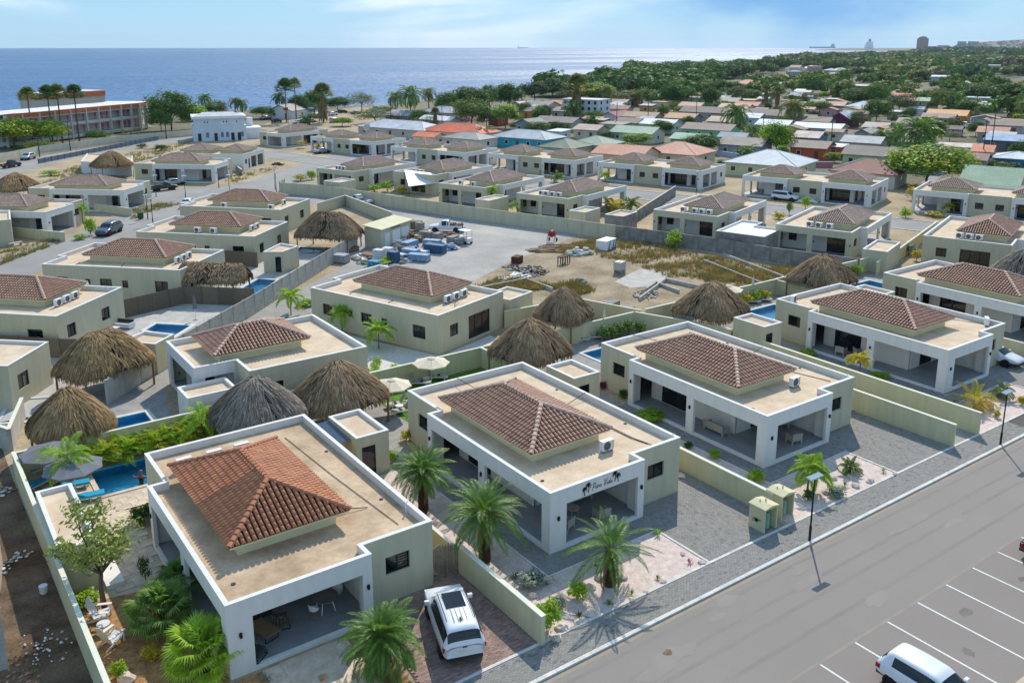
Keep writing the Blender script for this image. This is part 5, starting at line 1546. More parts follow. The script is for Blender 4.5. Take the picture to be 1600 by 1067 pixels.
put('adir', mk_adirondack, 'white slatted garden chair nearest the leafy tree', (5.7, 41.6, .02), RAD(-25))
put('adir', mk_adirondack, 'white slatted garden chair farther from the leafy tree', (5.75, 39.5, .02), RAD(30))
put('wtab', lambda: mk_table(.30, .42, WPLAST, WPLAST), 'little white table between the slatted garden chairs', (5.55, 40.6, .02), 0)
put('loun', mk_lounger, 'lounger on the lawn, left of the two under the parasols', (32.81, 58.96)+(.03,), RAD(-38))
put('loun', mk_lounger, 'lounger on the lawn, right of the two under the parasols', (34.60, 59.26)+(.03,), RAD(-38))
put('loun', mk_lounger, 'lounger beside the brown thatch post, behind the round table', (29.36, 56.11)+(.02,), RAD(165))
put('loun', mk_lounger, 'lounger nearest the lettered villa wall, before the round table', (29.09, 54.81)+(.02,), RAD(170))
put('wtab', None, 'white round table between the two loungers by the thatch', (29.10, 55.41)+(.02,), 0)
put('wtab', None, 'white side table between the two lawn loungers', (33.57, 59.14)+(.03,), 0)
put('umbc', lambda: mk_umbrella(CANVAS, 1.5, 2.55, 8, 'cream parasols'), 'cream parasol at the back of the lawn', (33.37, 57.94)+(0,), .3)
put('umbc', None, 'cream parasol beside the brown thatch and the lawn', (28.61, 55.55)+(0,), .1)
put('umbc', None, 'cream parasol behind the brown thatch by the croton hedge', (69.38, 59.00)+(0,), .1)
for i, q in enumerate(((50.22, 59.90), (51.85, 59.64), (53.67, 59.74))):
 put('loun', mk_lounger, ['taupe lounger nearest the grey thatch, first of three by the pool', 'middle one of the three loungers beside the grey thatch', 'lounger under the closed cream parasol, last of the three'][i], q+(.02,), RAD(-32))
put('wtab', None, 'white table between the loungers by the grey thatch', (51.15, 60.00)+(.02,), 0)
put('umcc', lambda: mk_closed_umbrella(CANVAS), 'closed cream parasol behind the three loungers', (53.51, 60.26)+(0,), 0)
put('loun', mk_lounger, 'lounger left of the two beside the croton hedge pool', (72.97, 58.92)+(.02,), RAD(-35))
put('loun', mk_lounger, 'lounger right of the two beside the croton hedge pool', (74.55, 58.69)+(.02,), RAD(-35))
put('umcc', None, 'closed cream parasol in front of the croton hedge', (74.25, 59.88)+(0,), 0)
put('umcc', None, 'closed cream parasol before the glass doors at the right', (107.82, 53.24)+(0,), 0)
PG = 'thatched garden shelters'
palapa('silver-grey thatch touching the nearest villa', (18.6,56.0,0), 3.0, 3.0, .1, 'grey', seed=1, n=5200)
palapa('grey-brown thatch between the silver thatch and the cream parasols', (24.45,55.6,0), 3.15, 3.0, .3, 'brown', seed=2, n=5200)
palapa('grey-brown thatch at the foot of the corner lawn wall', (41.4,55.6,0), 3.15, 3.0, .2, 'brown', seed=3, n=4600)
palapa('dark brown thatch behind the grey thatch, beside the rubble plot', (49.9,61.9,0), 2.7, 2.5, .4, 'brown', zt=4.8, seed=4, n=4600)
palapa('broad grey thatch next to the open cream parasol', (62.4,55.1,0), 3.4, 3.2, .2, 'brown', seed=5, n=4600)
palapa('broad thatch in front of the grey block wall at the right', (80.6,55.9,0), 3.5, 3.2, .1, 'brown', seed=6, n=4000)
palapa('thatch cut by the right picture edge', (101.94, 44.88)+(0,), 3.3, 3.2, .1, 'grey', seed=7, n=3000)
G1 = 'date palms of the front gardens'
date_palm('date palm by the slatted door hut, leftmost of the three green ones', (23.1,41.4,0), 2.65, 50, 2.6, .26, seed=1, group=G1, dead=7, wid=.055, leaf=.46)
date_palm('date palm before the side porch of the lettered villa', (23.2,35.1,0), 2.80, 56, 2.95, .28, seed=2, group=G1, dead=5, wid=.055, leaf=.48)
date_palm('date palm with an open crown in the pink gravel by the pavement', (27.2,29.7,0), 2.06, 24, 2.9, .30, seed=3, group=G1, dead=2, up=(-.3,1.3), leaf=.44, droop=(.7,1.2), wid=.06)
date_palm('dense date palm left of the white SUV, brown frond skirt', (14.9,30.7,0), 1.75, 76, 2.35, .27, seed=4, group=G1, dead=16, up=(-.75,1.35), leaf=.44, wid=.055)
put_y = dict(r=.07, r1=.05, boots=False, trunkm=BARK)
date_palm('slim palm over the grey parasol by the nearest pool', (6.75,55.6,0), 2.6, 14, 2.1, m=LEAF_L, leaf=.6, up=(-.1,1.2), seed=5, name='areca_palm', wid=.09, pairs=30, group='slim garden palms', **put_y)
date_palm('slim palm at the right end of the hedge by the silver thatch', (15.23, 57.54)+(0,), 2.2, 16, 1.9, m=LEAF_L, leaf=.5, up=(-.3,1.2), seed=6, name='areca_palm', wid=.09, pairs=28, group='slim garden palms', **put_y)
date_palm('yellow palm at the front of the fourth villa', (64.66, 30.88)+(0,), .5, 17, 2.4, m=LEAF_Y, leaf=.55, up=(.1,1.35), seed=7, name='coconut_palm', wid=.07, pairs=38, stem=LEAF_Y, **put_y)
date_palm('bushy palm behind the second street lamp', (68.28, 30.45)+(0,), .6, 16, 1.15, m=LEAF_O, leaf=.35, seed=8, up=(-.2,1.3), **put_y)
date_palm('lime foxtail palm in the side bed of the fourth villa', (62.08, 38.83)+(0,), 2.0, 12, 1.3, m=LEAF_Y, leaf=.5, seed=9, up=(-.2,1.2), wid=.12, pairs=22, name='foxtail_palm', **put_y)
for i, (q, s_) in enumerate((((43.71, 30.09), 1.0), ((43.83, 29.71), .9))):
 date_palm(['lime foxtail palm left of the street lamp, taller stem', 'lime foxtail palm behind the street lamp, lower stem'][i], q+(0,), 1.6-.2*i, 13, 1.45, m=LEAF_L, leaf=.45, seed=10+i, up=(-.4,1.2), wid=.12, pairs=22, name='foxtail_palm', **put_y)
date_palm('small bushy palm at the edge of the third villa drive', (47.82, 29.94)+(0,), .4, 20, 1.0, .08, m=LEAF, leaf=.25, seed=12, up=(-.2,1.3), wid=.05)
for i, (q, s_, h_) in enumerate((((7.80, 39.09), 1.0, .9), ((8.54, 34.99), 1.05, .9), ((9.24, 41.10), .85, .8))):
 date_palm(['fan palm by the side porch of the nearest villa, middle of three', 'fan palm nearest the corner pillar of the nearest villa', 'fan palm farthest back of the three by the side porch'][i], q+(0,), h_, 46, 1.75*s_, .13, m=(LEAF, LEAF_L, LEAF)[i], seed=20+i, up=(-.35,1.35), name='fan_palm', fan=True, group='fan palms of the chip garden')
for i in range(16):
 x_ = 7.6+i*.62
 date_palm(('first second third fourth fifth sixth seventh eighth ninth tenth eleventh twelfth thirteenth fourteenth fifteenth last'.split()[i]+' areca clump from the left in the yellow-green hedge behind the nearest pool'), (x_, 59.0-.15*(i % 3), 0), .45, 18, 2.15+.3*(i % 2), .06, m=(LEAF_L, LEAF_L, LEAF_L, LEAF_Y)[i % 4], leaf=.5, up=(.35,1.45), seed=40+i % 5, name='areca_palm', wid=.09, pairs=20, group='areca hedge behind the nearest pool', r1=.05, boots=False, trunkm=BARK)
tr_ = thing('young_tree', 'leafy young tree beside the white slatted chairs', 'tree', (5.95,42.45,0))
b = NB(BARK); b.smooth = True
b.tube([(0,0,0),(-.05,.05,1.0),(.03,.1,1.9)], [.14,.115,.10], 8)
ends = []
rn = RND(4)
for k in range(8):
 a = k*.8+rn.uniform(-.2,.2); e = Vector((COS(a)*rn.uniform(.8,1.7), SIN(a)*rn.uniform(.8,1.7), rn.uniform(2.8,4.6)))
 mid = Vector((.03,.1,1.9)).lerp(e, .5)+Vector((0,0,-.15)); b.tube([(.03,.1,1.85), mid, e], [.07,.045,.02], 6); ends.append(e); ends.append(mid.lerp(e,.5))
 for q in range(2):
  e2 = e+Vector((rn.uniform(-.6,.6), rn.uniform(-.6,.6), rn.uniform(.0,.7))); b.tube([mid.lerp(e,.6), e2], [.025,.008], 4); ends.append(e2)
part(tr_, 'trunk', b)
b = NB(mat('young_tree_leaf', '94a04e', .25, 1.2, .5, island=.35, hue=.03, trans=.3))
for e in ends:
 for i in range(58):
  p = e+Vector((rn.gauss(0,.28), rn.gauss(0,.28), rn.gauss(0,.20)))
  u = Vector((rn.gauss(0,1),rn.gauss(0,1),rn.gauss(0,.6))).normalized(); w = u.cross(Vector((rn.gauss(0,1),rn.gauss(0,1),rn.gauss(0,1)))).normalized(); s_ = rn.uniform(.10,.18)
  b.face(p-u*s_, p-w*s_*.4, p+u*s_, p+w*s_*.4)
part(tr_, 'crown', b)
def P_(label, px, w, h, m=LEAF_L, seed=0, leaf=.15, **k): return shrub(label, px, w, h, m, seed, leaf, **k)
P_('tall round green shrub at the end of the drive wall', (22.41, 28.68), 1.5, 1.65, LEAF_L, 1)
P_('lower round green shrub in the pink gravel, left of the open date palm', (25.13, 29.77), 1.25, .95, LEAF_L, 2)
P_('silver shrub behind the drive wall', (23.91, 31.95), 1.6, .8, LEAF_G, 1)
P_('small silver shrub beside the tall round one', (23.94, 29.79), 1.0, .6, LEAF_G, 2)
P_('green shrub under the leafy tree by the sage hut', (5.32, 43.26), 1.6, .8, LEAF_L, 0)
P_('dark green bush against the nearest villa side', (9.39, 49.68), 1.6, 1.1, LEAF_D, 1)
P_('small bright shrub alone in the wood chips', (5.42, 36.91), .9, .8, LEAF_L, 2)
P_('yellow-green shrub beside the middle fan palm', (6.83, 37.33), 1.0, .7, LEAF_Y, 2)
P_('croton bush at the foot of the lettered villa back corner', (27.03, 50.60), 1.0, .8, LEAF_Y, 1)
P_('round bush by the hut and first date palm', (24.64, 48.25), 1.0, .9, LEAF_L, 0)
P_('shrub with white flowers at the wall by the third villa path', (42.28, 36.35), .9, .7, LEAF_L, 0)
P_('low bush near the wall behind the third villa pillar', (42.00, 38.44), .8, .45, LEAF_D, 1)
P_('bright green bush at the end of the wall behind the cabinets', (41.94, 32.67), 1.35, .85, LEAF_L, 2)
P_('silver shrub in front of the street lamp garden', (44.43, 28.60), 1.3, .7, LEAF_G, 0)
P_('white-flowered shrub behind the right cabinet', (42.58, 29.25), .8, .8, LEAF_D, 2)
P_('dark bush by the third villa back corner pillar', (44.38, 47.51), .9, .75, LEAF_D, 0)
P_('red-leaved bush under the third villa window', (44.40, 49.93), .8, .6, LEAF_P, 0)
P_('low lime bush beside the parallel walls', (64.25, 45.35), 1.6, .6, LEAF_L, 1)
P_('low lime bush by the corner pillar of the fourth villa', (64.50, 38.50), 1.7, .55, LEAF_L, 0)
P_('yellow croton by the right end of the pavement', (68.15, 28.99), .8, .75, LEAF_Y, 0)
P_('small yellow croton in front of the orange boulder', (64.19, 28.88), .6, .6, LEAF_Y, 1)
P_('silver-green tuft behind the orange boulder', (68.44, 30.97), 1.6, .5, LEAF_G, 2)
P_('small leafy sapling by the side porch step', (8.14, 43.67), .8, 1.5, LEAF_B, 2, n=14)
P_('trailing green plant along the path of the third villa', (43.23, 43.42), 2.6, .7, LEAF_L, 1)
for i, (lb, q, r_) in enumerate((('agave clump nearest the pavement kerb, under the date palm', (26.07, 28.46), .42), ('spiky agave by the white stone at the kerb', (24.24, 28.54), .45), ('small spiky plant in the open gravel', (27.50, 28.40), .4), ('upright spiky plant right of the open date palm', (29.52, 28.63), .3), ('reddish bromeliad near the gravel corner', (31.90, 28.71), .35), ('dark rosette behind the open date palm', (27.66, 31.37), .3), ('grey agave near the path of the lettered villa', (24.57, 31.48), .45), ('bright rosette under the palm frond tips', (32.52, 31.67), .55), ('spiky plant right of the silver lamp shrub', (45.92, 29.01), .45), ('spiky rosette near the third villa drive', (49.56, 28.71), .4), ('spiky plant behind the left cabinet', (42.17, 31.18), .35), ('dark agave below the entrance steps', (10.48, 33.02), .5), ('pale tuft in front of the fan palms', (7.88, 34.77), .7), ('spiky plant right of the bright silver shrub', (23.61, 32.85), .5))):
 spiky(lb, q, r_, r_*1.1, (LEAF, LEAF_D, LEAF, LEAF_D, LEAF_P, LEAF_D, LEAF_G, LEAF_L, LEAF, LEAF, LEAF, LEAF_G, LEAF_G, LEAF_D)[i], seed=i)
RK = [('white stone beside the kerb agave', (27.21, 28.09), .2),('flat stone at the foot of the open date palm', (27.12, 30.34), .28),('stone right of the date palm trunk', (28.12, 29.70), .24),('stone behind the date palm trunk', (28.30, 31.79), .2),('stone by the garden edging', (32.45, 28.32), .2),('stone on the gravel near the pavement', (29.59, 28.24), .2),('small stone near the bromeliad', (32.24, 29.51), .16),('stone right of the lower round shrub', (26.28, 30.06), .25),('white wedge stone near the kerb', (24.84, 28.36), .28),('pointed stone before the spiky agave', (23.94, 28.28), .22),('small stone at the kerb corner', (28.24, 28.13), .15),('rounded stone at the drive wall end', (23.03, 28.35), .3),('stone before the tall round shrub', (22.35, 27.87), .25),('stone left in the gravel by the path', (25.26, 31.67), .2),('stone near the silver shrub', (23.45, 31.16), .25),('two-tone stone near the third villa drive', (47.81, 28.48), .3),('stone by the lamp shrub', (46.47, 28.62), .28),('stone under the foxtail palms', (46.21, 30.03), .25),('stone near the drive corner', (49.84, 28.08), .2),('stone by the right hand cabinet', (44.26, 29.20), .26),('white stone at the wood chips bottom', (5.60, 36.54), .4),('pale stone by the passage wall', (56.88, 35.84), .3),('pale stone in the corner by the fourth villa', (75.75, 33.97), .25),('stone near the lettered villa drive', (38.59, 35.79), .3)]
for i, (lb, q, r_) in enumerate(RK): rock(lb, q, r_, i+1)
rock('big orange boulder beside the yellow palm', (65.12, 30.25), .75, 31, ROCKO)
E_WIN = t1_edges('win'); 
LC = {'F': (0,0), 'C': (10.63,.93), 'B': (10.63,17.05), 'A': (.87,17.05), 'E': (6.83,0)}
def place(corner, p, deg, mir=1):
 a = RAD(deg); l = LC[corner]; x, y = l[0]*mir, l[1]
 return (p[0]-(x*COS(a)-y*SIN(a)), p[1]-(x*SIN(a)+y*COS(a)), 0), a
def rel(v_, deg, x, y):
 a = RAD(deg); return (v_[0]+x*COS(a)-y*SIN(a), v_[1]+x*SIN(a)+y*COS(a))
VG = 'cream and sage villas with flat roofs and hipped tile caps'
T1P = villa('villa with an open back terrace above the block wall, four air conditioners in a row', T1, t1_edges('patio'), T1_IN+T1_BACK, [T1_ROOF], TILE_D, RIDGE_B, lamps=T1_LAMPS+[((5.5,17.05,1.9),(0,1)), ((.95,17.05,1.9),(0,1)), ((10.4,17.05,1.9),(0,1))])
def at(root, corner, p, deg, mir=1):
 l, a = place(corner, p, deg, mir); root.location = l; root.rotation_euler = (0,0,a); return root
A_ = (92.85, 81.62)
at(T1P, 'A', A_, 109.5)
T1L = villa('villa left of the two closed grey parasols, red tiles, three air conditioners', T1, t1_edges('two'), T1_IN, [T1_ROOF], TILE_B, RIDGE_B)
at(T1L, 'B', (10.64, 83.43), -135)
T1D = villa('villa on the left street with two thin trees and the grey SUV before it', T1, t1_edges('win'), T1_IN, [T1_ROOF], TILE_D, RIDGE_B, lamps=T1_LAMPS)
at(T1D, 'F', (17.99, 139.12), 48)
def vd(src, label, corner, p, deg, mir=1):
 l, a = place(corner, p, deg, mir); return dup(src, label, l, a, (mir,1,1), VG)
m1 = vd(T1P, 'villa behind the curved street wall, three air conditioners, yellow shrubs in front', 'A', (71.54, 151.71), 110)
m2 = vd(T1D, 'villa with the white shade sail in its back yard', 'A', (81.42, 138.84), 110)
m3 = vd(T1P, 'villa with a covered back terrace between the shade sail and the palm yard', 'A', (80.75, 121.31), 110)
m4 = vd(T1P, 'villa with four small air conditioners beside the yellow palms and red mixer', 'A', (85.28, 104.90), 109)
r2d = vd(T1P, 'villa with three air conditioners, dark terrace and a bit of lawn at the side', 'A', (98.38, 64.46), 109)
r2e = vd(v5, 'villa with large glass doors behind a closed parasol at the right edge', 'A', (107.34, 49.12), 108.5)
r2b = vd(v5, 'villa with five windows in its long wall, between the concrete fence and rubble plot', 'B', (37.84, 64.29), -160.5)
l2 = vd(T1L, 'villa with a flat thatch leaning on its end and a rooftop tile cap', 'A', (30.94, 100.79), -135)
l3 = vd(T1L, 'villa with air conditioners on two sides, behind the thatch-ended villa', 'A', (43.34, 112.66), -136)
l4 = vd(T1L, 'villa by the big brown thatch, shutters on its back wall', 'A', (52.97, 128.07), -138)
n2 = vd(T1D, 'villa on the left street with a green bin and low sage wall', 'F', (31.53, 153.35), 49)
n3 = vd(T1D, 'villa on the left street with the pickup and silver car in its drive', 'F', (53.39, 176.17), 49)
f0 = vd(T1D, 'single villa at the far end of the street, beside the white seaside house', 'F', (88.14, 228.40), -69, -1)
fr1 = hut('corner of a sage house at the left edge, above the dry patch', [(3.0,137.0),(13.25,135.8),(14.2,144.5),(4,146)], 3.6, name='villa', cat='villa')
fr2 = hut('corner of a sage house at the left edge, before the reed fence', [(-2,78.5),(5.6,72.2),(9.0,76.6),(1,84)], 3.5, name='villa', cat='villa', doors=[(1,1.0,2.4,1.2,2.4,'louvre')])
for v_, qs in ((T1P, ((7.2,14.3),(5.4,14.35),(4.3,14.35),(3.2,14.35))), (m1, ((7.6,14.4),(6.7,14.4),(5.8,14.4))), (m2, ((7.6,14.4),(6.7,14.4),(5.8,14.4))), (m3, ((8.0,14.2),(5.0,14.5))), (m4, ((7.6,14.4),(6.6,14.4),(5.4,14.4),(4.2,14.4))), (r2d, ((7.0,14.3),(5.8,14.3),(4.4,14.3))), (r2e, ((7.0,14.3),(5.9,14.3),(4.8,14.3)))):
 for q in qs: ac_unit(v_, q[0], q[1], PI)
for q in ((5.9,14.3),(4.7,14.3),(3.5,14.3)): ac_unit(r2b, q[0], q[1], PI)
for q in ((6.6,14.3),(5.4,14.3),(4.2,14.3)): ac_unit(T1L, q[0], q[1], PI); ac_unit(l2, q[0]-.3, q[1], PI)
for q, a in (((8.1,8.0),PI/2),((8.1,10.2),PI/2),((5.6,14.2),PI),((4.2,14.2),PI)): ac_unit(l3, q[0], q[1], a)
for q, a in (((8.6,7.0),PI/2),((8.6,14.6),PI/2),((4.2,14.4),PI)): ac_unit(l4, q[0], q[1], a)
pipe(r2b, [(8.8,5.2,3.5),(9.6,5.3,3.5),(9.7,5.3,3.22)], .035); pipe(r2b, [(8.8,10.2,3.45),(9.6,10.3,3.45),(9.7,10.3,3.22)], .035); pipe(r2b, [(5,15.0,3.5),(6.5,15.6,3.5),(6.6,15.7,3.22)], .035)
pipe(l2, [(8.8,4.2,3.5),(9.6,4.3,3.45),(9.7,4.3,3.22)], .04); pipe(l2, [(8.4,9.2,3.5),(10,9.6,3.25)], .05)
R2 = [(16.6,63.45),(19.7,63.45),(19.7,60.5),(29.1,60.5),(29.1,71.0),(16.6,71.0)]
r2a = villa('villa with a white corner porch behind the silver thatch', [(p[0]-16.6, p[1]-60.5) for p in R2],
 [(WHITE, [(.75,2.9)], []), (GREEN, [], [(1.0,1.6,1.4,2.4,'win')]), (GREEN, [], [(1.2,2.5,1.2,2.4,'louvre'),(6.2,7.4,1.4,2.4,'louvre')]), (GREEN, [], [(3,4.2,1.2,2.3,'win')]), (GREEN, [], [(6,7.5,1.2,2.3,'win')]), (WHITE, [(.8,6.7)], [])],
 [((3.2,9.9),(3.2,3.15),[(1.0,2.6,.22,2.5,'slide')]), ((.4,6.6),(3.0,6.6),[(.9,2.1,.22,2.5,'slide')])], [(1.7,9.3,3.5,9.2)], TILE_B, RIDGE_B, loc=(16.6,60.5,0), zr=(4.0,5.2), lamps=[((0,7.0,2.0),(-1,0)), ((0,3.3,2.0),(-1,0))])
DX = [(0,0),(8.2,0),(8.2,.5),(14.3,.5),(14.3,0),(22.5,0),(22.5,11.6),(0,11.6)]
DE = [(WHITE, [(.5,7.6)], []), (WHITE, [], []), (GREEN, [], [(1.0,2.2,1.3,2.3,'win'),(3.9,5.1,1.3,2.3,'win')]), (WHITE, [], []), (WHITE, [(.6,7.2)], []), (WHITE, [(.8,4.0),(4.6,7.4)], [(9.0,10.0,1.4,2.3,'win')]), (GREEN, [], []), (WHITE, [(4.2,7.0),(7.6,10.8)], [])]
DI = [((3.4,2.3),(8.0,2.3),[(2.0,3.5,.22,2.55,'slide')]), ((14.5,2.3),(19.2,2.3),[(.5,4.0,.22,2.6,'slide')]), ((3.4,7.4),(3.4,2.35),[]), ((19.2,2.35),(19.2,7.4),[(.6,2.6,.22,2.5,'slide')]), ((19.3,7.6),(22.3,7.6),[]), ((.3,7.6),(3.3,7.6),[])]
dx = villa('twin-roofed villa with an olive-green wall section and yellow shrubs at its left porch', DX, DE, DI, [(1.6,8.8,2.6,9.2),(13.9,21.1,2.6,9.2)], TILE_D, RIDGE_B, zr=(4.0,5.25), name='twin_villa', loc=(118.06, 135.98)+(0,), rz=RAD(-71), lamps=[((7.9,0,2),(0,-1)),((14.6,0,2),(0,-1)),((21.9,0,2),(0,-1))])
def dxd(lb, p, deg, sx=1.0): return dup(dx, lb, (p[0],p[1],0), RAD(deg), (sx,1,1), VG)
f1 = dxd('twin-roofed villa at the far end, silver car parked before it', (91.18, 217.85), -71)
f2 = dxd('twin-roofed villa in front of the bright orange hip roof', (97.40, 185.82), -71)
f3 = dxd('twin-roofed villa in front of the turquoise house', (108.19, 161.41), -71)
f5 = dxd('twin-roofed villa with the white car at its wall', (127.03, 106.38), -71)
f6 = dxd('twin-roofed villa right of the large flame tree', (137.02, 79.28), -71)
LDX = [(0,0),(16.5,0),(16.5,9.5),(13.0,9.5),(0,9.5)]
ld = villa('white twin-roofed villa behind the pickup drive, solar collector on its tiles', [(0,0),(17,0),(17,11.5),(0,11.5)], [(WHITE, [], [(8.5,9.2,1.8,2.5,'win')]), (WHITE, [(4.2,7.0),(7.6,10.8)], [(1.0,2.0,1.4,2.4,'win'),(2.7,3.5,.3,2.4,'door')]), (GREEN, [], []), (WHITE, [], [])], [((13.5,4.0),(13.5,11.0),[(1,3,.3,2.5,'slide')])], [(1.5,8.2,2.2,9.2),(10.0,16.4,2.2,9.0)], TILE_D, RIDGE_B, zr=(4.0,5.2), name='twin_villa')
ld.location = (51.4,201.6,0); ld.rotation_euler = (0,0,RAD(-43))
def road(name, pts, w, z, m=ROADG, kerb=True):
 mb = NB(m); n = len(pts); V = [Vector((p[0],p[1])) for p in pts]; Lp = []; Rp = []
 for i in range(n):
  d = (V[min(i+1,n-1)]-V[max(i-1,0)]).normalized(); nn = Vector((-d.y,d.x))
  Lp.append(V[i]+nn*w/2); Rp.append(V[i]-nn*w/2)
 for i in range(n-1): mb.face((*Rp[i],z),(*Rp[i+1],z),(*Lp[i+1],z),(*Lp[i],z))
 struct(name, mb)
 if kerb:
  k = NB(KERB)
  for S in (Lp, Rp):
   for i in range(n-1): k.beam(S[i], S[i+1], .22, .10, 0.0)
  struct('kerb', k)
def gsheet(name, pts, z, m): return sheet(name, pts, z, m)
gsheet('left_street', [(0.74, 116.52),(10.45, 125.34),(19.93, 136.19),(30.23, 145.57),(40.08, 154.56),(50.61, 171.98),(56.19, 171.94),(75.78, 190.31),(92.14, 206.60),(103.73, 204.98),(102.74, 186.44),(86.76, 181.09),(68.37, 169.42),(59.82, 158.76),(48.60, 155.56),(45.65, 153.66),(28.92, 132.41),(15.63, 120.40),(9.10, 112.87),(0.19, 101.27)], .006, ROADG)
road('far_street', [(79,222),(86.3,186),(94.5,158),(106.2,134),(117,102),(125,76),(134,50),(142,25)], 8.5, .010)
gsheet('side_street', [(31.18, 174.83),(41.37, 172.92),(51.36, 172.42),(40.08, 154.56),(30.15, 145.63),(28.06, 153.76)], .008, ROADG)
gsheet('lane', [(59.82, 158.76),(68.37, 169.42),(71.10, 148.86),(75.33, 124.11),(77.64, 109.09),(80.78, 99.71),(77.70, 95.88),(69.39, 114.38),(62.51, 131.16),(57.86, 149.74)], .009, ROADG)
gsheet('yard_tarmac', [(53.42, 113.26),(69.88, 127.29),(75.95, 125.12),(78.22, 109.92),(81.30, 99.91),(87.82, 99.95),(72.32, 92.66),(63.41, 89.11),(53.98, 83.52),(49.25, 82.82),(46.76, 88.69),(45.25, 99.21)], .0125, LOTG)
gsheet('fence_path', [(11.46, 69.47),(16.50, 74.60),(29.22, 86.28),(46.01, 99.89),(49.40, 90.42),(44.25, 87.05),(33.31, 82.81),(27.87, 79.06),(19.83, 76.07),(16.45, 71.07),(15.0,66),(15.0,60.0),(9.2,60.0),(9.2,66.9)], .010, PATIO)
for poly in ([(8.10, 103.63),(20.61, 104.63),(38.02, 110.73),(47.37, 107.67),(16.92, 72.84),(11.51, 69.74),(4.50, 70.38)],): gsheet('backyard_paving', poly, .005, mat('pale_paving', 'a5a19a', .1, .7, .85, col2='bcb8b0', fine=.06, bscale=5))
gsheet('hotel_road', [(7.63, 196.21),(22.09, 232.95),(31.70, 245.24),(41.05, 253.57),(55.09, 264.27),(76.73, 272.69),(75.51, 262.21),(51.17, 246.29),(38.89, 236.93),(28.55, 222.92),(19.05, 204.83),(6.32, 172.85)], .007, ROADG)
gsheet('dry_verge', [(24.42, 193.73),(34.38, 218.73),(59.44, 247.57),(72.46, 257.96),(59.09, 233.70),(47.19, 209.52),(36.31, 201.32),(28.20, 189.04)], .006, STRAWG if False else SAND)
gsheet('sidewalk', [(0.95, 122.16),(10.87, 129.28),(20.41, 139.04),(30.86, 148.37),(30.23, 145.57),(19.93, 136.19),(10.45, 125.34),(0.74, 116.52)], .011, PATIO)
gsheet('beach_car_park', [(101.82, 291.05),(139.07, 340.72),(174.34, 361.46),(184.83, 334.25),(143.95, 260.64),(120.57, 250.74),(102.39, 251.85)], .006, SAND)
gsheet('town_road', [(266.26, 112.18),(270.07, 124.21),(257.03, 125.00),(187.40, 101.15),(156.91, 89.11),(154.98, 90.50),(192.22, 105.31),(249.32, 126.41),(271.54, 132.24),(289.96, 133.60),(291.02, 122.94)], .006, ROADG)
gsheet('town_road', [(267.77, 130.36),(332.27, 155.80),(402.98, 185.68),(404.53, 184.56),(334.11, 154.47),(267.83, 125.83)], .0075, ROADG)
bwall('long grey concrete panel fence running back to the store building', [(11.6,69.2),(16.4,74.2),(29.0,85.9),(50.7,107.3)], 2.0, CONC, .1, 2.15, name='concrete_fence', panel=True)
bwall('brown reed-screen fence behind the closed grey parasols', [(17.61, 91.89),(24.2,93.6),(29.87, 88.64)], 1.9, REED, .07, 1.9, name='reed_fence', panel=True)
bwall('brown reed-screen fence at the left edge behind the low corner house', [(4.93, 88.14),(10.50, 82.74),(13.84, 79.95)], 1.8, REED, .07, 2.0, name='reed_fence', panel=True)
bwall('reed fence behind the thatch-ended villa pool', [(32.97, 107.99),(35.99, 104.63)], 1.9, REED, .07, 1.9, name='reed_fence', panel=True)
bwall('low grey retaining wall at the left edge beside the dark thatch', [(3.20, 67.36),(4.55, 64.56),(6.02, 69.99)], 1.6, CONC, .2)
bwall('sage panel wall along the lane behind the white pickup', [(61.5,160.5),(59.8,158.5),(59.2,156.2),(64.2,148.7),(74.1,114.3),(80.0,98.6),(82.4,91)], 2.1, GREEN, .14, 2.6, name='panel_wall', panel=True)
bwall('sage wall along the lane behind the big brown thatch', [(56.45, 133.41),(63.38, 137.86),(62.38, 119.40)], 1.8, GREEN, .15)
bwall('bare block wall with plaster patches behind the dry plot', [(82.9,92),(88.3,77.5),(89.6,69.9),(93.2,59.8)], 1.9, CONCD, .2, 2.8, name='block_wall', panel=True)
bwall('plain sage wall between the glass-door villa and the lawn strip', [(94.5,58.2),(103.0,60.7),(124.1,67.7)], 1.6)
bwall('slatted dark fence beside the yellow palms', [(91.38, 97.41),(117.07, 113.22)], 1.7, CONCD, .1)
bwall('long plain sage garden wall left of the rubble plot', [(47.0,67.2),(55.5,66.5),(57.8,59.9)], 1.7)
bwall('sage wall in front of the two-tree villa on the left street', [(13.92, 142.61),(19.34, 134.55)], 1.3)
bwall('sage wall beside the green bin on the left street', [(27.64, 157.57),(31.46, 149.28)], 1.2)
bwall('low sage wall beside the shutters villa', [(63.73, 197.64),(61.17, 183.46)], 1.3, CONCD)
bwall('pale hotel boundary wall along the seaside road', [(13.99, 225.72),(22.80, 239.50),(32.75, 252.66),(41.88, 258.37),(56.26, 269.63),(78.34, 276.29)], 1.7, mat('pale_precast', 'cfc7b0', .08, .5, .85), .16, 7.5, name='precast_wall', panel=True)
for i, (a, b) in enumerate((((22.81, 219.38), (29.06, 226.57)),)): pass
gf = thing('guard_fence', 'blue-grey guard fence along the edge of the seaside road', 'fence', (29.4,229.1,0))
A, B = Vector((29.4,229.1)), Vector((66,268)); n = 22; d = (B-A)/n; m = NB(mat('fence_steel', '66737f', .1, 2, .6)); m.box(.05, d.length-.05, -.02, .02, .08, 1.15); fm = m.mesh('fence_panel'); m = NB(BLACK); m.box(-.05, .05, -.05, .05, 0, 1.25); fp = m.mesh('post'); rz = math.atan2(d.y, d.x)
for k in range(n):
 ob('fence_panel', fm, gf, (*(d*k), 0), rz); ob('post', fp, gf, (*(d*k), 0), rz)
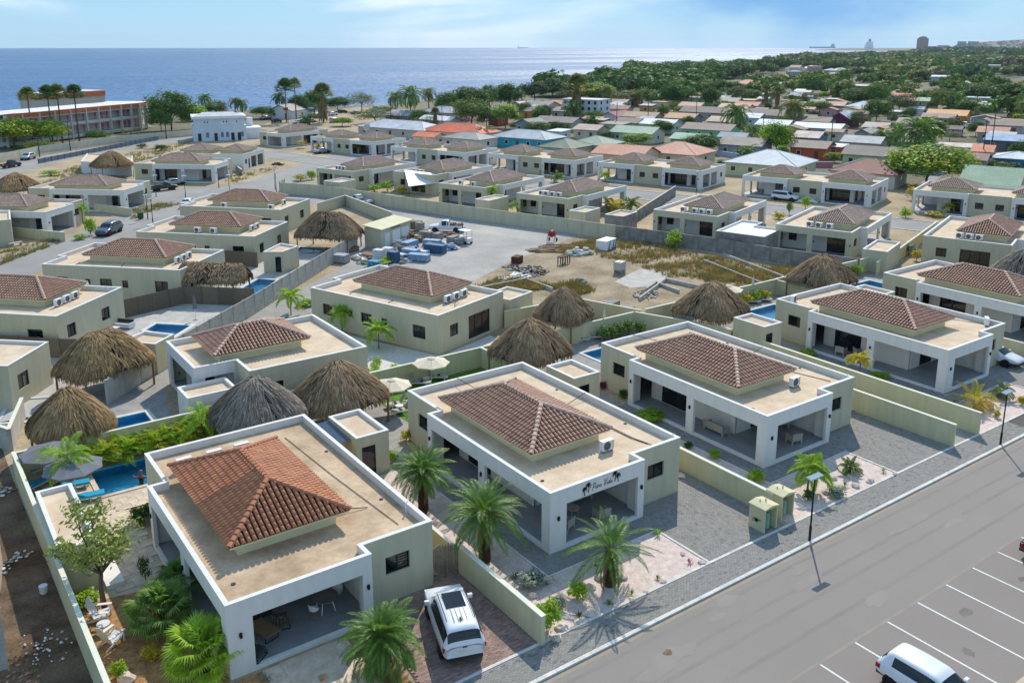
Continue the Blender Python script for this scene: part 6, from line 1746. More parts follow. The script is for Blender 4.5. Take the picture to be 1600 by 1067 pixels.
hut('sage hut at the end of the concrete fence beside the porch villa', [(14.3,76.3),(16.6,78.0),(18.4,75.6),(16.4,73.8)], 2.6)
hut('flat hut against the left end of the lane wall', [(64.5,149.2),(68.8,150.8),(69.9,147.3),(66.0,145.6)], 2.8)
hut('plain sage block in the middle of the lane wall', [(76.2,117.2),(81.3,118.9),(82.1,116.3),(77.0,114.4)], 2.8)
hut('plain sage block at the right end of the lane wall', [(81.9,100.6),(86.2,102.0),(87.2,99.6),(82.9,98.0)], 2.8)
hut('bare grey block hut at the left end of the block wall', [(84.2,95.2),(88.6,96.8),(89.5,94.0),(85.2,92.4)], 2.8, CONCD, door=None)
hut('bare grey block hut with a white roof in the block wall', [(88.4,77.9),(97.0,80.9),(98.0,78.0),(95.4,77.1),(96.6,73.7),(90.4,71.6)], 2.8, CONCD, roofm=WHITE)
hut('sage hut beside the strip of lawn', [(95.0,60.6),(101.2,62.7),(102.1,60.0),(95.9,57.9)], 2.7)
hut('sage hut near the dark brown thatch and garden wall', [(46.6,70.2),(50.2,71.4),(51.2,68.4),(47.6,67.2)], 2.7)
hut('white hut with the sand roof by the porch villa and silver thatch', [(15.2,60.4),(18.7,60.4),(18.7,63.0),(15.2,63.0)], 2.6, WHITE)
hut('sage hut with an open door by the washing line', [(35.67, 101.36),(37.54, 100.02),(40.34, 101.91),(39.16, 104.79)], 2.6, doors=[(0,1.4,2.1,.1,2.0,'door')])
hut('white flat-roofed store at the foot of the left street palm shade', [(34.47, 206.15),(42.31, 195.87),(45.91, 210.44),(38.52, 221.13)], 2.6, WHITE)
hut('half built grey concrete corner post at the left edge', [(.2,40.5),(1.6,40.3),(1.6,42.4),(.2,42.4)], 3.0, CONC, name='concrete_column', cat='concrete column')
hut('rounded concrete block at the left picture edge', [(.3,47.2),(2.0,46.9),(2.4,49.6),(1.6,52.2),(.3,52.0)], 2.6, CONC, name='concrete_block', cat='concrete block')
gsheet('dirt_lot', [(-12,22),(4.5,22),(4.4,44),(4.1,60),(4.1,68),(-12,68)], .006, SOIL)
pool('pool with the closed grey parasol at its corner', POOLQ[4], 0.45, copm=KERB)
pool('pool under the flat thatch, beside the concrete fence', POOLQ[5], 0.4, copm=KERB)
pool('small pool with steps behind the palm hedge', POOLQ[6], 0.4, copm=KERB)
pool('pale half-shaded pool beside the left thatches', POOLQ[7], 0.3, True, copm=KERB)
pool('pool in front of the big brown thatch', POOLQ[8], 0.3, copm=KERB)
palapa('big tan thatch on posts beside the concrete fence', (12.2,72.6,0), 3.6, 2.7, RAD(20), 'fresh', zt=4.9, ze=2.2, seed=11, n=5200)
palapa('dark tan thatch beside the left end of the palm hedge', (8.0,61.9,0), 2.5, 2.5, .2, 'fresh', zt=4.6, ze=2.1, seed=12, n=5200)
palapa('flat sloping thatch leaning on the villa end', (27.5,94.1,0), 4.0, 2.6, RAD(-43), 'brown', rl=3.2, zt=3.9, ze=2.3, seed=13, n=4200)
palapa('big brown thatch beside the store building', (47.4,108.6,0), 4.4, 3.4, RAD(-45), 'brown', rl=1.6, zt=5.1, ze=2.2, seed=14, n=4600)
palapa('thatch at the left edge beyond the low street villa', (18.6,175.4,0), 4.2, 4.0, .3, 'fresh', zt=5.0, seed=15, n=2600)
palapa('thatch cone over the white store on the left', (38.6,196.5,0), 4.0, 3.6, .2, 'fresh', zt=5.4, ze=2.6, seed=16, n=2600)
pg = thing('pergola', 'pale timber shade frame at the left edge', 'pergola', (6.31, 89.91)+(0,), .1)
b = NB(THATCH_O); b.box(-2.2, 2.2, -1.6, 1.6, 2.3, 2.42); b.build('reed_roof', None, pg)
for sx in (-2, 2):
 for sy in (-1.4, 1.4): p_ = NB(WOODP); p_.tube([(sx,sy,0),(sx,sy,2.3)], .07, 6); p_.build('post', None, pg)
st = thing('store_building', 'sage store building with white doors among the building materials', 'store building', (51.6,107.0,0), RAD(30))
SP = [(0,0),(0,-2.9),(8.2,-2.9),(8.2,0)]
b = NB(GREEN); b.poly([(0.1,-2.7),(7.7,-2.7),(7.7,-.1),(.1,-.1)], 0, 2.75); b.build('wall', None, st)
b = NB(CREAM); b.add([(-.1,-3.0,2.6),(8.0,-3.0,2.6),(8.0,.1,3.0),(-.1,.1,3.0),(-.1,-3.0,2.72),(8.0,-3.0,2.72),(8.0,.1,3.12),(-.1,.1,3.12)], [(4,5,6,7),(0,1,5,4),(1,2,6,5),(2,3,7,6),(3,0,4,7),(3,2,1,0)]); b.build('roof', None, st)
for x0, x1 in ((1.0,2.2),(2.9,4.9),(5.3,7.2)):
 b = NB(WPLAST); b.box(x0, x1, -2.76, -2.7, .02, 2.0); b.build('door', None, st)
b = NB(DGREY)
for k in range(8): b.box(2.6+k*.32, 2.78+k*.32, -2.73, -2.7, 2.25, 2.5)
b.build('sign_lettering', None, st)
def pallet(label, p, rz, w, d, h, m, lay=3, name='pallet_load', cat='pallet load', group='pallet loads in the yard', wrap=None):
 r = thing(name, label, cat, (p[0],p[1],.013), rz, group)
 b = NB(WOODP)
 for k in range(4): b.box(-w/2, w/2, -d/2+k*d/3.4, -d/2+k*d/3.4+.1, .1, .13)
 for x_ in (-w/2, -.05, w/2-.1): b.box(x_, x_+.1, -d/2, d/2, 0, .1)
 b.build('pallet', None, r)
 lh = h/lay
 rn = RND(int(p[0]*10))
 for k in range(lay):
  l = NB(m[k % len(m)] if isinstance(m, list) else m); e = rn.uniform(0,.05)
  nx = 3
  for q in range(nx): l.box(-w/2+w*q/nx+.01+e, -w/2+w*(q+1)/nx-.01+e, -d/2+e, d/2-e, .13+lh*k+.004, .13+lh*(k+1))
  l.build('layer', None, r)
 return r
BLU = mat('blue_wrap', '2f5578', .2, 2, .5); BLU2 = mat('pale_blue_wrap', '7f9cb5', .15, 2, .5); GRYB = mat('grey_blocks', '8f8b84', .15, 2, .9, island=.1); WRAP = mat('white_wrap', 'c9ccce', .08, 2, .5); BRN = mat('brown_board', '7d6a55', .2, 2, .85)
YD = [('white wrapped tanks on the left of the yard', (49.70, 98.92), 1.6,1.4,1.9,WRAP),('white wrapped tanks behind the dark blue crates', (51.27, 99.50), 1.5,1.4,1.8,WRAP),('tall dark blue crate stack', (50.57, 96.63), 1.6,1.5,2.0,BLU),('dark blue crates below the tall stack', (48.20, 92.02), 1.7,1.4,1.3,BLU),('bright blue generator housing', (47.42, 95.66), 1.8,1.2,1.2,mat('bright_blue','2f86b8',.1,2,.5)),('long blue wrapped bundle in front', (53.85, 95.95), 3.4,1.5,1.1,BLU2),('blue wrapped bundle in the middle', (54.37, 99.03), 3.0,1.5,1.1,BLU2),('blue bundle at the back of the yard', (56.43, 103.07), 3.2,1.6,1.2,BLU2),('dark blue wrapped bundle on the right', (57.87, 98.77), 3.6,1.6,1.4,BLU),('blue wrapped bundle beside the grey blocks', (59.68, 102.68), 3.0,1.5,1.0,BLU2),('grey block pallet nearest the pickup', (61.69, 107.34), 2.0,1.3,1.1,GRYB),('second grey block pallet below the pickup', (62.43, 105.76), 1.8,1.3,1.1,GRYB),('tall grey block pallet beside the timber', (63.02, 111.86), 1.4,1.2,1.7,GRYB),('timber boards stack with a grey block on top', (63.33, 113.94), 2.6,1.6,1.5,BRN),('brown boards left of the store right end', (60.91, 111.14), 1.8,1.2,.7,BRN),('grey blocks pallet at the right end', (62.87, 102.37), 2.4,1.4,1.2,GRYB),('low grey block row at the right end', (63.02, 101.27), 1.8,1.4,.9,GRYB),('brown scrap pile on the pallets', (55.26, 102.02), 2.4,1.4,.7,BRN),('low tile pallet in the front', (53.01, 99.12), 1.8,1.3,.5,WRAP),('low dark blue pallet in the front', (53.61, 97.83), 1.9,1.4,.6,BLU),('low white tile pallet with rubble', (56.13, 99.11), 2.0,1.5,.5,WRAP),('grey sheet stack against the concrete fence', (45.19, 101.31), 3.4,1.8,1.3,mat('grey_sheets','9a9fa0',.15,2,.6)),('brown mesh pallets beside the sheet stack', (49.59, 101.57), 2.8,2.0,.5,BRN),('scrap timber heap by the fence', (49.15, 105.94), 2.6,1.6,.6,BRN)]
for i, (lb, q, w, d, h, m) in enumerate(YD): pallet(lb, q, RAD((-62,-55,-70,25)[i % 4]), w*.8, d*.75, h*.72, m, 1+int(h/.36))
pk = car('pickup', 'white pickup loaded with rubble sacks in the yard', (66.22, 109.57)+(.013,), RAD(140), CARW, 1.0, group='')
b = NB(BRN)
for k in range(9): b.blob((-2.2+.2*k, .4*SIN(k*2.1), 1.0+.12*COS(k)), .28, k, 1, .3)
b.build('load', None, pk)
car('pickup', 'white pickup with an empty bed on the lane beside the sage panel wall', (65.70, 137.73)+(.01,), RAD(112), CARW, 1.0, group='')
car('suv', 'dark grey SUV driving on the left street', (25.56, 136.46)+(.01,), ang((30.74, 142.07),(22.53, 132.27)), CARG, 1.0, group='')
car('sedan', 'white sedan on the left street seen from behind', (41.41, 152.85)+(.01,), ang((39.42, 149.13),(45.76, 161.77)), CARW, 1.0, group='')
car('pickup', 'black and white pickup in the left street drive', (42.65, 172.93)+(.01,), RAD(10), CARB, .95, group='')
car('sedan', 'silver sedan behind the black pickup', (45.97, 178.27)+(.01,), RAD(12), CARS, .95, group='')
car('hatch', 'white hatchback on the seaside hotel road', (28.72, 239.66)+(.01,), ang((31.50, 243.80),(24.78, 233.79)), CARS, 1.1, group='')
car('sedan', 'silver sedan before the far twin villa', (91.04, 210.72)+(.01,), RAD(15), CARS, 1.0, group='')
car('suv', 'white crossover beside the twin villa wall', (128.74, 98.09)+(.01,), RAD(-70), CARW, .95, group='')
car('pickup', 'dark pickup with a white load at the guard fence corner', (23.65, 226.44)+(.01,), RAD(45), CARB, .95, group='')
gc = thing('golf_cart', 'small golf cart at the right end of the pallets', 'golf cart', (64.17, 101.45)+(.013,), RAD(100))
b = NB(WPLAST); b.box(-1.1, 1.1, -.55, .55, .3, .5); b.box(.6, 1.15, -.5, .5, .5, .85); b.box(-1.1, -.5, -.5, .5, .5, .8); part(gc, 'body', b)
b = NB(WPLAST); b.box(-1.0, .8, -.58, .58, 1.78, 1.84); part(gc, 'canopy', b)
b = NB(BLACK); b.box(-.45, .1, -.48, .48, .7, .8); part(gc, 'seat', b)
for x_ in (-.95, .75):
 for y_ in (-.5, .5): b = NB(BLACK); b.tube([(x_,y_,.5),(x_,y_,1.78)], .025, 5); part(gc, 'post', b)
for x_ in (-.75, .75):
 for y_ in (-.55, .55): b = NB(TYRE); b.lathe([(0,-.08),(.22,-.08),(.22,.08),(0,.08)], 12, M=MT((x_,y_,.22)) @ MR(PI/2,4,'X')); part(gc, 'wheel', b)
cm = thing('cement_mixer', 'red cement mixer at the yard corner', 'cement mixer', (74.44, 95.10)+(.01,), .6)
b = NB(mat('mixer_red', '9c2f33', .15, 2, .5)); b.lathe([(.12,-.5),(.5,-.25),(.52,.15),(.28,.55),(.25,.6)], 14, M=MT((0,0,1.2)) @ MR(RAD(70),4,'Y')); part(cm, 'drum', b)
for sy in (-.5, .5): b = NB(BLACK); b.tube([(-.6,sy,.1),(0,sy,1.2),(.6,sy,.1)], .04, 5); part(cm, 'frame', b)
for sy in (-.55, .55): b = NB(TYRE); b.lathe([(0,-.06),(.25,-.06),(.25,.06),(0,.06)], 12, M=MT((.6,sy,.25)) @ MR(PI/2,4,'X')); part(cm, 'wheel', b)
def ibc(label, p, rz=0):
 r = thing('caged_tank', label, 'water tank', p, rz)
 b = NB(CONCD)
 for x_ in (-.5,.1):
  for k in range(2): b.box(x_, x_+.45, -.5, .5, .22*k, .22*k+.2)
 part(r, 'block_base', b)
 b = NB(mat('tank_white', 'c4c2b8', .06, 2, .5)); b.box(-.58, .58, -.48, .48, .46, 1.45); b.lathe([(.15,0),(.15,.06),(0,.07)], 10, (0,0,1.45)); part(r, 'tank', b)
 c = NB(mat('cage_steel', '9a9b98', .1, 2, .5))
 for k in range(6):
  x_ = -.6+.24*k; c.box(x_-.012, x_+.012, -.52, -.50, .44, 1.48); c.box(x_-.012, x_+.012, .50, .52, .44, 1.48)
 for z_ in (.6,.9,1.2,1.47): c.box(-.62, .62, -.522, -.50, z_-.012, z_+.012); c.box(-.62, .62, .50, .522, z_-.012, z_+.012); c.box(-.62, -.60, -.5, .5, z_-.012, z_+.012); c.box(.60, .62, -.5, .5, z_-.012, z_+.012)
 part(r, 'cage', c); return r
ibc('white caged water tank on blocks in the dry plot', (70.31, 76.58)+(0,), .3)
gb = thing('skip_box', 'white site box with blue swirls in the dry plot', 'site box', (77.68, 87.39)+(0,), RAD(20))
b = NB(WPLAST); b.box(-1.4, 1.4, -.8, .8, .1, 1.35); part(gb, 'box', b)
b = NB(mat('swirl_blue', '2b6fa8', .05, 2, .6))
for x0 in (-.9, .2, .8): b.add([(x0,-.803,.12),(x0+.35,-.803,.12),(x0+.7,-.803,1.3),(x0+.45,-.803,1.3)], [(0,1,2,3)])
part(gb, 'blue_swirl', b)
sw_ = thing('sawhorse_table', 'brown timber trestle in the dry plot', 'trestle', (67.90, 84.23)+(0,), .3)
b = NB(mat('dark_timber', '4a3728', .2, 3, .85)); b.box(-.9, .9, -.4, .4, .9, 1.0); part(sw_, 'top', b)
for x_ in (-.8, -.2, .3, .8):
 for y_ in (-.35, .35): l = NB(mat('dark_timber', '4a3728')); l.box(x_-.05, x_+.05, y_-.05, y_+.05, 0, .9); part(sw_, 'leg', l)
ob_ = thing('timber_box', 'rusty brown box at the corner of the yard', 'box', (63.34, 87.90)+(0,), .5)
b = NB(mat('rust_box', '54301f', .25, 2, .85)); b.box(-.7, .7, -.5, .5, 0, .9); part(ob_, 'box_body', b)
def heap(label, p, w, h, m, n, seed, name='rubble_heap', r0=.22):
 rn = RND(seed); b = MB()
 for i in range(n):
  a = rn.uniform(0,6.28); q = rn.random()**.6; b.use(m[rn.randrange(len(m))])
  x_, y_ = COS(a)*q*w, SIN(a)*q*w*.7
  b.blob((x_, y_, h*(1-q)*rn.random()+.06), r0*rn.uniform(.4,1.2), i, 1, .35, (1.3,1,.6))
 o = b.build(name, None); o.location = (p[0],p[1],0); o.rotation_euler = (0,0,seed); tag(o, label, 'rubble', 'heaps of rubble and clutter', 'stuff'); return o
JP = [(49.80, 100.55),(47.78, 93.84),(53.04, 101.78),(55.68, 104.57),(52.01, 96.43),(55.86, 100.67),(59.25, 105.97),(62.72, 109.85),(58.28, 100.80),(60.75, 101.92),(64.80, 106.18),(48.20, 101.70),(47.64, 98.72),(60.65, 99.11),(59.50, 107.86),(57.52, 107.22)]
RB = [CONCD, CONC, mat('brown_rubble', '6b543f', .3, 2, .95)]
rn = RND(77)
for i in range(16):
 q = JP[i]
 heap(['loose grey blocks','torn blue sheeting','brown packing','pale sacks'][i % 4]+' scattered '+['left of the white tanks','below the blue generator','behind the crate stack','at the back of the yard','among the front pallets','between the blue bundles','below the timber stack','beside the loaded pickup','under the long bundle','by the grey block pallet','behind the golf cart','along the concrete fence','at the mesh pallets','at the right end of the yard','by the store doors','before the store wall'][i], q, rn.uniform(.8,1.5), rn.uniform(.5,1.0), [[CONC,CONCD],[BLU,BLU2,WRAP],[BRN,WOODP],[WRAP,CONC,BRN]][i % 4], 34, 100+i, 'clutter_heap', .36)
heap('grey rubble heap behind the dark brown thatch', (62.38, 83.40), 2.6, .9, RB, 150, 1)
heap('brown and white rubble beside the grey heap', (61.49, 85.60), 1.8, .5, RB, 90, 2)
heap('white sack pile by the trestle', (72.25, 87.13), 1.3, 1.0, [WPLAST, CONC], 26, 3, r0=.45)
heap('white sack pile beside the other sacks', (73.74, 86.96), 1.1, .9, [WPLAST, CONC], 20, 4, r0=.42)
heap('block bits in the middle of the dry plot', (63.86, 76.46), .9, .5, [CONCD, CONC], 18, 5, r0=.35)
heap('debris at the left dirt lot beside the sage wall', (2.6,58.5), 1.4, .2, [CONC, WPLAST, BRN], 46, 6, r0=.12)
heap('pale debris on the dirt lot near the column', (3.0,49.5), 1.2, .12, [CONC, WPLAST], 30, 7, r0=.1)
heap('scattered white stones over the dirt lot', (3.1,41.0), 1.6, .05, [CONC, WPLAST], 50, 8, r0=.06)
heap('gravel heap before the twin villa with the white car', (130.37, 94.50), 2.2, .9, [WPLAST, CONC], 90, 9, r0=.3)
heap('rubble and boards behind the broad grey thatch', (66.08, 67.57), 2.0, .3, RB, 60, 10)
heap('dark soil heap at the bend of the far street', (73.73, 195.83), 2.0, .6, [mat('dark_soil', '3b3129', .2, 2, .95)], 50, 11)
for i, (lb, q, rz) in enumerate((('white plastic sheets on the rubble plot', (58.57, 81.66), .3), ('long timber planks at the yard edge', (70.21, 91.33), -.4), ('planks and boards behind the red mixer', (72.88, 92.25), -.45))):
 r = thing('board_pile', lb, 'boards', q+(0,), rz)
 rn = RND(i)
 for k in range(12):
  b = NB(WPLAST if i == 0 else (WOODP, BRN)[k % 2]); b.box(-1.8, 1.8, -.12, .12, 0, .05); b.build('board', None, r, loc=(rn.uniform(-.6,.6), rn.uniform(-1.1,1.1), .03+.055*(k//3)), rot=rn.uniform(-.35,.35))
bk = thing('white_bucket', 'white bucket alone on the dirt lot', 'bucket', (3.75,45.6,0))
b = NB(WPLAST); b.lathe([(0,.0),(.17,0),(.2,.38),(.21,.40),(0,.40)], 14); part(bk, 'bucket_body', b)
bwall('low grey foundation walls beside the broad grey thatch', [(64.12, 66.51),(72.04, 70.61),(73.86, 59.55),(65.86, 56.88)], .45, CONC, .2, cap=False, name='foundation_wall')
bwall('low foundation wall ring in front of the rubble heap', [(67.35, 68.89),(70.14, 70.24),(69.67, 66.27)], .4, CONC, .2, cap=False, name='foundation_wall')
bwall('foundation wall between the yellow grass patches', [(82.66, 74.50),(79.41, 61.91),(84.11, 63.40),(87.30, 75.47)], .4, CONC, .2, cap=False, name='foundation_wall')
bwall('foundation wall behind the dark brown thatch', [(52.02, 79.85),(58.92, 79.99),(58.79, 75.01)], .45, CONC, .2, cap=False, name='foundation_wall')
for i, (q, h_) in enumerate((((58.95, 65.30), 1.0), ((59.13, 63.28), .8))):
 pallet(['tall grey block pallet behind the dark thatch', 'lower grey block pallet behind the dark thatch'][i], q, .3, 1.5, 1.2, h_, GRYB, 3)
bin_ = thing('wheelie_bin', 'dark green wheelie bin on the left street', 'bin', (32.04, 145.56)+(0,), .7)
b = NB(mat('bin_green', '24502f', .1, 2, .5)); b.box(-.3,.3,-.33,.33,.1,1.0); part(bin_, 'bin_body', b)
b = NB(mat('bin_green', '24502f')); b.box(-.33,.33,-.38,.36,1.002,1.08); part(bin_, 'lid', b)
for i, (q, rz) in enumerate((((39.57, 166.22), .2), ((43.69, 162.41), .4), ((52.06, 169.97), .5), ((50.59, 159.17), .5), ((32.94, 144.92), .6), ((32.66, 140.70), .6), ((58.52, 156.99), .6), ((60.26, 162.17), .3), ((107.32, 194.05), .2), ((122.89, 113.51), .3), ((92.44, 213.11), .3))):
 far_lamp(['lamp left of the black pickup', 'lamp right of the white sedan', 'lamp at the street corner by the porch villa', 'lamp by the flat stones on the street', 'lamp beside the green bin', 'lamp in front of the green bin', 'lamp before the curved wall', 'twin lamp behind the curved wall', 'lamp before the orange hip roof', 'lamp at the twin villa with the grey car court', 'lamp before the far silver sedan'][i]+', solar street lamp', q, rz)
put('umgc', lambda: mk_closed_umbrella(mat('grey_fold', '77767a')), 'closed grey parasol standing alone by the pool', (23.43, 87.21)+(0,), 0)
put('umgc', None, 'closed grey parasol behind the outdoor corner sofa', (14.70, 89.43)+(0,), 0)
r = thing('corner_sofa', 'white framed corner sofa with dark cushions on the left terrace', 'sofa', (16.73, 88.95)+(0,), RAD(-50))
for nm, bx, m in (('seat', (-1.3,1.3,-.4,.4,.15,.35), WPLAST), ('seat_cushion', (-1.25,1.25,-.38,.25,.352,.47), mat('pale_cushion', 'b9b6ae')), ('backrest', (-1.3,1.3,.3,.42,.35,.8), DGREY), ('arm', (1.3,1.4,-.4,.42,.1,.6), WPLAST)):
 b = NB(m); b.box(*bx); b.build(nm, None, r)
b = NB(WPLAST); b.box(-1.3,-.5,-2.0,-.402,.15,.35); b.build('seat', None, r)
b = NB(WPLAST); b.box(-.2,.6,-1.5,-.7,.30,.36); 
for x_ in (-.17,.53):
 for y_ in (-1.47,-.77): b.box(x_,x_+.05,y_,y_+.05,0,.30)
tt = b.build('coffee_table', None); tt.location = r.location; tt.rotation_euler = r.rotation_euler; tag(tt, 'white low table before the left corner sofa', 'table')
r = thing('shade_sail', 'white shade sail over a back yard', 'shade sail', (79.59, 141.88)+(0,), RAD(20))
b = NB(WPLAST); q = [(-4,-1.5,2.0),(0,3,4.2),(4,-1.0,3.4),(1,-4,2.2)]; c_ = (0,-.6,2.7)
for i in range(4): b.face(q[i], q[(i+1) % 4], c_)
b.build('sail', None, r)
for x_, y_, z_ in q[:3]: p_ = NB(BLACK); p_.tube([(x_,y_,0),(x_,y_,z_)], .05, 6); p_.build('post', None, r)
r = thing('white_bench', 'white bench on the dry patch by the left edge', 'bench', (13.36, 135.35)+(0,), .3)
b = NB(CONC); b.box(-.9,.9,-.3,.3,.4,.5); b.build('seat', None, r)
for x_ in (-.8,.7): b = NB(CONC); b.box(x_,x_+.1,-.28,.28,0,.4); b.build('leg', None, r)
cab2 = hut('small sage meter box behind the five-window villa', [(39.5,83.3),(41.2,84.0),(41.7,82.9),(40.0,82.2)], 1.5, name='meter_box', cat='cabinet')
def grass(name, label, polys, n, m, seed, h=.5):
 rn = RND(seed); mb = MB()
 for poly, k in polys:
  xs = [p[0] for p in poly]; ys = [p[1] for p in poly]; c_ = 0
  while c_ < k:
   x_, y_ = rn.uniform(min(xs), max(xs)), rn.uniform(min(ys), max(ys))
   if not inside((x_,y_), poly): continue
   if noise.noise(Vector((x_*.25, y_*.25, seed))) < -.12: 
    if rn.random() < .8: 
     c_ += .3; continue
   c_ += 1; mb.use(m[rn.randrange(len(m))]); hh = h*rn.uniform(.4, 1.3)
   for i in range(7):
    a = rn.uniform(0, 6.28); r_ = rn.uniform(0,.25); bx, by = x_+COS(a)*r_, y_+SIN(a)*r_
    t = (bx+COS(a)*hh*.5+rn.gauss(0,.05), by+SIN(a)*hh*.5, hh*rn.uniform(.6,1))
    w = .045; mb.face((bx-SIN(a)*w, by+COS(a)*w, 0), (bx+SIN(a)*w, by-COS(a)*w, 0), t)
 o = mb.build(name, None); tag(o, label, 'grass', None, 'stuff'); return o
gsheet('dry_plot', [(54,62),(64,60.2),(92.5,60.0),(89.3,69),(84,89),(79,96),(70,92.5),(64.5,90),(56,84),(50,75)], .011, mat('plot_soil', '7d6c55', .2, .3, .95, col2='a8987d', detail=10, fine=.22, bscale=4))
gsheet('white_slab', [(67.22, 74.05),(73.83, 76.77),(75.56, 73.59),(70.73, 69.81),(66.82, 70.92)], .016, CONC)
STR = [STRAWG, STRAWG, GREENG]
grass('dry_grass', 'dry straw-coloured grass covering the rubble plot', [([(78.82, 90.95),(85.29, 88.88),(86.54, 67.67),(79.33, 63.66),(73.71, 72.29),(75.13, 79.88),(73.81, 85.12)], 1500), ([(78.91, 73.13),(85.91, 68.12),(99.55, 64.52),(94.80, 61.76),(77.28, 60.19),(75.65, 68.03)], 1300), ([(52.46, 81.18),(59.30, 83.34),(59.40, 79.65),(60.08, 75.74),(53.88, 76.92)], 800), ([(58.91, 76.57),(63.61, 76.63),(62.72, 72.20),(59.83, 72.04)], 420), ([(73.27, 92.46),(80.54, 92.27),(73.81, 85.12),(70.89, 88.10)], 420)], 0, STR, 3, .6)
grass('verge_grass', 'yellow-green rough grass along the seaside road', [([(24.63, 193.59),(34.38, 218.73),(59.44, 247.57),(72.46, 257.96),(59.09, 233.70),(47.19, 209.52),(36.31, 201.32),(28.20, 189.04)], 1300), ([(33.69, 156.88),(39.44, 158.11),(40.70, 155.65),(34.82, 151.00),(30.56, 145.34)], 250), ([(11.19, 132.19),(18.03, 137.03),(19.26, 134.60),(10.32, 124.20)], 300), ([(52.64, 178.60),(70.48, 192.79),(72.80, 191.12),(57.31, 175.25)], 160)], 0, [STRAWG, GREENG], 4, .5)
grass('weeds', 'sparse weeds on the left dirt lot', [([(-4,32),(4.2,32),(4.2,60),(-4,60)], 40)], 0, [GREENG], 5, .25)
YP = [(1010,318,.9),(962,335,1.3),(1005,320,.8),(990,330,.9)]
far_palm('young', 'green banana-like palm beside the dark slatted fence', (99.44, 106.11)+(0,), 1.0, 1.25, seed=2); far_palm('young', 'yellow palm beside the dark slatted fence', (95.89, 106.53)+(0,), .8, 1.5, seed=1)
for i, (lb, q, kd, h_, s_) in enumerate((('small palm left of the five windows, nearer', (33.56, 74.99), 0, 1.9, .85), ('small palm under the five-window wall, middle', (34.28, 68.85), 0, 1.7, .9), ('small palm on the path by the concrete fence', (31.81, 83.33), 0, 1.9, .9), ('palm with pale trunk between two twin villas', (82.52, 121.88), 0, 3.0, .8), ('bright palm at the lane hut', (82.62, 114.66), 0, 1.6, .8), ('yellow palm in the twin villa court, left', (91.47, 224.52), 1, 1.2, .8), ('yellow palm in the twin villa court, middle', (91.37, 213.87), 1, 1.2, .8), ('yellow palm before the twin villa pillar', (97.53, 204.37), 1, 1.6, .9), ('yellow palm left of the silver sedan', (97.03, 211.54), 1, .8, .6), ('yellow palm by the porch of the turquoise house villa', (112.45, 169.38), 1, 1.6, .7), ('dark palm before the twin villa doors', (109.39, 137.86), 2, 1.0, 1.0), ('lime palm at the olive wall villa porch', (116.95, 132.44), 0, 1.4, .8), ('small palm by the right hand twin villa', (147.55, 85.42), 1, 1.5, .8), ('small palm before the right hand twin villa', (139.02, 74.24), 1, 1.2, .7), ('young palm at the right edge of the far street', (144.43, 67.00), 1, 1.6, .8), ('spiky palm at the villa left edge', (14.79, 146.40), 0, .8, 1.2), ('thin tree on the left street, nearer the kerb', (23.96, 146.92), 0, 2.4, .7))):
 far_palm('young', lb, q+(0,), h_, s_, seed=kd+3*i, group='young garden palms')
for i, (lb, q, w, h_, m) in enumerate((('round thin tree on the left street before the SUV', (23.19, 137.06), 2.2, 3.0, LEAF_L), ('low shrubs before the grey SUV', (21.32, 134.67), 2.2, .8, LEAF_L), ('yellow hedge in the curved wall garden', (68.37, 169.42), 3.6, 1.4, LEAF_Y), ('bushy green shrub in the curved wall garden', (70.86, 169.79), 2.6, 2.2, LEAF_L), ('green bush on the lane wall, left', (74.18, 148.46), 3.0, 1.6, LEAF_L), ('banana-like bush on the lane wall, middle', (76.12, 147.07), 3.0, 2.2, LEAF_L), ('yellow bush on the lane wall, right', (77.29, 143.52), 2.4, 1.6, LEAF_Y), ('yellow bush by the shade sail', (80.72, 141.96), 1.8, 1.4, LEAF_Y), ('dark hedge before the twin villa', (91.92, 135.73), 4.5, 1.3, LEAF_D), ('yellow shrub at the twin villa wall', (103.84, 168.82), 2.2, 1.2, LEAF_Y), ('yellow shrub beside the twin villa hedge', (113.68, 148.08), 2.2, 1.2, LEAF_Y), ('yellow shrub by the olive wall villa', (125.32, 145.75), 2.0, 1.3, LEAF_Y), ('yellow shrub on the far street edge', (113.85, 87.59), 2.4, 1.3, LEAF_Y), ('tall cactus-like shrub before the far street', (123.78, 90.10), 1.6, 2.6, LEAF_L), ('green shrub beside the tall cactus-like one', (118.31, 89.09), 1.2, 2.2, LEAF), ('dark shrub by the lawn strip', (131.03, 76.60), 2.4, 1.8, LEAF_L), ('croton bushes beside the glass-door villa', (105.33, 59.53), 1.6, 1.6, LEAF_Y), ('silver bush beside the glass-door villa', (107.52, 61.89), 2.4, 1.6, LEAF_G), ('green tree in the dry plot by the block wall', (85.35, 82.37), 2.6, 2.8, LEAF_L), ('low green row behind the five-window villa', (48.03, 96.01), 3.4, 1.0, LEAF_L), ('second low green bush behind the five-window villa', (50.05, 97.00), 2.2, 1.1, LEAF_L), ('lime plants along the path by the concrete fence', (34.29, 85.48), 2.6, .8, LEAF_L), ('ivy strip beside the left villa terrace', (26.01, 172.58), 2.6, 1.2, LEAF_L), ('row of red and yellow crotons on the far street', (135.76, 74.54), 4.0, 1.0, LEAF_Y), ('green weed patch on the left seaside verge', (56.96, 249.36), 3.5, 1.4, GREENG), ('dark green weed bush on the seaside verge', (59.53, 240.28), 4.0, 1.8, LEAF_D), ('green creeper patch beside the left thatch', (28.67, 206.80), 4.5, 1.2, LEAF_L), ('potted plants under the left villa tree', (8.10, 83.46), 1.4, .6, LEAF_Y))):
 shrub(lb, q, w, h_, m, i, .14, 30, 24)
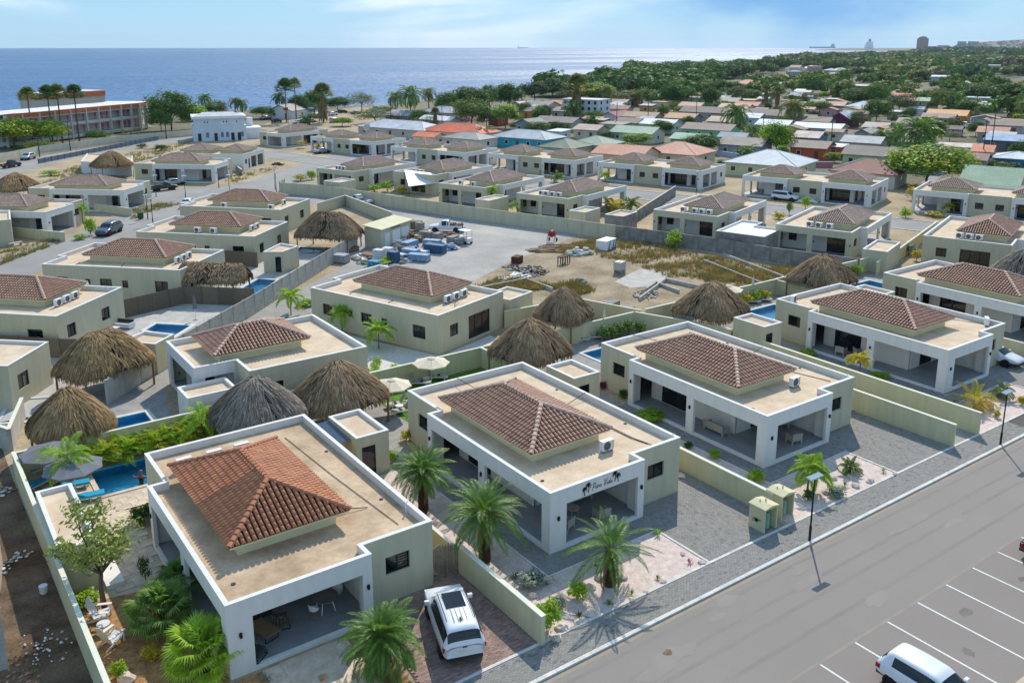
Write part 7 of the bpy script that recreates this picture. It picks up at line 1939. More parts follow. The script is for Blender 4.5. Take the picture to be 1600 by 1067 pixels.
gsheet('gravel_bed', [(24.0,60.0),(31.5,60.0),(36.5,61.5),(44.5,62.0),(44.6,66.2),(37.8,63.9),(32.2,77.6),(29.2,77),(29.3,60.3)], .008, WGRAVEL)
for i in range(9):
 q = (25.5+.9*(i % 3)+.5*(i//3), 60.9+.0*i+1.0*(i//3))
 q = [(29.9,61.0),(30.6,61.8),(31.4,61.1),(30.1,62.8),(31.0,63.2),(32.2,61.9),(33.2,61.0),(34.2,61.3),(31.8,64.2)][i]
 shrub(['leftmost', 'second', 'third', 'fourth', 'fifth', 'sixth', 'seventh', 'rightmost', 'back'][i]+' lime bush of the white gravel bed above the lawn wall', q, 1.0, 1.2, LEAF_L, i, .12, 26, 24, group='lime bushes in the white gravel bed')
for i in range(7):
 shrub(['first', 'second', 'third', 'fourth', 'fifth', 'sixth', 'last'][i]+' croton bush, counted from the left, of the hedge by the two loungers', (66.2+1.5*i, 59.0), 1.8, 1.4, (LEAF_Y, LEAF_L)[i % 2], i, .12, 26, 24, group='croton hedge behind the two loungers')
for i in range(5):
 shrub(['first', 'second', 'third', 'fourth', 'last'][i]+' leafy bush, from the left, in the raised bed behind the three loungers', (52.2+1.0*i, 58.7-.5*(i == 4)), 1.4, 1.5, LEAF, i+2, .16, 26, 24, group='raised bed behind the three loungers')
for i in range(6):
 shrub(['first', 'second', 'third', 'fourth', 'fifth', 'last'][i]+' hedge bush, from the left, behind the thatch before the block wall', (84.8+1.5*i, 59.2), 1.7, 1.5, (LEAF_D, LEAF_L)[i % 2], i, .12, 26, 24, group='hedge behind the block wall thatch')
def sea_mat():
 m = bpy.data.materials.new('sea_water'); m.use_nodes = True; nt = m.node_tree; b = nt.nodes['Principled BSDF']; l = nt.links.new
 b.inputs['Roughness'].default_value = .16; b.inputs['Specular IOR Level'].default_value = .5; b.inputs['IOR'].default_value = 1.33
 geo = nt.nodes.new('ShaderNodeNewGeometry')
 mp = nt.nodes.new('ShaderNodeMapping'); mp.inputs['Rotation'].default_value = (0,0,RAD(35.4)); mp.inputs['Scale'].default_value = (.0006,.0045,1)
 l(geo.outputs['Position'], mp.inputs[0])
 st = nt.nodes.new('ShaderNodeTexNoise'); st.inputs['Scale'].default_value = 1.0; st.inputs['Detail'].default_value = 4; l(mp.outputs[0], st.inputs['Vector'])  # streaks imitate cloud-shadow bands, put into the water's colour and roughness
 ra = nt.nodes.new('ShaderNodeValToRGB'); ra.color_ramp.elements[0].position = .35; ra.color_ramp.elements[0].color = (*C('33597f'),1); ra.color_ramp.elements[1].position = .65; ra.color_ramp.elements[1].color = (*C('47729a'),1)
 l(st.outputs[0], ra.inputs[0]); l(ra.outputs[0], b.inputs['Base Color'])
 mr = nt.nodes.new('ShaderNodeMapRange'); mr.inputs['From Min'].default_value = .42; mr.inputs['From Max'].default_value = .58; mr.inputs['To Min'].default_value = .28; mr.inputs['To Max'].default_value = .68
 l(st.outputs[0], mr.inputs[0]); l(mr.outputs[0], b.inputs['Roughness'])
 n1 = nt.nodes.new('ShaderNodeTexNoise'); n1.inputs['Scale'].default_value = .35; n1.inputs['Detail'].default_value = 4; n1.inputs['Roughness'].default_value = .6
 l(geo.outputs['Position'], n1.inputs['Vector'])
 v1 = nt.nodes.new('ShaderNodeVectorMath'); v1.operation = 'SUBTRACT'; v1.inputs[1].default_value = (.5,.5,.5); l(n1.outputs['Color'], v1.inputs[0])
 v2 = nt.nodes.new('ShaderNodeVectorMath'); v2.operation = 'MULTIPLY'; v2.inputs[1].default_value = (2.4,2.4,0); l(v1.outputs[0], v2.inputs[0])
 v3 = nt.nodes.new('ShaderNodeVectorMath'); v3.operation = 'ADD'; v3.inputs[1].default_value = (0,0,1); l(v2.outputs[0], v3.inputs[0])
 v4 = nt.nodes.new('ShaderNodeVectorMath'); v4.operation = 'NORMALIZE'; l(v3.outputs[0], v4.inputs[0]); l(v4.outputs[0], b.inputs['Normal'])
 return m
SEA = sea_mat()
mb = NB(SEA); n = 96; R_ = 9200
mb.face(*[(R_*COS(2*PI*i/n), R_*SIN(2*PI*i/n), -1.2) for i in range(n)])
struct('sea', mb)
SHORE = [(-700,360),(-200,365),(36.50, 366.20),(78.42, 360.75),(104.82, 369.76),(143.13, 379.04),(189.44, 366.32),(244.61, 401.03),(293.18, 411.89),(378.64, 479.79),(475.20, 552.63),(638.26, 697.04),(765.68, 764.53),(861.09, 771.34),(1024.72, 835.85),(1166.99, 905.08),(1506.22, 1150.30),(1870.82, 1319.75),(2267.26, 1457.78),(2594.23, 1519.52),(3490.57, 2026.47),(4100.18, 2535.24),(4257.37, 2851.17),(4312.97, 3148.50)]
LANDP = SHORE+[(7067.9, 4881.9),(7886.4, 4538.2),(8200,3000),(7000,-2500),(1500,-2500),(-700,-2500)]
sheet('ground', LANDP, 0.0, LAND)
bk_ = NB(mat('shore_rock', '8a7c68', .2, .1, .95))
for i in range(len(SHORE)-1):
 a, b_ = SHORE[i], SHORE[i+1]; bk_.face((a[0],a[1],0),(a[0],a[1],-1.6),(b_[0],b_[1],-1.6),(b_[0],b_[1],0))
struct('shore', bk_)
gsheet('estate_ground', [(-12,26.2),(-12,140),(10,180),(22,236),(80,262),(130,240),(150,140),(175,60),(175,26.2)], .002, SAND)
_RT = Vector((COS(RAD(35.44)), -SIN(RAD(35.44)))); _FW = Vector((SIN(RAD(35.44)), COS(RAD(35.44))))
MARKS = [('the magenta house', (275.92, 189.88)), ('the big flame tree', (165.23, 92.68)), ('the turquoise house', (147.10, 204.19)), ('the orange hip roof', (140.12, 229.35)), ('the white three-storey block', (216.67, 260.73)), ('the tan-roofed blue house', (332.58, 231.90)), ('the coral house', (193.85, 140.14)), ('the long dark roof', (263.11, 227.14)), ('the maroon hip roof', (167.07, 108.57)), ('the big pale hip roof', (159.26, 129.00)), ('the mossy hip roof', (147.81, 182.12)), ('the long blue roof', (252.46, 120.12)), ('the bougainvillea', (161.95, 259.54)), ('the white seaside house', (79.09, 253.18)), ('the tall coconut palm', (209.04, 120.88)), ('the pink flat house', (498.15, 297.35)), ('the orange gable house', (325.37, 178.40)), ('the white gable house', (213.94, 241.32)), ('the light blue two-storey house', (659.38, 368.68)), ('the big orange sheds', (1439.04, 765.60)), ('the green tin roof', (181.61, 194.75)), ('the white beach shop', (127.13, 333.17))]
_used = set()
def rel_label(base, p, gap=0):
 order = sorted(MARKS, key=lambda L: dist(L[1], p)*(1+0*len(L[0])))
 for w in ('', 'a little ', 'farther '):
  for ph, q in order[gap:]:
   d = Vector((p[0]-q[0], p[1]-q[1]))
   if d.length < 6: continue
   r_, f_ = d.dot(_RT), d.dot(_FW)
   wd = ('right of' if r_ > 0 else 'left of') if abs(r_) > abs(f_)*.8 else ('behind' if f_ > 0 else 'in front of')
   s = f'{base} {w}{wd} {ph}'
   if s not in _used:
    _used.add(s); return s
 return base
HC = {}
def tin(c, var=.18, rust=None):
 k = 'roof_'+c
 if k not in _mats:
  mat(k, c, var, .35, .7, col2=rust, detail=8, fine=.14, bscale=3)
 return _mats[k]
def paint(c):
 return mat('wall_'+c, c, .08, .4, .85)
def house(base, P0, P1, depth, kind, rc, wc, eh=2.8, rise=1.5, name='house', cat='house', label=None, rust=None, ov=.45, nwin=None):
 """town house: front eave from P0 to P1 (world), depth to the back; own walls, roof, doors and windows"""
 a, b = Vector(P0), Vector(P1); W = (b-a).length; e = (b-a)/W; rz = math.atan2(e.y, e.x)
 lb = label or rel_label(base, ((a.x+b.x)/2, (a.y+b.y)/2))
 root = thing(name, lb, cat, (a.x, a.y, 0), rz, 'houses of the old town')
 W_, D = W, depth; o = ov
 wl = NB(paint(wc)); x0, x1, y0, y1 = o, W_-o, o, D-o
 wl.box(x0, x1, y0, y1, 0, eh, bottom=False)
 rm_ = tin(rc, rust=rust); rf = NB(rm_); t = .10
 def slab(q):
  lo = [(p[0],p[1],p[2]-t) for p in q]; k = len(q)
  rf.face(*q); rf.face(*lo[::-1])
  for i in range(k): rf.face(lo[i], lo[(i+1) % k], q[(i+1) % k], q[i])
 if kind == 'gable':
  slab([(0,0,eh),(W_,0,eh),(W_,D/2,eh+rise),(0,D/2,eh+rise)]); slab([(W_,D,eh),(0,D,eh),(0,D/2,eh+rise),(W_,D/2,eh+rise)])
  g = rise*(1-2*o/D)-.1
  for x_ in (x0, x1): wl.face((x_,y0,eh),(x_,y1,eh),(x_,D/2,eh+g)) if x_ == x1 else wl.face((x_,y1,eh),(x_,y0,eh),(x_,D/2,eh+g))
 elif kind == 'end':
  slab([(0,0,eh),(W_/2,0,eh+rise),(W_/2,D,eh+rise),(0,D,eh)]); slab([(W_/2,0,eh+rise),(W_,0,eh),(W_,D,eh),(W_/2,D,eh+rise)])
  wl.face((x0,y0,eh),(x1,y0,eh),(W_/2,y0,eh+rise*(1-2*o/W_)-.1)); wl.face((x1,y1,eh),(x0,y1,eh),(W_/2,y1,eh+rise*(1-2*o/W_)-.1))
 elif kind == 'hip':
  r = min(W_, D)/2
  if W_ >= D: A, B = (r,D/2,eh+rise), (W_-r,D/2,eh+rise)
  else: A, B = (W_/2,r,eh+rise), (W_/2,D-r,eh+rise)
  c = [(0,0,eh),(W_,0,eh),(W_,D,eh),(0,D,eh)]
  if W_ >= D: fs_ = [(c[0],c[1],B,A),(c[1],c[2],B),(c[2],c[3],A,B),(c[3],c[0],A)]
  else: fs_ = [(c[0],c[1],A),(c[1],c[2],B,A),(c[2],c[3],B),(c[3],c[0],A,B)]
  for q in fs_: rf.face(*q)
  rf.box(.02, W_-.02, .02, D-.02, eh-.14, eh-.005)
  cp = NB(paint('c9bfb4'))
  for p in c: cp.tube([(p[0],p[1],p[2]+.03), (A if (Vector(p)-Vector(A)).length < (Vector(p)-Vector(B)).length else B)], .09, 4)
  if (Vector(A)-Vector(B)).length > .1: cp.tube([A,B], .09, 4)
  cp.build('ridge_cap', None, root)
 else:
  rf.add([(0,0,eh),(W_,0,eh),(W_,D,eh+rise*.3),(0,D,eh+rise*.3),(0,0,eh+.16),(W_,0,eh+.16),(W_,D,eh+.16+rise*.3),(0,D,eh+.16+rise*.3)], [(4,5,6,7),(0,1,5,4),(1,2,6,5),(2,3,7,6),(3,0,4,7),(3,2,1,0)])
 wl.build('wall', None, root); rf.build('roof', None, root)
 k = nwin if nwin is not None else max(1, min(5, int(W_/3.6)))
 door = k//2
 key = ('hw', )
 if key not in HC:
  f = NB(paint('e6e4de')); f.box(-.55,.55,-.06,.0,0,1.1); HC[key] = f.mesh('window')
  g = NB(GLASS); g.box(-.47,.47,-.075,-.061,.08,1.02); HC[('hp',)] = g.mesh('pane')
  d = NB(mat('house_door', '5b4636', .2, 2, .7)); d.box(-.45,.45,-.06,0,0,2.05); HC[('hd',)] = d.mesh('door')
 for i in range(k):
  x_ = x0+(x1-x0)*(i+.5)/k
  if i == door and k > 1: ob('door', HC[('hd',)], root, (x_, y0-.002, .02))
  else:
   w = ob('window', HC[key], root, (x_, y0-.002, 1.0)); ob('pane', HC[('hp',)], w)
 w = ob('window', HC[key], root, (x1+.002, (y0+y1)/2, 1.0), PI/2); ob('pane', HC[('hp',)], w)
 return root
TH = -71
HOUSES = [
 ('hip', 'bright orange hip-roofed white house', (127.47, 224.79), (134.42, 204.59), 11, 'c9603f','cfcabb', 2.2, None, 'bright orange hip roof behind the twin villas, white ridge lines'),
 ('gable','low house with a small orange roof', (117.30, 211.81), (119.95, 204.12), 6,'cf7150','cfcabb',1.0,None,None),
 ('hip','white house under a grey-green hip roof', (121.78, 204.22), (126.04, 191.85),9,'8b8f88','c9c6bd',1.4,None,None),
 ('hip','turquoise house', (134.06, 199.35), (140.04, 181.99),11,'9aa5ad','2c9fb5',1.8,None,'turquoise house under a pale grey hip roof'),
 ('hip','white walled house under a silvery hip roof', (118.50, 247.96), (127.32, 222.34),12,'b3b7bd','b9b2ac',2.0,None,None),
 ('gable','pale shed with a white roof', (146.33, 259.57), (150.78, 246.65),7,'cfd2d3','cfc9b8',1.2,None,None),
 ('gable','brown house under a grey roof', (146.08, 282.73), (150.19, 270.82),9,'9b9fa6','8a7462',1.6,None,None),
 ('hip','house under a bluish grey roof', (164.02, 289.39), (169.07, 274.73),11,'9aa0ac','bcb6aa',2.0,None,None),
 ('gable','house under a grey-brown roof', (187.01, 282.71), (190.22, 273.39),9,'85786f','b9ab8f',1.5,None,None),
 ('end','little red-fronted house', (169.27, 252.79), (170.85, 248.20),7,'a34a44','b3504a',1.3,None,None),
 ('gable','yellow walled house under a dark grey roof', (194.85, 273.76), (198.79, 262.31),9,'6f6864','b98a45',1.6,None,None),
 ('gable','house with a long grey roof', (216.73, 298.17), (221.02, 285.72),10,'827b78','b6b0a6',1.6,None,None),
 ('end','blue-grey gable house', (162.52, 227.65), (164.88, 220.79),9,'6e7176','8493a3',1.5,None,None),
 ('gable','low house with a weathered dark roof', (172.98, 231.64), (177.87, 217.43),9,'6f6a66','b2ab9f',1.5,None,None),
 ('gable','small house with an orange roof', (229.29, 296.85), (231.65, 290.00),8,'c9775a','c9c2b4',1.4,None,None),
 ('gable','low house under a brown-grey roof', (205.82, 264.49), (208.56, 256.53),8,'85796e','bdb6a9',1.3,None,None),
 ('end','white gable house', (204.38, 234.92), (206.59, 228.51),12,'8a4a5f','cfccc9',1.5,None,'white gable house with a maroon-pink roof in the old town'),
 ('gable','tan-roofed house', (209.56, 229.85), (213.69, 217.87),9,'a3836a','b9a58d',1.5,'8a6a55',None),
 ('gable','blue-grey house under a tan-orange roof', (217.08, 217.07), (220.64, 206.74),9,'b98a66','70808c',1.5,'a87a58',None),
 ('gable','mint walled house under a dark roof', (191.06, 213.38), (193.95, 204.99),8,'6b625c','9db39a',1.4,None,None),
 ('gable','house under a bright white roof', (193.33, 208.11), (198.13, 194.18),9,'d3d6d6','c9c7c0',1.4,None,None),
 ('gable','house under a pale green tin roof', (168.68, 189.90), (173.11, 177.02),9,'7d9c84','c3bfae',1.6,'93a996','house under a pale green tin roof behind a leafy hedge'),
 ('gable','house under a patched pinkish roof', (165.32, 202.34), (168.12, 194.21),8,'a18678','c4b8a6',1.3,'b9a79b',None),
 ('flat','small white flat house', (155.09, 201.27), (156.77, 196.39),6,'c9cacb','c9c9c6',.8,None,None),
 ('hip','low house under a mossy dark green hip roof', (129.47, 171.78), (132.67, 162.50),11,'4f6152','a9a594',1.7,'6d7f6d','mossy dark green hip roof, nearer and lower one'),
 ('hip','house under a mossy green hip roof', (139.86, 173.37), (143.44, 162.99),11,'6f8573','b0ab9c',1.8,'8a9f8b',None),
 ('gable','house under a salmon gable roof', (131.57, 154.26), (135.85, 141.83),10,'b97c62','c0b29c',1.8,'c4907a',None),
 ('hip','house under a broad salmon hip roof', (142.60, 149.57), (147.13, 136.41),12,'b97d66','cdbfa5',2.2,'c79480',None),
 ('gable','mint house under a long brown-grey roof', (192.37, 185.38), (197.44, 170.64),9,'75655d','7fc09b',1.6,None,None),
 ('gable','house under a green tin roof', (169.15, 166.98), (172.43, 157.48),8,'7fa78a','8fb09b',1.3,None,None),
 ('gable','blue-grey house under a weathered grey roof', (169.32, 150.60), (173.10, 139.65),9,'7b736b','8d99a3',1.6,None,None),
 ('hip','large house under a pale hip roof', (143.95, 126.20), (149.14, 111.13),14,'b4bcc0','b7bd9b',2.4,'c5cbcd','large house under a pale blue-white hip roof behind the twin villas'),
 ('gable','white house under a faded tan roof', (218.41, 199.34), (221.09, 191.55),9,'a58c78','d3d0ca',1.4,None,None),
 ('gable','pale blue house under a white roof', (239.36, 202.76), (241.54, 196.42),8,'ced2d6','b3c6cc',1.3,None,None),
 ('gable','mint house under a white roof', (220.52, 181.38), (223.96, 171.40),9,'d3d6d8','a9c7a9',1.5,None,None),
 ('gable','row house under a long dark roof', (242.15, 234.36), (255.22, 196.40),9,'655b58','a49c94',1.9,None,'long row house under one dark brown roof across the old town'),
 ('gable','tan house', (264.92, 257.24), (268.17, 247.82),8,'b08e75','b9b2a4',1.4,None,None),
 ('gable','house under a sandy orange roof', (269.92, 240.72), (273.99, 228.90),9,'bf9a78','c4c0b8',1.5,None,None),
 ('gable','house under a faded red roof', (286.21, 246.78), (289.62, 236.86),8,'b9685f','b7a99a',1.4,None,None),
 ('gable','house under a mottled grey roof', (299.49, 268.00), (302.71, 258.64),9,'8c857c','b3aca0',1.6,None,None),
 ('flat','house under a pale blue-white roof', (351.37, 272.99), (355.20, 261.86),9,'bfc9d1','a8b3ba',.8,None,None),
 ('flat','house under a broad white roof', (311.37, 242.67), (314.01, 235.02),9,'d5d8db','b3b0a9',.8,None,None),
 ('gable','low grey-brown roofed house', (323.64, 238.40), (325.73, 232.31),8,'7d736b','b3ab9d',1.2,None,None),
 ('gable','bright blue house', (315.23, 225.05), (318.05, 216.88),8,'b98a6b','3c93c4',1.4,None,'bright blue house under a tan roof'),
 ('hip','house under a pale pyramid roof', (316.31, 216.27), (320.45, 204.24),12,'aab5c2','8d8273',2.0,None,None),
 ('end','magenta house', (258.68, 182.54), (261.18, 175.29),13,'a9b2ba','6d2850',2.2,None,'magenta gable house under a pale grey roof'),
 ('gable','house under a broad white tin roof', (223.49, 170.10), (228.26, 156.27),10,'cfd3d5','b0aaa0',1.2,None,None),
 ('gable','grey house under a rusty streaked roof', (198.70, 150.80), (201.12, 143.76),9,'a08b80','6f7d86',1.4,'c4bcb4',None),
 ('gable','coral house', (178.57, 136.24), (181.59, 127.47),9,'6f635a','c0583a',1.4,None,'coral house under a dark brown roof, bushes in front'),
 ('flat','coral annex with a white roof', (185.58, 131.04), (186.95, 127.05),6,'cfcfca','c65f42',.8,None,None),
 ('gable','house under a long silvery roof', (198.70, 136.11), (201.98, 126.59),9,'9aa0a4','b4aea6',1.4,None,None),
 ('gable','pale green house under a dark slate roof', (176.21, 120.11), (179.99, 109.16),9,'66625c','a9bd93',1.7,None,None),
 ('gable','house under a rust-edged grey roof', (240.54, 157.78), (242.98, 150.72),10,'938a83','9a8f84',1.2,'a39a92',None),
 ('end','blue fronted house under a wide grey roof', (220.60, 147.09), (222.27, 142.26),12,'a29b95','7f9cb0',1.2,None,None),
 ('flat','grey box house', (303.08, 189.14), (305.03, 183.49),7,'b9bfc4','878d92',.5,None,None),
 ('gable','house under a flat grey roof', (399.96, 281.18), (404.99, 266.56),10,'84796f','a9a093',1.4,None,None),
 ('flat','house under a cream roof', (477.87, 334.14), (484.08, 316.10),10,'d1cbb9','7f7a70',.8,None,None),
 ('flat','pink flat house', (449.48, 276.43), (453.86, 263.70),9,'b98a98','c092a3',.6,None,'pink flat-roofed house behind a coral roof'),
 ('gable','house under a coral roof', (401.04, 249.39), (404.16, 240.34),8,'cf6f55','c9b9a6',1.3,None,None),
 ('gable','house under a pale green roof', (373.00, 219.21), (375.37, 212.35),9,'8fa98c','a9a38f',1.4,None,None),
 ('gable','warehouse under a cream and white roof', (362.26, 193.34), (367.25, 178.85),9,'c4c3b8','8d877d',1.6,None,None),
 ('gable','orange gable house', (302.31, 173.56), (306.70, 160.79),10,'c98d55','cf8a3c',1.7,'d6a476','orange walled house under an orange-tan roof'),
 ('gable','house under a beige-brown roof', (289.68, 167.81), (293.17, 157.67),7,'9a8571','a99d8c',1.3,None,None),
 ('gable','house under a patchy grey-brown roof', (260.90, 159.39), (263.22, 152.66),10,'877c74','a39c92',1.5,None,None),
 ('gable','house under a pinkish tan roof', (252.74, 129.62), (255.45, 121.76),8,'b98571','a9a295',1.4,None,None),
 ('gable','long house under a pale blue roof', (233.28, 117.42), (237.05, 106.48),9,'8fa8bf','5d646b',1.4,None,'long building under a pale blue tin roof'),
 ('flat','white house with a rust-striped canopy', (208.05, 116.33), (210.74, 108.52),8,'a58f80','cfd2d4',.8,'c9c4bc',None),
 ('gable','house under a coral-orange roof', (205.02, 105.94), (206.61, 101.33),8,'cb7b5b','b9b0a3',1.3,None,None),
 ('gable','shed under a brown-pink roof', (188.87, 98.76), (190.39, 94.35),7,'8b6a62','8f8d88',1.2,None,None),
 ('hip','blue house under a white roof', (197.24, 97.15), (200.28, 88.32),9,'c6cbcf','2f78b0',1.2,None,None),
 ('gable','long hall under a sage green tin roof', (155.51, 81.86), (158.70, 72.58),12,'7f9a80','9aa08f',2.6,'8fa98f',None),
 ('hip','house under a maroon hip roof', (150.65, 105.22), (154.84, 93.04),11,'76413c','b6b9ac',2.2,'8d5a55','maroon hip roof behind the right hand twin villa'),
 ('gable','pale house under a grey roof', (374.42, 177.34), (377.26, 169.09),10,'a39b93','b9c2bd',1.6,None,None),
 ('gable','light blue two-storey house', (598.46, 342.48), (603.07, 329.09),9,'c9cfd3','9fb3c6',1.0,None,'light blue two-storey house under a white roof among dark trees'),
 ('gable','long house under a pale blue-grey roof', (1059.59, 559.39), (1067.26, 537.11),14,'b3bdca','9fa3a3',1.4,None,None),
 ('gable','sheds under broad orange roofs', (1442.01, 800.44), (1461.24, 744.58),20,'c07d57','a99d8c',3.5,None,'long sheds under orange roofs below the hill'),
 ('gable','long white warehouse', (1499.07, 755.60), (1517.49, 702.12),20,'cdd0cf','b9bab5',3.0,None,None),
 ('gable','blue-white long house', (565.56, 280.51), (571.50, 263.26),10,'b4bcc8','b3c0d2',1.2,None,None),
 ('flat','low house under a grey flat roof', (479.06, 255.18), (483.76, 241.52),9,'a3a79d','8f938c',.8,None,None),
 ('hip','house under a small pale green roof', (569.07, 310.80), (573.07, 299.17),9,'a9ae8f','b9b5a8',1.6,None,None),
 ('gable','small house with an orange roof', (656.67, 342.29), (659.39, 334.39),9,'c98266','b3a795',1.4,None,None),
 ('hip','house under a grey hip roof', (642.17, 463.23), (647.73, 447.09),12,'8f8c90','a39d94',2.0,None,None),
 ('flat','white block house', (670.57, 504.96), (674.23, 494.34),10,'bcc8d2','b9c4cd',.6,None,None),
 ('gable','long house under a pinkish tan roof', (568.28, 445.75), (575.90, 423.62),11,'b98f80','b09a8a',1.5,None,None),
 ('gable','house under a pale grey roof', (436.59, 407.74), (440.31, 396.93),12,'b0b4ba','b5ab9a',2.0,None,None),
 ('hip','large house under a coral roof', (448.22, 389.04), (453.71, 373.12),14,'b9705d','a99080',2.4,None,None),
 ('flat','long white flat block', (516.75, 434.49), (523.65, 414.46),10,'cfd3d6','c5c8ca',.6,None,None),
 ('gable','small white roofed house', (464.50, 374.91), (468.00, 364.77),10,'d5d8da','a9a59c',1.2,None,None),
 ('gable','white roofed shed', (398.19, 302.63), (399.95, 297.51),8,'d0d4d6','a9a59c',1.2,None,None),
 ('gable','house under a dark brown roof', (242.22, 183.28), (245.94, 172.49),8,'6b5e55','9b938a',1.4,None,None),
 ('gable','house under a tan tin roof', (233.06, 140.74), (235.06, 134.92),9,'988a7c','8f8a84',1.4,None,None),
 ('gable','house under a grey tin roof', (210.88, 127.63), (212.75, 122.20),9,'85807b','8d8a85',1.4,None,None),
 ('gable','house under a whitish roof', (178.86, 106.67), (181.00, 100.43),8,'c2c4c2','a5a49e',1.2,None,None),
 ('gable','house under a dull brown roof', (278.62, 139.03), (281.71, 130.06),9,'7f7468','a09a90',1.5,None,None),
]
for (kind, base, P0, P1, dep, rc, wc, rise, rust, lab) in HOUSES:
 if lab: _used.add(lab)
 house(base, P0, P1, dep, kind, rc, wc, 2.8 if 'two-storey' not in base else 5.4, rise, label=lab, rust=rust)
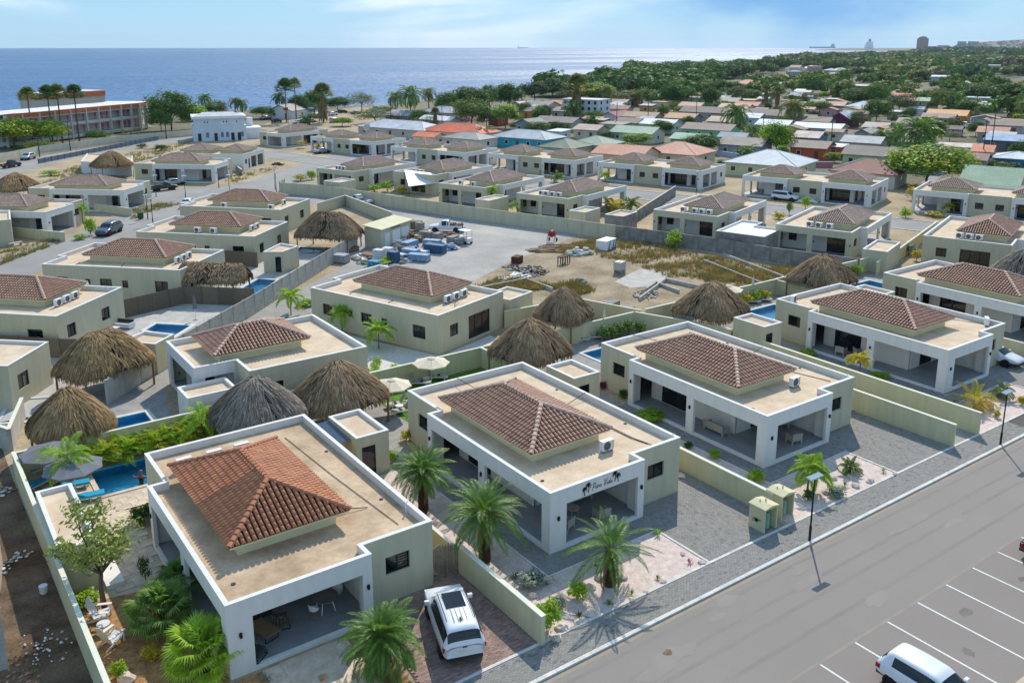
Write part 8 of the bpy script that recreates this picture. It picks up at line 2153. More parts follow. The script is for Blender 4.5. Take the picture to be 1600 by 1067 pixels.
TREES = [('round','dense green tree in front of the big round hotel tree',(72.46, 290.48),7.99,7.50),('dark','dark sea grape behind the white seaside house',(92.96, 328.77),9.19,5.68),('round','green thicket behind the beach shop roof',(117.56, 325.03),9.51,4.70),('dark','dark thicket between the shop and the skirted palm',(135.52, 327.10),9.85,5.35),('olive','sea grape bushes at the right end of the car park',(159.88, 309.47),12.30,3.89),('loose','low salt bushes along the hotel wall',(63.84, 291.65),7.87,1.96),('olive','scrub below the hotel galleries',(33.63, 258.91),9.95,2.32),('round','round tree beside the silvery hip roof',(151.32, 267.22),7.43,5.19),('dark','dark tree behind the pale shed',(177.30, 281.83),10.44,6.09), # kind, base text, px x, base y, crown width px, top y
 ('flat','flat-topped acacia at the left edge before the hotel',(29.51, 270.99),15.05,7.46), ('flat','flat-topped acacia beside the hotel palms',(38.09, 270.55),10.11,6.74), ('round','bush before the hotel galleries',(50.66, 273.66),7.25,3.24),
 ('round','big round dark green tree at the end of the hotel',(76.82, 295.19),15.10,12.46), ('lime','lower bright tree beside the big round hotel tree',(83.77, 295.61),9.12,8.19), ('olive','bushy tree behind the white seaside house',(103.66, 335.08),9.51,6.57),
 ('dark','dark tree between the shore palms',(133.13, 328.83),8.37,7.76), ('round','tree behind the skirted fan palm',(143.21, 337.72),11.75,9.05), ('dark','low dark tree on the car park edge',(157.10, 345.11),10.61,5.75), ('loose','airy shore tree over the parked cars',(163.43, 336.03),12.60,8.27),
 ('loose','pale green bushes before the silvery hip roof',(141.23, 280.75),14.65,5.27), ('lime','bright bush beside the pale green bushes',(127.94, 278.05),7.74,2.99), ('olive','bush at the end of the shop car park',(128.40, 303.15),5.97,2.73),
 ('round','round tree before the sea, middle left',(186.68, 306.25),10.71,8.54), ('dark','large dark tree on the shore',(198.09, 306.53),17.15,10.22), ('round','slim green tree behind the large dark one',(211.97, 314.57),7.56,10.62), ('dark','broad dark tree on the shore, right of the large one',(223.24, 316.01),13.77,10.56),
 ('olive','large olive-brown tree over the bougainvillea',(160.77, 248.50),14.81,9.39), ('brown','brown bushy tree right of the bougainvillea',(164.54, 245.77),8.46,5.03), ('magenta','red-purple bougainvillea',(160.64, 257.44),13.43,3.01), ('lime','bright lime tree beside the red-fronted house',(168.36, 240.16),9.65,7.67),
 ('round','tree',(199.67, 273.04),7.24,5.72), ('dark','dark bush',(169.94, 233.42),9.09,2.67), ('round','bush',(164.88, 218.79),8.64,3.89), ('dark','dark tree',(198.77, 259.17),6.06,5.30), ('round','leafy bush before the olive roof',(131.39, 238.04),7.75,3.08), ('brown','brown bush',(148.24, 257.54),10.58,3.77),
 ('coast','shore tree',(258.59, 344.81),14.70,9.62), ('coast','shore tree',(291.76, 373.93),18.16,9.24), ('brown','rust-brown tree',(277.26, 343.63),11.27,5.55), ('flat','flat lime-topped tree',(281.61, 328.08),18.98,8.72), ('dark','dark round tree',(285.85, 280.59),12.35,9.93), ('brown','grey-brown thicket',(272.22, 300.87),15.48,6.77), ('olive','olive tree',(280.80, 294.65),13.19,7.90),
 ('round','bush',(199.10, 232.71),7.85,4.75), ('dark','leafy hedge tree',(171.40, 190.94),8.42,3.09), ('lime','bright leafy hedge tree',(163.46, 172.70),8.13,4.04), ('olive','long low olive hedge',(150.98, 167.59),12.59,2.90), ('dark','dark tree',(196.20, 196.19),7.06,4.28), ('dark','dark round tree',(168.65, 154.88),10.00,4.66), ('lime','round lime and brown tree',(180.55, 141.37),8.56,8.18), ('lime','small bright tree',(175.72, 135.47),3.37,3.21),
 ('dark','dark tree',(293.35, 265.17),9.35,8.65), ('brown','brown-grey tree',(336.45, 288.24),12.22,7.81), ('dark','dark tree',(373.17, 329.63),14.45,8.11), ('lime','yellow-green tree',(414.76, 331.64),13.04,7.11), ('round','round tree',(416.71, 305.68),16.01,11.26), ('dark','dark bushy tree',(358.95, 237.95),15.45,7.88), ('round','loose bright tree',(358.29, 228.04),12.88,10.18), ('round','tall green tree',(291.31, 185.40),10.51,7.89), ('brown','grey-brown tree',(331.81, 201.17),13.72,8.01),
 ('loose','white flowering shrub',(232.44, 160.43),4.57,3.40), ('loose','flowering green bush',(184.09, 134.06),8.10,3.26), ('lime','bright round bush',(180.25, 124.87),3.87,2.38), ('olive','bush with red tips',(189.96, 126.75),4.93,2.15), ('dark','dark green tree',(238.52, 134.19),7.12,7.23), ('flat','big flame tree with a yellow-green crown',(163.70, 91.80),16.28,7.88), ('loose','white flowering bush',(247.46, 134.00),6.17,3.25), ('dark','dark broad tree',(429.19, 220.86),17.07,7.79),
 ('brown','purple-brown bush',(319.55, 164.99),6.39,4.07), ('lime','bright bush',(322.12, 150.08),5.74,3.72), ('olive','long hedge',(198.63, 95.57),10.33,2.38), ('round','bush',(184.90, 84.71),4.09,2.82), ('dark','dark tree',(404.86, 226.74),11.93,6.46), ('dark','dark tree',(442.19, 211.41),18.28,8.98), ('round','green tree',(447.35, 220.00),12.47,6.13), ('olive','olive tree',(351.84, 178.47),7.48,3.69), ('round','tree',(350.54, 290.37),12.50,5.54), ('dark','tree',(349.75, 266.76),7.77,4.12),
 ('round','tree',(315.06, 226.19),10.46,4.39),('dark','bush',(301.03, 223.45),7.63,3.02),('round','bush',(315.40, 213.05),6.61,3.01),('olive','tree',(195.43, 163.20),4.60,3.52),('round','bush',(181.95, 148.70),4.90,2.60),('dark','bush',(206.69, 183.75),5.80,2.88),('round','bush',(209.82, 181.49),5.80,2.50),('brown','bare brownish tree',(263.77, 174.14),7.59,5.84),('round','bush',(354.89, 210.99),8.07,3.19),('dark','tree',(374.41, 196.85),8.07,4.24),('olive','bush',(342.80, 185.02),7.48,2.46),('round','tree',(498.36, 254.13),14.08,6.91),
 ('round','bush',(146.71, 244.77),7.33,1.82),('dark','bush',(176.44, 223.32),6.11,3.03),('lime','bush',(169.33, 203.60),6.44,2.82),('round','bush',(187.67, 174.96),5.42,2.51),('round','tree',(186.98, 190.88),6.06,2.82),('dark','bush',(152.89, 133.57),3.43,1.72),('round','bush',(150.25, 155.30),4.62,1.54)]
OCC = [(((Vector(h_[2])+Vector(h_[3]))/2), dist(h_[2], h_[3])/2, h_[4]) for h_ in HOUSES]+[(Vector(q), 3, 3) for (_k, _b, q, _w, _h) in TREES]
rn = RND(21)
ZONE = [(219.84, 308.87),(299.41, 315.15),(404.22, 307.01),(459.54, 266.72),(386.72, 174.29),(209.55, 92.86),(194.48, 117.53),(181.06, 136.24),(173.48, 158.27),(164.14, 172.20),(166.67, 207.85),(171.40, 240.82)]
def free(p, r_):
 for c_, a, d in OCC:
  v_ = Vector(p)-c_; u = abs(v_.x*COS(RAD(-71))+v_.y*SIN(RAD(-71))); w = v_.x*COS(RAD(19))+v_.y*SIN(RAD(19))
  if u < a+r_ and -r_ < w < d+r_: return False
 return True
xs = [p[0] for p in ZONE]; ys = [p[1] for p in ZONE]; made = 0; tries = 0; ADJ = [('grey','8f8a84'),('brown','7d6b5d'),('white','cfd2d2'),('tan','a98e76'),('rusty','9a7460'),('pale','b8b6b0'),('salmon','b97f68'),('green','86a38a'),('dark','5f5a56'),('blue-grey','8c9aa8')]; WL = [('cream','c9bfa6'),('white','cfcdc6'),('pink','b98f92'),('blue','7f9fb8'),('yellow','c4ab6a'),('grey','999590'),('mint','9dbfa0'),('ochre','b58a55')]
FILL = []
while made < 190 and tries < 9000:
 tries += 1; p = (rn.uniform(min(xs),max(xs)), rn.uniform(min(ys),max(ys)))
 if not inside(p, ZONE): continue
 bush_ = made % 5 < 3
 w = rn.uniform(3.5,6.5) if bush_ else rn.uniform(5,10)
 if not free(p, w*.42): continue
 made += 1; OCC.append((Vector(p), w/2, 5)); FILL.append((bush_, p, w))
def block(label, P0, P1, depth, h, wc, floors, name='apartment_block', cat='building', roofc='cfd3d6', wins=6):
 a, b = Vector(P0), Vector(P1); W = (b-a).length; e = (b-a)/W
 r = thing(name, label, cat, (a.x, a.y, 0), math.atan2(e.y, e.x))
 m = NB(paint(wc)); m.box(0, W, 0, depth, 0, h, bottom=False); m.build('wall', None, r)
 m = NB(paint(roofc)); m.box(-.2, W+.2, -.2, depth+.2, h+.002, h+.3); m.build('roof', None, r)
 fh = h/floors
 for f_ in range(floors):
  for i in range(wins):
   x_ = W*(i+.5)/wins; g = NB(GLASS); g.box(-.5,.5,-.05,0,0,1.2); g.build('window', None, r, loc=(x_, -.002, f_*fh+fh*.35))
  for i in range(max(1, wins//3)):
   g = NB(GLASS); g.box(0,.05,-.5,.5,0,1.2); g.build('window', None, r, loc=(W+.002, depth*(i+.5)/max(1, wins//3), f_*fh+fh*.35))
  if f_: s_ = NB(paint('d9dcdc')); s_.box(-.12, W+.12, -.12, depth+.1, f_*fh-.08, f_*fh+.08); s_.build('floor_band', None, r)
 return r
block('white three-storey block with a tall palm before it', *((213.18, 266.78), (220.11, 254.78),) if False else ((211.40, 264.55), (216.51, 249.88)), 9, 6.8, 'cfd3d8', 3)
sh = thing('seaside_house', 'white seaside house with dark doors and a lower arched annex', 'house', (72.91, 257.64)+(0,), ang((72.91, 257.64), (86.92, 253.99)))
W_ = dist((72.91, 257.64), (86.92, 253.99))
m = NB(paint('c9d2dc')); m.box(0, W_, 0, 12, 0, 4.2, bottom=False); m.box(.4, W_-.4, .5, 11.5, 4.2, 6.2, bottom=False); m.build('wall', None, sh)
m = NB(paint('d6d9dc')); m.box(-.2, W_+.2, -.1, 12.1, 6.202, 6.9); m.build('parapet', None, sh)
m = NB(tin('b3b6ba')); m.add([(.3,.4,6.95),(W_-.3,.4,6.95),(W_-3,8,7.6),(3,8,7.6)], [(0,1,2,3)]); m.build('roof', None, sh)
for i, x_ in enumerate((.8,5.2,9.8,11.6)):
 g = NB(mat('dark_door', '33302e')); g.box(0,.9,-.05,0,.05,2.2); g.build('door', None, sh, loc=(x_+.4,-.002,0))
for i, x_ in enumerate((3.4,7.4,8.8,12.9)):
 g = NB(mat('grey_window', '6f8797')); g.lathe([(0,0),(.4,0)], 10, M=MT((0,-.03,1.9)) @ MR(PI/2,4,'X')); g.box(-.4,.4,-.03,-.0,.8,1.9); g.build('arched_window', None, sh, loc=(x_+.4,-.002,.2))
for x_ in (3.2,4.0,8.4,9.2,12): g = NB(GLASS); g.box(-.15,.15,.45,.5,5.1,5.5); g.build('window', None, sh, loc=(x_,-.002,0))
m = NB(paint('dddfe0')); m.box(W_+.1, W_+4.5, 3, 11, 0, 3.2, bottom=False); m.box(W_+1.0, W_+2.6, 9, 11.2, 3.2, 5.6); m.build('annex', None, sh)
house('', (118.91, 324.05), (125.51, 315.68), 16, 'end', '8f8a85', 'd5d4cf', 3.0, 2.2, name='beach_shop', cat='shop', label='white beach shop with a low grey gable roof and parked cars in front')
HB = [(28.39, 271.79), (32.70, 274.43), (37.17, 277.18), (41.67, 281.20), (46.28, 284.81), (51.14, 288.79), (55.06, 291.63), (58.95, 294.68), (62.72, 297.51), (66.24, 299.64), (69.24, 301.74), (71.93, 305.54), (74.91, 311.93)]
ht = thing('hotel', 'curved two-storey hotel wing with an orange roof band and pink doors', 'hotel', HB[0]+(0,))
O = Vector(HB[0])
PINK = mat('pink_door', 'b0648e', .1, 1, .7); OR_ = mat('orange_band', 'c66f4c', .1, .5, .7); CRM = paint('c9c4b8'); GAL = paint('c0b6ab')
wl, bd, rf_, sl = NB(GAL), NB(OR_), NB(paint('d9d6cf')), NB(CRM)
for i in range(len(HB)-1):
 a, b_ = Vector(HB[i])-O, Vector(HB[i+1])-O; d = (b_-a); L_ = d.length; e = d/L_; nn = Vector((-e.y, e.x)); rz = math.atan2(e.y, e.x)
 M = MT((a.x,a.y,0)) @ MR(rz,4,'Z')
 wl.box(0, L_, 2.2, 12, 0, 7.6, M); bd.box(-.05, L_+.05, -.05, .3, 7.4, 8.7, M)
 rf_.face(*[M @ Vector(p) for p in ((-.1,.2,8.55),(L_+.1,.2,8.55),(L_+.3,13,8.7),(-.3,13,8.7))])
 sl.box(-.03, L_+.03, 0, 2.2, .4, 1.3, M); sl.box(-.03, L_+.03, 0, 2.2, 4.0, 4.9, M); sl.box(-.03, L_+.03, 0, 2.2, 7.1, 7.38, M)
 f = NB(CRM); f.box(-.2,.2,-.35,.6,0,8.3); f.build('fin', None, ht, loc=(a.x,a.y,0), rot=rz)
 for z_ in (1.32, 4.92):
  for k in range(1 if i % 2 else 2):
   dd = NB(PINK); dd.box(-.5,.5,2.12,2.18,0,2.1); p = M @ Vector((L_*(.25+.5*k),0,0)); dd.build('door', None, ht, loc=(p.x,p.y,z_), rot=rz)
  rl = NB(mat('gallery_rail', 'c9c1b8', .05, 1, .6)); 
  for zz in (.5,.9): rl.box(.1, L_-.1, .05, .09, zz, zz+.05)
  rl.build('gallery_rail', None, ht, loc=(a.x,a.y,z_-.02), rot=rz)
wl.build('wall', None, ht); bd.build('roof_band', None, ht); rf_.build('roof', None, ht); sl.build('gallery_slab', None, ht)
h2 = thing('hotel_wing', 'rear hotel wing with an orange band facing the sea', 'hotel', (45.00, 323.59)+(0,), ang((45.00, 323.59), (66.52, 337.93)))
L_ = dist((45.00, 323.59), (66.52, 337.93)); m = NB(GAL); m.box(0, L_, 0, 10, 0, 9.5); m.build('wall', None, h2)
m = NB(OR_); m.box(-.2, L_+.2, -.2, 10.2, 9.505, 11.2); m.build('roof_band', None, h2); m = NB(paint('d9d6cf')); m.box(0, L_, .3, 9.8, 11.205, 11.4); m.build('roof', None, h2)
for i, (kd, base, q, w, h_) in enumerate(TREES):
 long_ = len(base.split()) >= 6 or base.startswith(('big flame', 'red-purple'))
 if long_: lb = base; _used.add(lb)
 else: lb = rel_label(base, q)
 if base.startswith('red-purple'): lb = 'red-purple bougainvillea bush beside the orange hip roof'
 if base.startswith('big flame'): lb = 'big flame tree with a yellow-green crown behind the twin villas'
 tree(kd, lb, q, w*1.12, h_*1.08, (.12, .06, .16)[i % 3] if kd != 'flat' else .10, seed=i, name='bush' if 'bush' in base or 'hedge' in base else 'tree', cat='bush' if 'bush' in base or 'hedge' in base else 'tree')
for i, (bush_, p, w) in enumerate(FILL):
 if bush_:
  kd = ('round','dark','lime','olive','dark','brown')[i % 6]
  tree(kd, rel_label({'round':'leafy green yard tree','dark':'dark yard bush','lime':'bright green yard bush','olive':'olive yard bush','brown':'brownish yard bush'}[kd], p), p, w, w*rn.uniform(.55,.95), .06, seed=i, name='bush')
 else:
  (a1, c1), (a2, c2) = ADJ[rn.randrange(len(ADJ))], WL[rn.randrange(len(WL))]; e_ = Vector((COS(RAD(-71)), SIN(RAD(-71))))*w/2
  house(f'small {a2} annex under a {a1} roof', (p[0]-e_.x, p[1]-e_.y), (p[0]+e_.x, p[1]+e_.y), rn.uniform(4.5,7), ('gable','flat','gable','end')[rn.randrange(4)], c1, c2, rn.uniform(2.2,3.0), rn.uniform(.7,1.3), name='annex')
PALMS = [('fan','hotel fan palm, leftmost of four',(34.89, 276.81),13.23,1.3),('fan','hotel fan palm, second from the left',(39.35, 273.60),13.57,1.4),('fan','hotel fan palm, third from the left',(42.09, 275.67),13.92,1.3),('fan','hotel fan palm, rightmost of four',(46.53, 276.64),13.57,1.35),
 ('coconut','palm behind the white seaside house',(102.42, 343.38),7.64,1.0),('coconut','pale palm over the seaside house roof, left',(113.53, 343.01),6.08,.9),('coconut','palm over the seaside house roof, right',(115.73, 341.42),5.35,.9),
 ('fan','tall fan palm over the beach shop',(118.52, 303.62),12.44,1.7),('fan','slender fan palm beside the tall one',(125.54, 312.12),12.85,1.3),('dark','dark palm left of the tall fan palm',(125.21, 326.90),8.10,1.1),('skirt','fat skirted fan palm at the car park',(128.97, 296.06),10.23,2.2),('dark','low palm before the shop car park',(117.99, 285.24),2.56,.9),
 ('coconut','pale coconut palm left of the big one',(160.52, 301.36),8.33,1.2),('coconut','big coconut palm by the sea',(154.06, 277.93),10.88,1.5),('coconut','palm alone against the sea',(187.62, 322.99),8.09,1.2),('skirt','short skirted palm by the white shed',(148.46, 251.70),5.36,1.0),('coconut','palm over the grey-green hip roof',(138.89, 210.10),2.88,1.2),
 ('dark','dark palm pair on the shore, left',(356.44, 410.20),12.01,1.3),('skirt','dark skirted palm on the shore, right of the pair',(359.84, 407.71),11.26,1.4),('skirt','huge skirted palm before the white block',(211.89, 256.82),12.58,2.4),('coconut','palm beside the white block',(262.46, 297.55),8.29,1.2),('coconut','yellowish palm',(279.49, 285.20),5.53,1.0),('coconut','two-headed palm before the white block',(203.73, 248.70),5.66,1.2),
 ('dark','shore palm',(464.78, 496.76),10.26,1.4),('dark','shore palm',(513.06, 491.85),8.70,1.3),('dark','shore palm against the glitter',(563.54, 523.00),10.92,1.6),('dark','shore palm',(549.27, 498.06),8.52,1.2),('dark','shore palm',(560.76, 489.60),9.51,1.4),('dark','tall lone palm against the glitter',(681.86, 560.71),11.17,1.6),('dark','shore palm',(460.10, 471.68),8.12,1.1),
 ('coconut','coconut palm with browning fronds',(211.22, 180.48),7.84,1.5),('coconut','small palm',(200.54, 165.69),3.95,.9),('coconut','palm with yellow skirts',(246.19, 186.83),7.71,1.6),('skirt','skirted palm, left of two',(329.18, 264.90),7.12,1.4),('skirt','skirted palm, right of two',(329.86, 259.06),6.20,1.4),('coconut','small palm',(217.92, 141.06),2.59,.8),('coconut','tall lone palm',(436.33, 299.34),12.43,1.6),
 ('coconut','tall coconut palm over the flame tree',(207.82, 120.15),7.35,1.9),('coconut','palm of the dark cluster, left',(357.11, 200.19),7.27,1.3),('coconut','palm of the dark cluster, right',(362.64, 196.18),6.76,1.4),('skirt','shaggy palm',(419.38, 227.99),8.09,1.3),('coconut','small palm',(339.33, 252.18),4.51,1.0),('coconut','palm',(218.88, 136.54),3.41,1.0),('coconut','palm',(229.09, 138.95),4.39,1.0),('coconut','palm',(178.71, 147.64),2.41,.8),('dark','small palm in the hedge',(186.93, 218.44),3.86,.9),('coconut','bright small palm',(180.15, 184.64),3.64,.8),('coconut','low palm beside the salmon roof',(152.97, 147.37),2.26,.9),('coconut','banana clump',(165.80, 138.15),2.11,.9)]
for i, (kd, base, q, h_, s_) in enumerate(PALMS):
 lb = base if len(base.split()) >= 6 else rel_label(base, q)
 _used.add(lb)
 far_palm(kd, lb, q+(0,), max(2.0, h_-.6*s_), s_, seed=i)
def wood(name, label, spots, m, seed, leaf=1.0, per=480):
 rn = RND(seed); mb = MB()
 for (x_, y_, r_, h_) in spots:
  for c_ in range(5):
   a = rn.uniform(0,6.28); q = rn.random()**.5; cx, cy, cz = x_+COS(a)*r_*q*.7, y_+SIN(a)*r_*q*.7, h_*(.45+.4*rn.random()*(1-q*.5)); rr = r_*.55
   mb.use(m[rn.randrange(len(m))])
   for i in range(per//5):
    d = Vector((rn.gauss(0,1), rn.gauss(0,1), rn.gauss(0,1))).normalized()*rn.random()**.4
    P = Vector((cx+d.x*rr, cy+d.y*rr, max(.2, cz+d.z*h_*.33)))
    nn = (d+Vector((rn.gauss(0,.4), rn.gauss(0,.4), .5+rn.gauss(0,.4)))).normalized(); u = nn.cross(Vector((rn.gauss(0,1),rn.gauss(0,1),rn.gauss(0,1)))).normalized(); w = nn.cross(u); s_ = leaf*rn.uniform(.6,1.3)*r_/3.8
    mb.face(P-u*s_*.5, P-w*s_*.3, P+u*s_*.5, P+w*s_*.3)
 o = mb.build(name, None); tag(o, label, 'wood', None, 'stuff'); return o
SCRUB = mat('scrub_ground', '39432a', .25, .02, .95, col2='5b5b42', detail=8)
WOODS = [
 ('coastal_wood', 'dark wooded shore in front of the sea glitter', [(285.23, 378.68),(345.51, 437.77),(414.48, 478.50),(581.58, 635.05),(707.01, 705.85),(791.72, 709.04),(932.45, 760.39),(1051.70, 815.44),(770.12, 598.91),(565.69, 485.97),(455.10, 423.76),(329.23, 346.65),(296.24, 329.83),(269.73, 336.71)], 230, [LEAF_C, LEAF_D, LEAF_B], 11, 7.5, 8.5),
 ('coastal_wood', 'dark wooded point running out to the cruise ship', [(1051.70, 815.44),(1321.09, 1008.64),(1642.28, 1158.22),(1952.70, 1255.14),(2153.42, 1260.82),(1358.06, 638.26),(848.65, 392.04),(681.99, 337.12),(636.48, 370.56),(694.00, 426.75),(720.57, 486.82),(845.16, 602.81),(861.45, 656.90)], 330, [LEAF_C, LEAF_D, LEAF_O, LEAF_BR, LEAF_C], 12, 16, 9),
 ('town_greenery', 'trees scattered between the far houses of the old town', [(402.73, 395.95),(545.11, 437.72),(643.78, 395.66),(673.65, 314.89),(311.47, 139.70),(357.66, 218.54),(404.22, 307.01),(291.13, 266.78),(248.01, 253.63)], 110, [LEAF_B, LEAF_D, LEAF_O], 13, 5.5, 6),
 ('far_wood', 'low green belt below the hill town', [(2191.96, 1283.44),(2627.32, 1518.44),(2829.71, 1488.18),(2599.50, 1191.23),(1899.23, 845.38),(1778.18, 836.75),(1942.67, 1048.77)], 170, [LEAF_C], 14, 30, 13),
]
for nm, lb, poly, n, ms, sd, r_, h_ in WOODS:
 rn = RND(sd); sp = []
 xs = [p[0] for p in poly]; ys = [p[1] for p in poly]
 while len(sp) < n:
  p = (rn.uniform(min(xs),max(xs)), rn.uniform(min(ys),max(ys)))
  if inside(p, poly): k_ = rn.uniform(.45,1.0) if rn.random() < .6 else rn.uniform(1.0,1.9); sp.append((p[0], p[1], r_*k_, h_*(.45+.6*k_)))
 wood(nm, lb, sp, ms, sd, 1.0)
 if sd in (11, 12, 14): gsheet('scrub', poly, .004+.002*(sd-11), SCRUB)
rn = RND(33); ZP = [(788.51, 585.23),(1162.12, 786.76),(1703.84, 996.98),(1511.13, 710.58),(704.70, 320.42),(621.29, 381.73),(626.13, 476.82),(480.79, 429.86),(396.38, 400.59),(540.92, 539.68),(756.98, 608.69)]
xs = [p[0] for p in ZP]; ys = [p[1] for p in ZP]; made = 0
while made < 95:
 p = (rn.uniform(min(xs),max(xs)), rn.uniform(min(ys),max(ys)))
 if not inside(p, ZP): continue
 made += 1; w = rn.uniform(11,24); (a1, c1), (a2, c2) = ADJ[rn.randrange(len(ADJ))], WL[rn.randrange(len(WL))]; e_ = Vector((COS(RAD(-71)), SIN(RAD(-71))))*w/2
 house(f'far {a2} house under a {a1} roof', (p[0]-e_.x, p[1]-e_.y), (p[0]+e_.x, p[1]+e_.y), rn.uniform(9,14), ('gable','hip','flat')[made % 3], c1, c2, rn.uniform(3.5,7.5), rn.uniform(1,2.5), name='house', nwin=3)
up = []
for i, (q, h_, lb) in enumerate((((227.71, 212.05),10,'utility pole beside the mint long-roofed house'),((191.78, 212.25),9,'utility pole before the white gable house'),((214.47, 221.61),9,'utility pole before the tan roofs'),((304.01, 257.44),8,'utility pole before the faded red roof'),((195.05, 135.88),10,'utility pole before the coral house'),((323.10, 176.39),10,'utility pole beside the orange gable house'),((306.76, 158.04),10,'utility pole by the parked cars of the town street'),((207.32, 103.98),10,'utility pole before the coral-orange roof'),((159.10, 235.83),10,'utility pole beside the lime tree'),((141.46, 235.67),9,'utility pole left of the bougainvillea'),((280.96, 264.58),9,'utility pole beside the tan house'),((143.53, 272.85),9,'utility pole by the brown house'),((185.53, 149.60),9,'utility pole beside the round lime and brown tree'),((227.80, 112.32),10,'street pole before the long blue roof'),((40.38, 254.06),7.5,'tall pale pole before the hotel'),((31.75, 243.62),5.5,'street lamp pole on the hotel road'),((68.49, 269.48),7,'pole beside the big round hotel tree'))):
 r = thing('utility_pole', lb, 'pole', q+(0,), i, 'utility poles')
 m = NB(mat('pole_wood', '4d443b', .2, 3, .9)); m.tube([(0,0,0),(0,0,h_)], [.14,.09], 6); m.build('pole_shaft', None, r)
 m = NB(BLACK); m.box(-.9,.9,-.05,.05,h_-.6,h_-.5); m.build('crossarm', None, r)
def wire(label, a, b, z):
 m = NB(BLACK); pts = [(a[0]+(b[0]-a[0])*t/8, a[1]+(b[1]-a[1])*t/8, z-1.2*(1-((t-4)/4)**2)) for t in range(9)]; m.tube(pts, .03, 3); o = m.build('overhead_wire', None); tag(o, label, 'wire')
wire('overhead wire from the coral house pole leftwards', (195.05, 135.88), (185.83, 156.59), 9.3)
_fc = {}
def far_car(label, q, rz, paint_, kind='hatch'):
 key = (kind, paint_.name)
 if key not in _carm:
  c = car(kind, 'x', (0,0,-50), 0, paint_)
  for ch in list(c.children):
   for g in list(ch.children): bpy.data.objects.remove(g)
   bpy.data.objects.remove(ch)
  bpy.data.objects.remove(c)
 m = _carm[key]; r = thing('parked_car', label, 'car', q+(0.012,), rz, 'cars parked by town and shore')
 ob('body', m['body'], r)
 for k, v in m['glass'].items(): ob(k, v, r)
 ob('wheel_arch', m['arch'], r)
 for ax in CARK[kind]['axles']:
  for sg in (-1,1): ob('wheel', m['wheel'], r, (ax, sg*(CARK[kind]['W']/2-.11), CARK[kind]['wheel']), 0 if sg < 0 else PI)
for i, (lb, q, a, pt) in enumerate((('white car first in the town street row',(282.21, 152.40),70,CARW),('white car second in the town street row',(290.53, 154.82),75,CARW),('silver car third in the town street row',(299.07, 157.48),70,CARS),('white car fourth in the town street row',(293.43, 152.73),70,CARW),('white car fifth in the town street row',(301.86, 155.46),75,CARW),('silver car before the purple-brown bush',(313.44, 159.53),70,CARS),('white car facing down the town street',(324.16, 161.66),60,CARW),('red car on the upper town street',(353.77, 169.18),30,CARR),('dark car by the yellow skirted palm',(275.28, 203.86),20,CARG),('white car by the yellow skirted palm',(278.67, 201.41),20,CARW),('blue-grey car at the long blue roof',(239.80, 112.31),10,CARG),('black car at the beach shop front',(115.59, 305.74),20,CARB),('white car before the beach shop',(119.78, 296.25),10,CARW),('silver car at the car park middle',(125.30, 298.71),15,CARS),('white car under the skirted fan palm',(138.04, 321.41),20,CARW),('white van right of the skirted fan palm',(132.45, 293.55),20,CARW),('white car at the car park back row',(145.26, 323.99),20,CARW),('black car on the beach edge',(154.01, 334.14),10,CARB),('dark car under the airy shore tree',(155.40, 324.74),10,CARG),('white car beside the white block',(231.42, 265.63),20,CARW),('silver car on the town street bend',(242.87, 274.09),20,CARS),('grey car left of the shop',(116.44, 318.70),20,CARG),('dark car at the sea edge',(173.87, 342.19),0,CARG),('white car before the pink shed',(292.66, 136.82),25,CARW))):
 far_car(lb, q, RAD(a), pt, 'suv' if 'van' in lb else ('sedan' if i % 3 == 0 else 'hatch'))
tr2 = thing('beach_sign', 'blue and white sign board at the beach car park', 'sign', (132.42, 314.29)+(0,), RAD(-50))
m = NB(mat('sign_blue', '2f86a8')); m.box(-1.6,1.6,-.05,.05,3.4,4.4); m.build('board', None, tr2)
m = NB(WPLAST); m.box(-1.0,.9,-.06,-.051,3.7,4.1); m.build('sign_lettering', None, tr2)
for x_ in (-1.4,1.4): m = NB(BLACK); m.tube([(x_,0,0),(x_,0,3.4)], .06, 5); m.build('post', None, tr2)
fl = thing('flag_pole', 'red flag on a pole at the beach shop', 'flag', (115.14, 293.35)+(0,), RAD(-40))
m = NB(BLACK); m.tube([(0,0,0),(0,0,6)], .06, 5); m.build('pole_shaft', None, fl)
m = NB(mat('red_flag', 'a3323a')); m.face((0,0,6),(-1.6,0,5.7),(-1.5,.1,4.9),(0,0,5.0)); m.build('cloth', None, fl)
ds = thing('satellite_dish', 'pale satellite dish on the roof behind the twin villa', 'satellite dish', (106.42, 216.21)+(3.6,), RAD(200))
m = NB(mat('dish_grey', 'b3b1ad')); m.lathe([(0,.5),(.7,.35),(1.15,0)], 16, M=MT((0,0,1.8)) @ MR(RAD(65),4,'Y')); m.tube([(0,0,0),(0,0,1.7)], .06, 5); m.build('dish', None, ds)
cw = bwall('white and blue garden wall below the weathered grey roof', [(168.86, 149.78),(167.38, 137.01)], 1.2, paint('9fb0c4'), .2)
bwall('pink garden wall with posts before the coral house', [(176.94, 133.09),(167.48, 123.09),(172.57, 119.44)], 1.3, paint('b0707c'), .25)
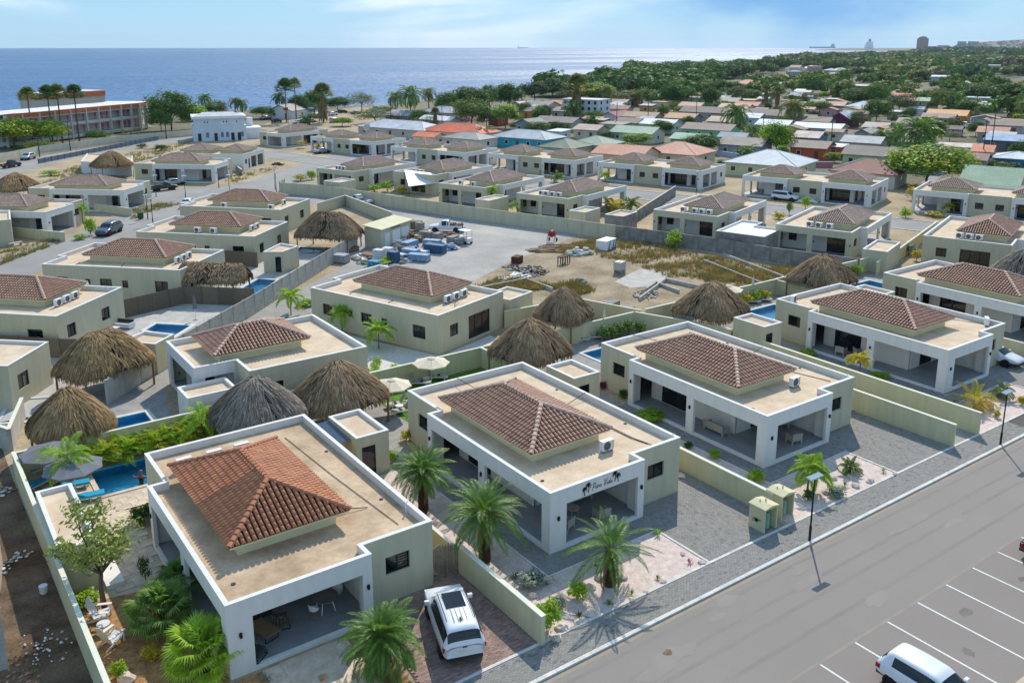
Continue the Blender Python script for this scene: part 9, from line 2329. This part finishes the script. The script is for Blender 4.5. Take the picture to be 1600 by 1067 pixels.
def ship(label, p, rz, L_, kind):
 r = thing('cargo_ship' if kind != 'cruise' else 'cruise_ship', label, 'ship', (p[0],p[1],-1.2), rz)
 if kind == 'cruise':
  h = NB(paint('d9dde0')); B = 17
  h.add([(-L_/2,-B,0),(L_/2*.8,-B,0),(L_/2,0,0),(L_/2*.8,B,0),(-L_/2,B,0),(-L_/2,-B,18),(L_/2*.85,-B,18),(L_/2*1.08,0,20),(L_/2*.85,B,18),(-L_/2,B,18)], [(0,1,6,5),(1,2,7,6),(2,3,8,7),(3,4,9,8),(4,0,5,9),(5,6,7,8,9)]); h.build('hull', None, r)
  for k in range(7):
   d = NB(paint('c9ced3') if k % 2 else paint('eef0f2')); d.box(-L_/2*.95+k*2, L_/2*.72-k*4, -B+.25*k, B-.25*k, 18+4.2*k, 18+4.2*(k+1)-.3); d.build('deck', None, r)
  f = NB(paint('3f5f86')); f.box(-L_*.25, -L_*.12, -5, 5, 47.2, 62); f.build('funnel', None, r)
  m_ = NB(paint('d9dde0')); m_.tube([(L_*.15,0,47),(L_*.15,0,72)], .9, 5); m_.build('mast', None, r)
 else:
  h = NB(paint('5a6670')); B = L_*.08
  h.add([(-L_/2,-B,0),(L_/2*.9,-B,0),(L_/2,0,0),(L_/2*.9,B,0),(-L_/2,B,0),(-L_/2,-B,L_*.05),(L_/2*.9,-B,L_*.05),(L_/2*1.03,0,L_*.06),(L_/2*.9,B,L_*.05),(-L_/2,B,L_*.05)], [(0,1,6,5),(1,2,7,6),(2,3,8,7),(3,4,9,8),(4,0,5,9),(5,6,7,8,9)]); h.build('hull', None, r)
  d = NB(paint('8d979f')); d.box(-L_*.47, -L_*.38, -B*.9, B*.9, L_*.05, L_*.15); d.build('bridge', None, r)
  m_ = NB(paint('5a6670')); m_.box(-L_*.44, -L_*.42, -2, 2, L_*.15, L_*.2); m_.build('funnel', None, r)
ship('white cruise ship at the far point, seen from its end', (4893.5, 3205.0), RAD(52), 60, 'cruise')
ship('grey tanker on the horizon left of the cruise ship', (7167.0, 5169.7), RAD(145), 230, 'cargo')
ship('small freighter on the horizon in the middle', (5047.1, 6917.6), RAD(-40), 95, 'cargo')
tw = thing('tower_block', 'reddish brown tower block alone on the far shore', 'tower', (3956.8, 2319.1)+(0,), RAD(-30))
m = NB(paint('8a6460')); m.box(-20,20,-14,14,0,56); m.box(-14,14,-10,10,56,62); m.build('wall', None, tw)
m = NB(paint('6f5350')); m.add([(-14,-10,62.01),(14,-10,62.01),(14,10,62.01),(-14,10,62.01),(0,0,67)], [(0,1,4),(1,2,4),(2,3,4),(3,0,4)]); m.build('roof', None, tw)
for z_ in range(6, 60, 6): m = NB(paint('70504d')); m.box(-20.3,20.3,-14.3,14.3,z_,z_+1.6); m.build('window_band', None, tw)
for i, (x_, d_, w_, h_, c) in enumerate(((1438,4200,40,24,'8c8f93'),(1465,4000,26,40,'8d8f92'),(1482,4000,34,40,'9a9694'),(1425,4400,60,20,'a58880'),(1500,4100,50,22,'a08a86'))):
 r = thing('distant_block', ['grey block on the far skyline right of the tower', 'square grey block on the far skyline', 'stepped grey block beside the square one', 'low pinkish block at the tower foot', 'low pinkish block under the hill'][i], 'building', RY(x_, d_)+(0,) if False else (0,0,0))
 bpos = [(3941.1, 2210.8), (3816.8, 2060.4), (3856.7, 2032.1), (4095.3, 2340.0), (3996.4, 2052.0)][i]
 r.location = (bpos[0], bpos[1], 0); r.rotation_euler = (0,0,-.6)
 m = NB(paint(c)); m.box(-w_/2,w_/2,-12,12,0,h_); m.build('wall', None, r); m = NB(paint('b3b0ad')); m.box(-w_/2-.5,w_/2+.5,-12.5,12.5,h_+.01,h_+1.5); m.build('roof', None, r)
hl = NB(mat('hill_green', '4d5a45', .25, .004, .95, col2='7a7568', detail=8)); 
RIDGE = [(1455,26),(1475,34),(1500,44),(1530,50),(1560,56),(1600,64),(1660,68),(1760,60),(1900,30)]
RP = [(4931.4, 2700.3),(4992.4, 2656.9),(4971.1, 2552.5),(4961.6, 2439.9),(4948.6, 2329.7),(4960.3, 2202.0),(5022.3, 2038.4),(5185.3, 1802.9),(5442.1, 1500.7)]
FP = [(4065.2, 2241.9),(3936.3, 2094.8),(3801.5, 1951.9),(3671.6, 1805.5),(3635.7, 1711.6),(3616.9, 1605.6),(3633.2, 1474.6),(3719.9, 1293.4),(3869.9, 1067.2)]
BP = [(6638.4, 3635.0),(6720.5, 3576.6),(6823.1, 3503.5),(6946.3, 3415.8),(7069.5, 3328.1),(7233.7, 3211.2),(7480.1, 3035.9),(7890.6, 2743.6),(8465.5, 2334.4)]
for i in range(len(RP)-1):
 hl.face((*FP[i],0.02),(*FP[i+1],0.02),(*RP[i+1],RIDGE[i+1][1]),(*RP[i],RIDGE[i][1])); hl.face((*RP[i],RIDGE[i][1]),(*RP[i+1],RIDGE[i+1][1]),(*BP[i+1],0.02),(*BP[i],0.02))
struct('hills', hl)
rn = RND(9); dt = MB()
cols = [paint(c) for c in ('b9a296','a9756a','c4bdb4','9f9a95','b08a7c','cfcac2','8f5f57')]
for i in range(420):
 k = rn.randrange(len(RP)-1); t = rn.random(); s_ = rn.random()*.85; a = Vector(FP[k]).lerp(Vector(FP[k+1]), t); b_ = Vector(RP[k]).lerp(Vector(RP[k+1]), t); z_ = (RIDGE[k][1]*(1-t)+RIDGE[k+1][1]*t)*s_
 p = a.lerp(b_, s_); w_ = rn.uniform(8,20); dt.use(cols[rn.randrange(len(cols))]); M = MT((p.x,p.y,z_-1)) @ MR(rn.random()*3,4,'Z'); dt.box(-w_/2,w_/2,-w_*.3,w_*.3,0,rn.uniform(4,9),M)
o = dt.build('distant_town', None); tag(o, 'pale and reddish houses of the distant town over the hillside', 'town', None, 'stuff')
dt = MB()
for i in range(160):
 p = Vector(FP[0]).lerp(Vector(FP[5]), rn.random())*rn.uniform(.55,1.0); w_ = rn.uniform(10,26); dt.use(cols[rn.randrange(len(cols))]); M = MT((p.x,p.y,0)) @ MR(rn.random()*3,4,'Z'); dt.box(-w_/2,w_/2,-w_*.3,w_*.3,0,rn.uniform(4,8),M)
o = dt.build('distant_town', None); tag(o, 'pale rooftops among the trees below the hillside', 'town', None, 'stuff')
hm = bpy.data.materials.new('haze_air'); hm.use_nodes = True; nt = hm.node_tree
nt.nodes.remove(nt.nodes['Principled BSDF'])
pv_ = nt.nodes.new('ShaderNodeVolumePrincipled'); pv_.inputs['Color'].default_value = (.72, .86, 1, 1); pv_.inputs['Density'].default_value = 4.5e-5; pv_.inputs['Anisotropy'].default_value = .2
nt.links.new(pv_.outputs[0], nt.nodes['Material Output'].inputs['Volume'])
hb = MB(); hb.ms.append(hm); hb.box(-9600, 9600, -9600, 9600, -3.5, 82)
o = hb.build('haze'); tag(o, 'thin blue sea haze over town and water', 'haze', None, 'stuff')
def stain(p, rx, ry, m, seed, z):
 rn = RND(seed); b = NB(m); n = 14
 b.face(*[(p[0]+COS(2*PI*i/n)*rx*rn.uniform(.65,1.2), p[1]+SIN(2*PI*i/n)*ry*rn.uniform(.65,1.2), z) for i in range(n)]); struct('road_stain', b)
S1 = mat('dust_stain', '948d85', .1, .5, .95, col2='8a837b', detail=9); S2 = mat('oil_stain', '6c665f', .15, .8, .9, col2='7c766f', detail=9); S3 = mat('rusty_spill', '74604a', .2, 3, .9)
stain((25.91, 24.30), .28, .22, S3, 1, .0105)
rn = RND(8)
for i in range(14):
 stain((rn.uniform(22,62), rn.uniform(20.5,25.6)), rn.uniform(.5,2.2), rn.uniform(.15,.5), S1, i, .0075+.0002*i)
for i in range(9): stain((32.1+2.575*i+rn.uniform(-.3,.3), rn.uniform(15.4,18.6)), rn.uniform(.2,.5), rn.uniform(.2,.6), S2, 40+i, .0078+.0002*i)
for y_, w_ in ((21.4,.22),(22.9,.22),(23.9,.2),(25.3,.2)):   # faint wheel tracks along the lane
 b = NB(mat('wheel_track', '827b74', .06, .35, .92, col2='8b847d', detail=9)); b.face((-10,y_,.0068),(110,y_,.0068),(110,y_+w_,.0068),(-10,y_+w_,.0068)); struct('wheel_track', b)
b = NB(mat('gutter_sand', 'a0927c', .2, 1.2, .95, col2='8f877d', detail=9)); b.face((-10,25.82,.0066),(110,25.82,.0066),(110,26.09,.0066),(-10,26.09,.0066)); struct('gutter_dust', b)
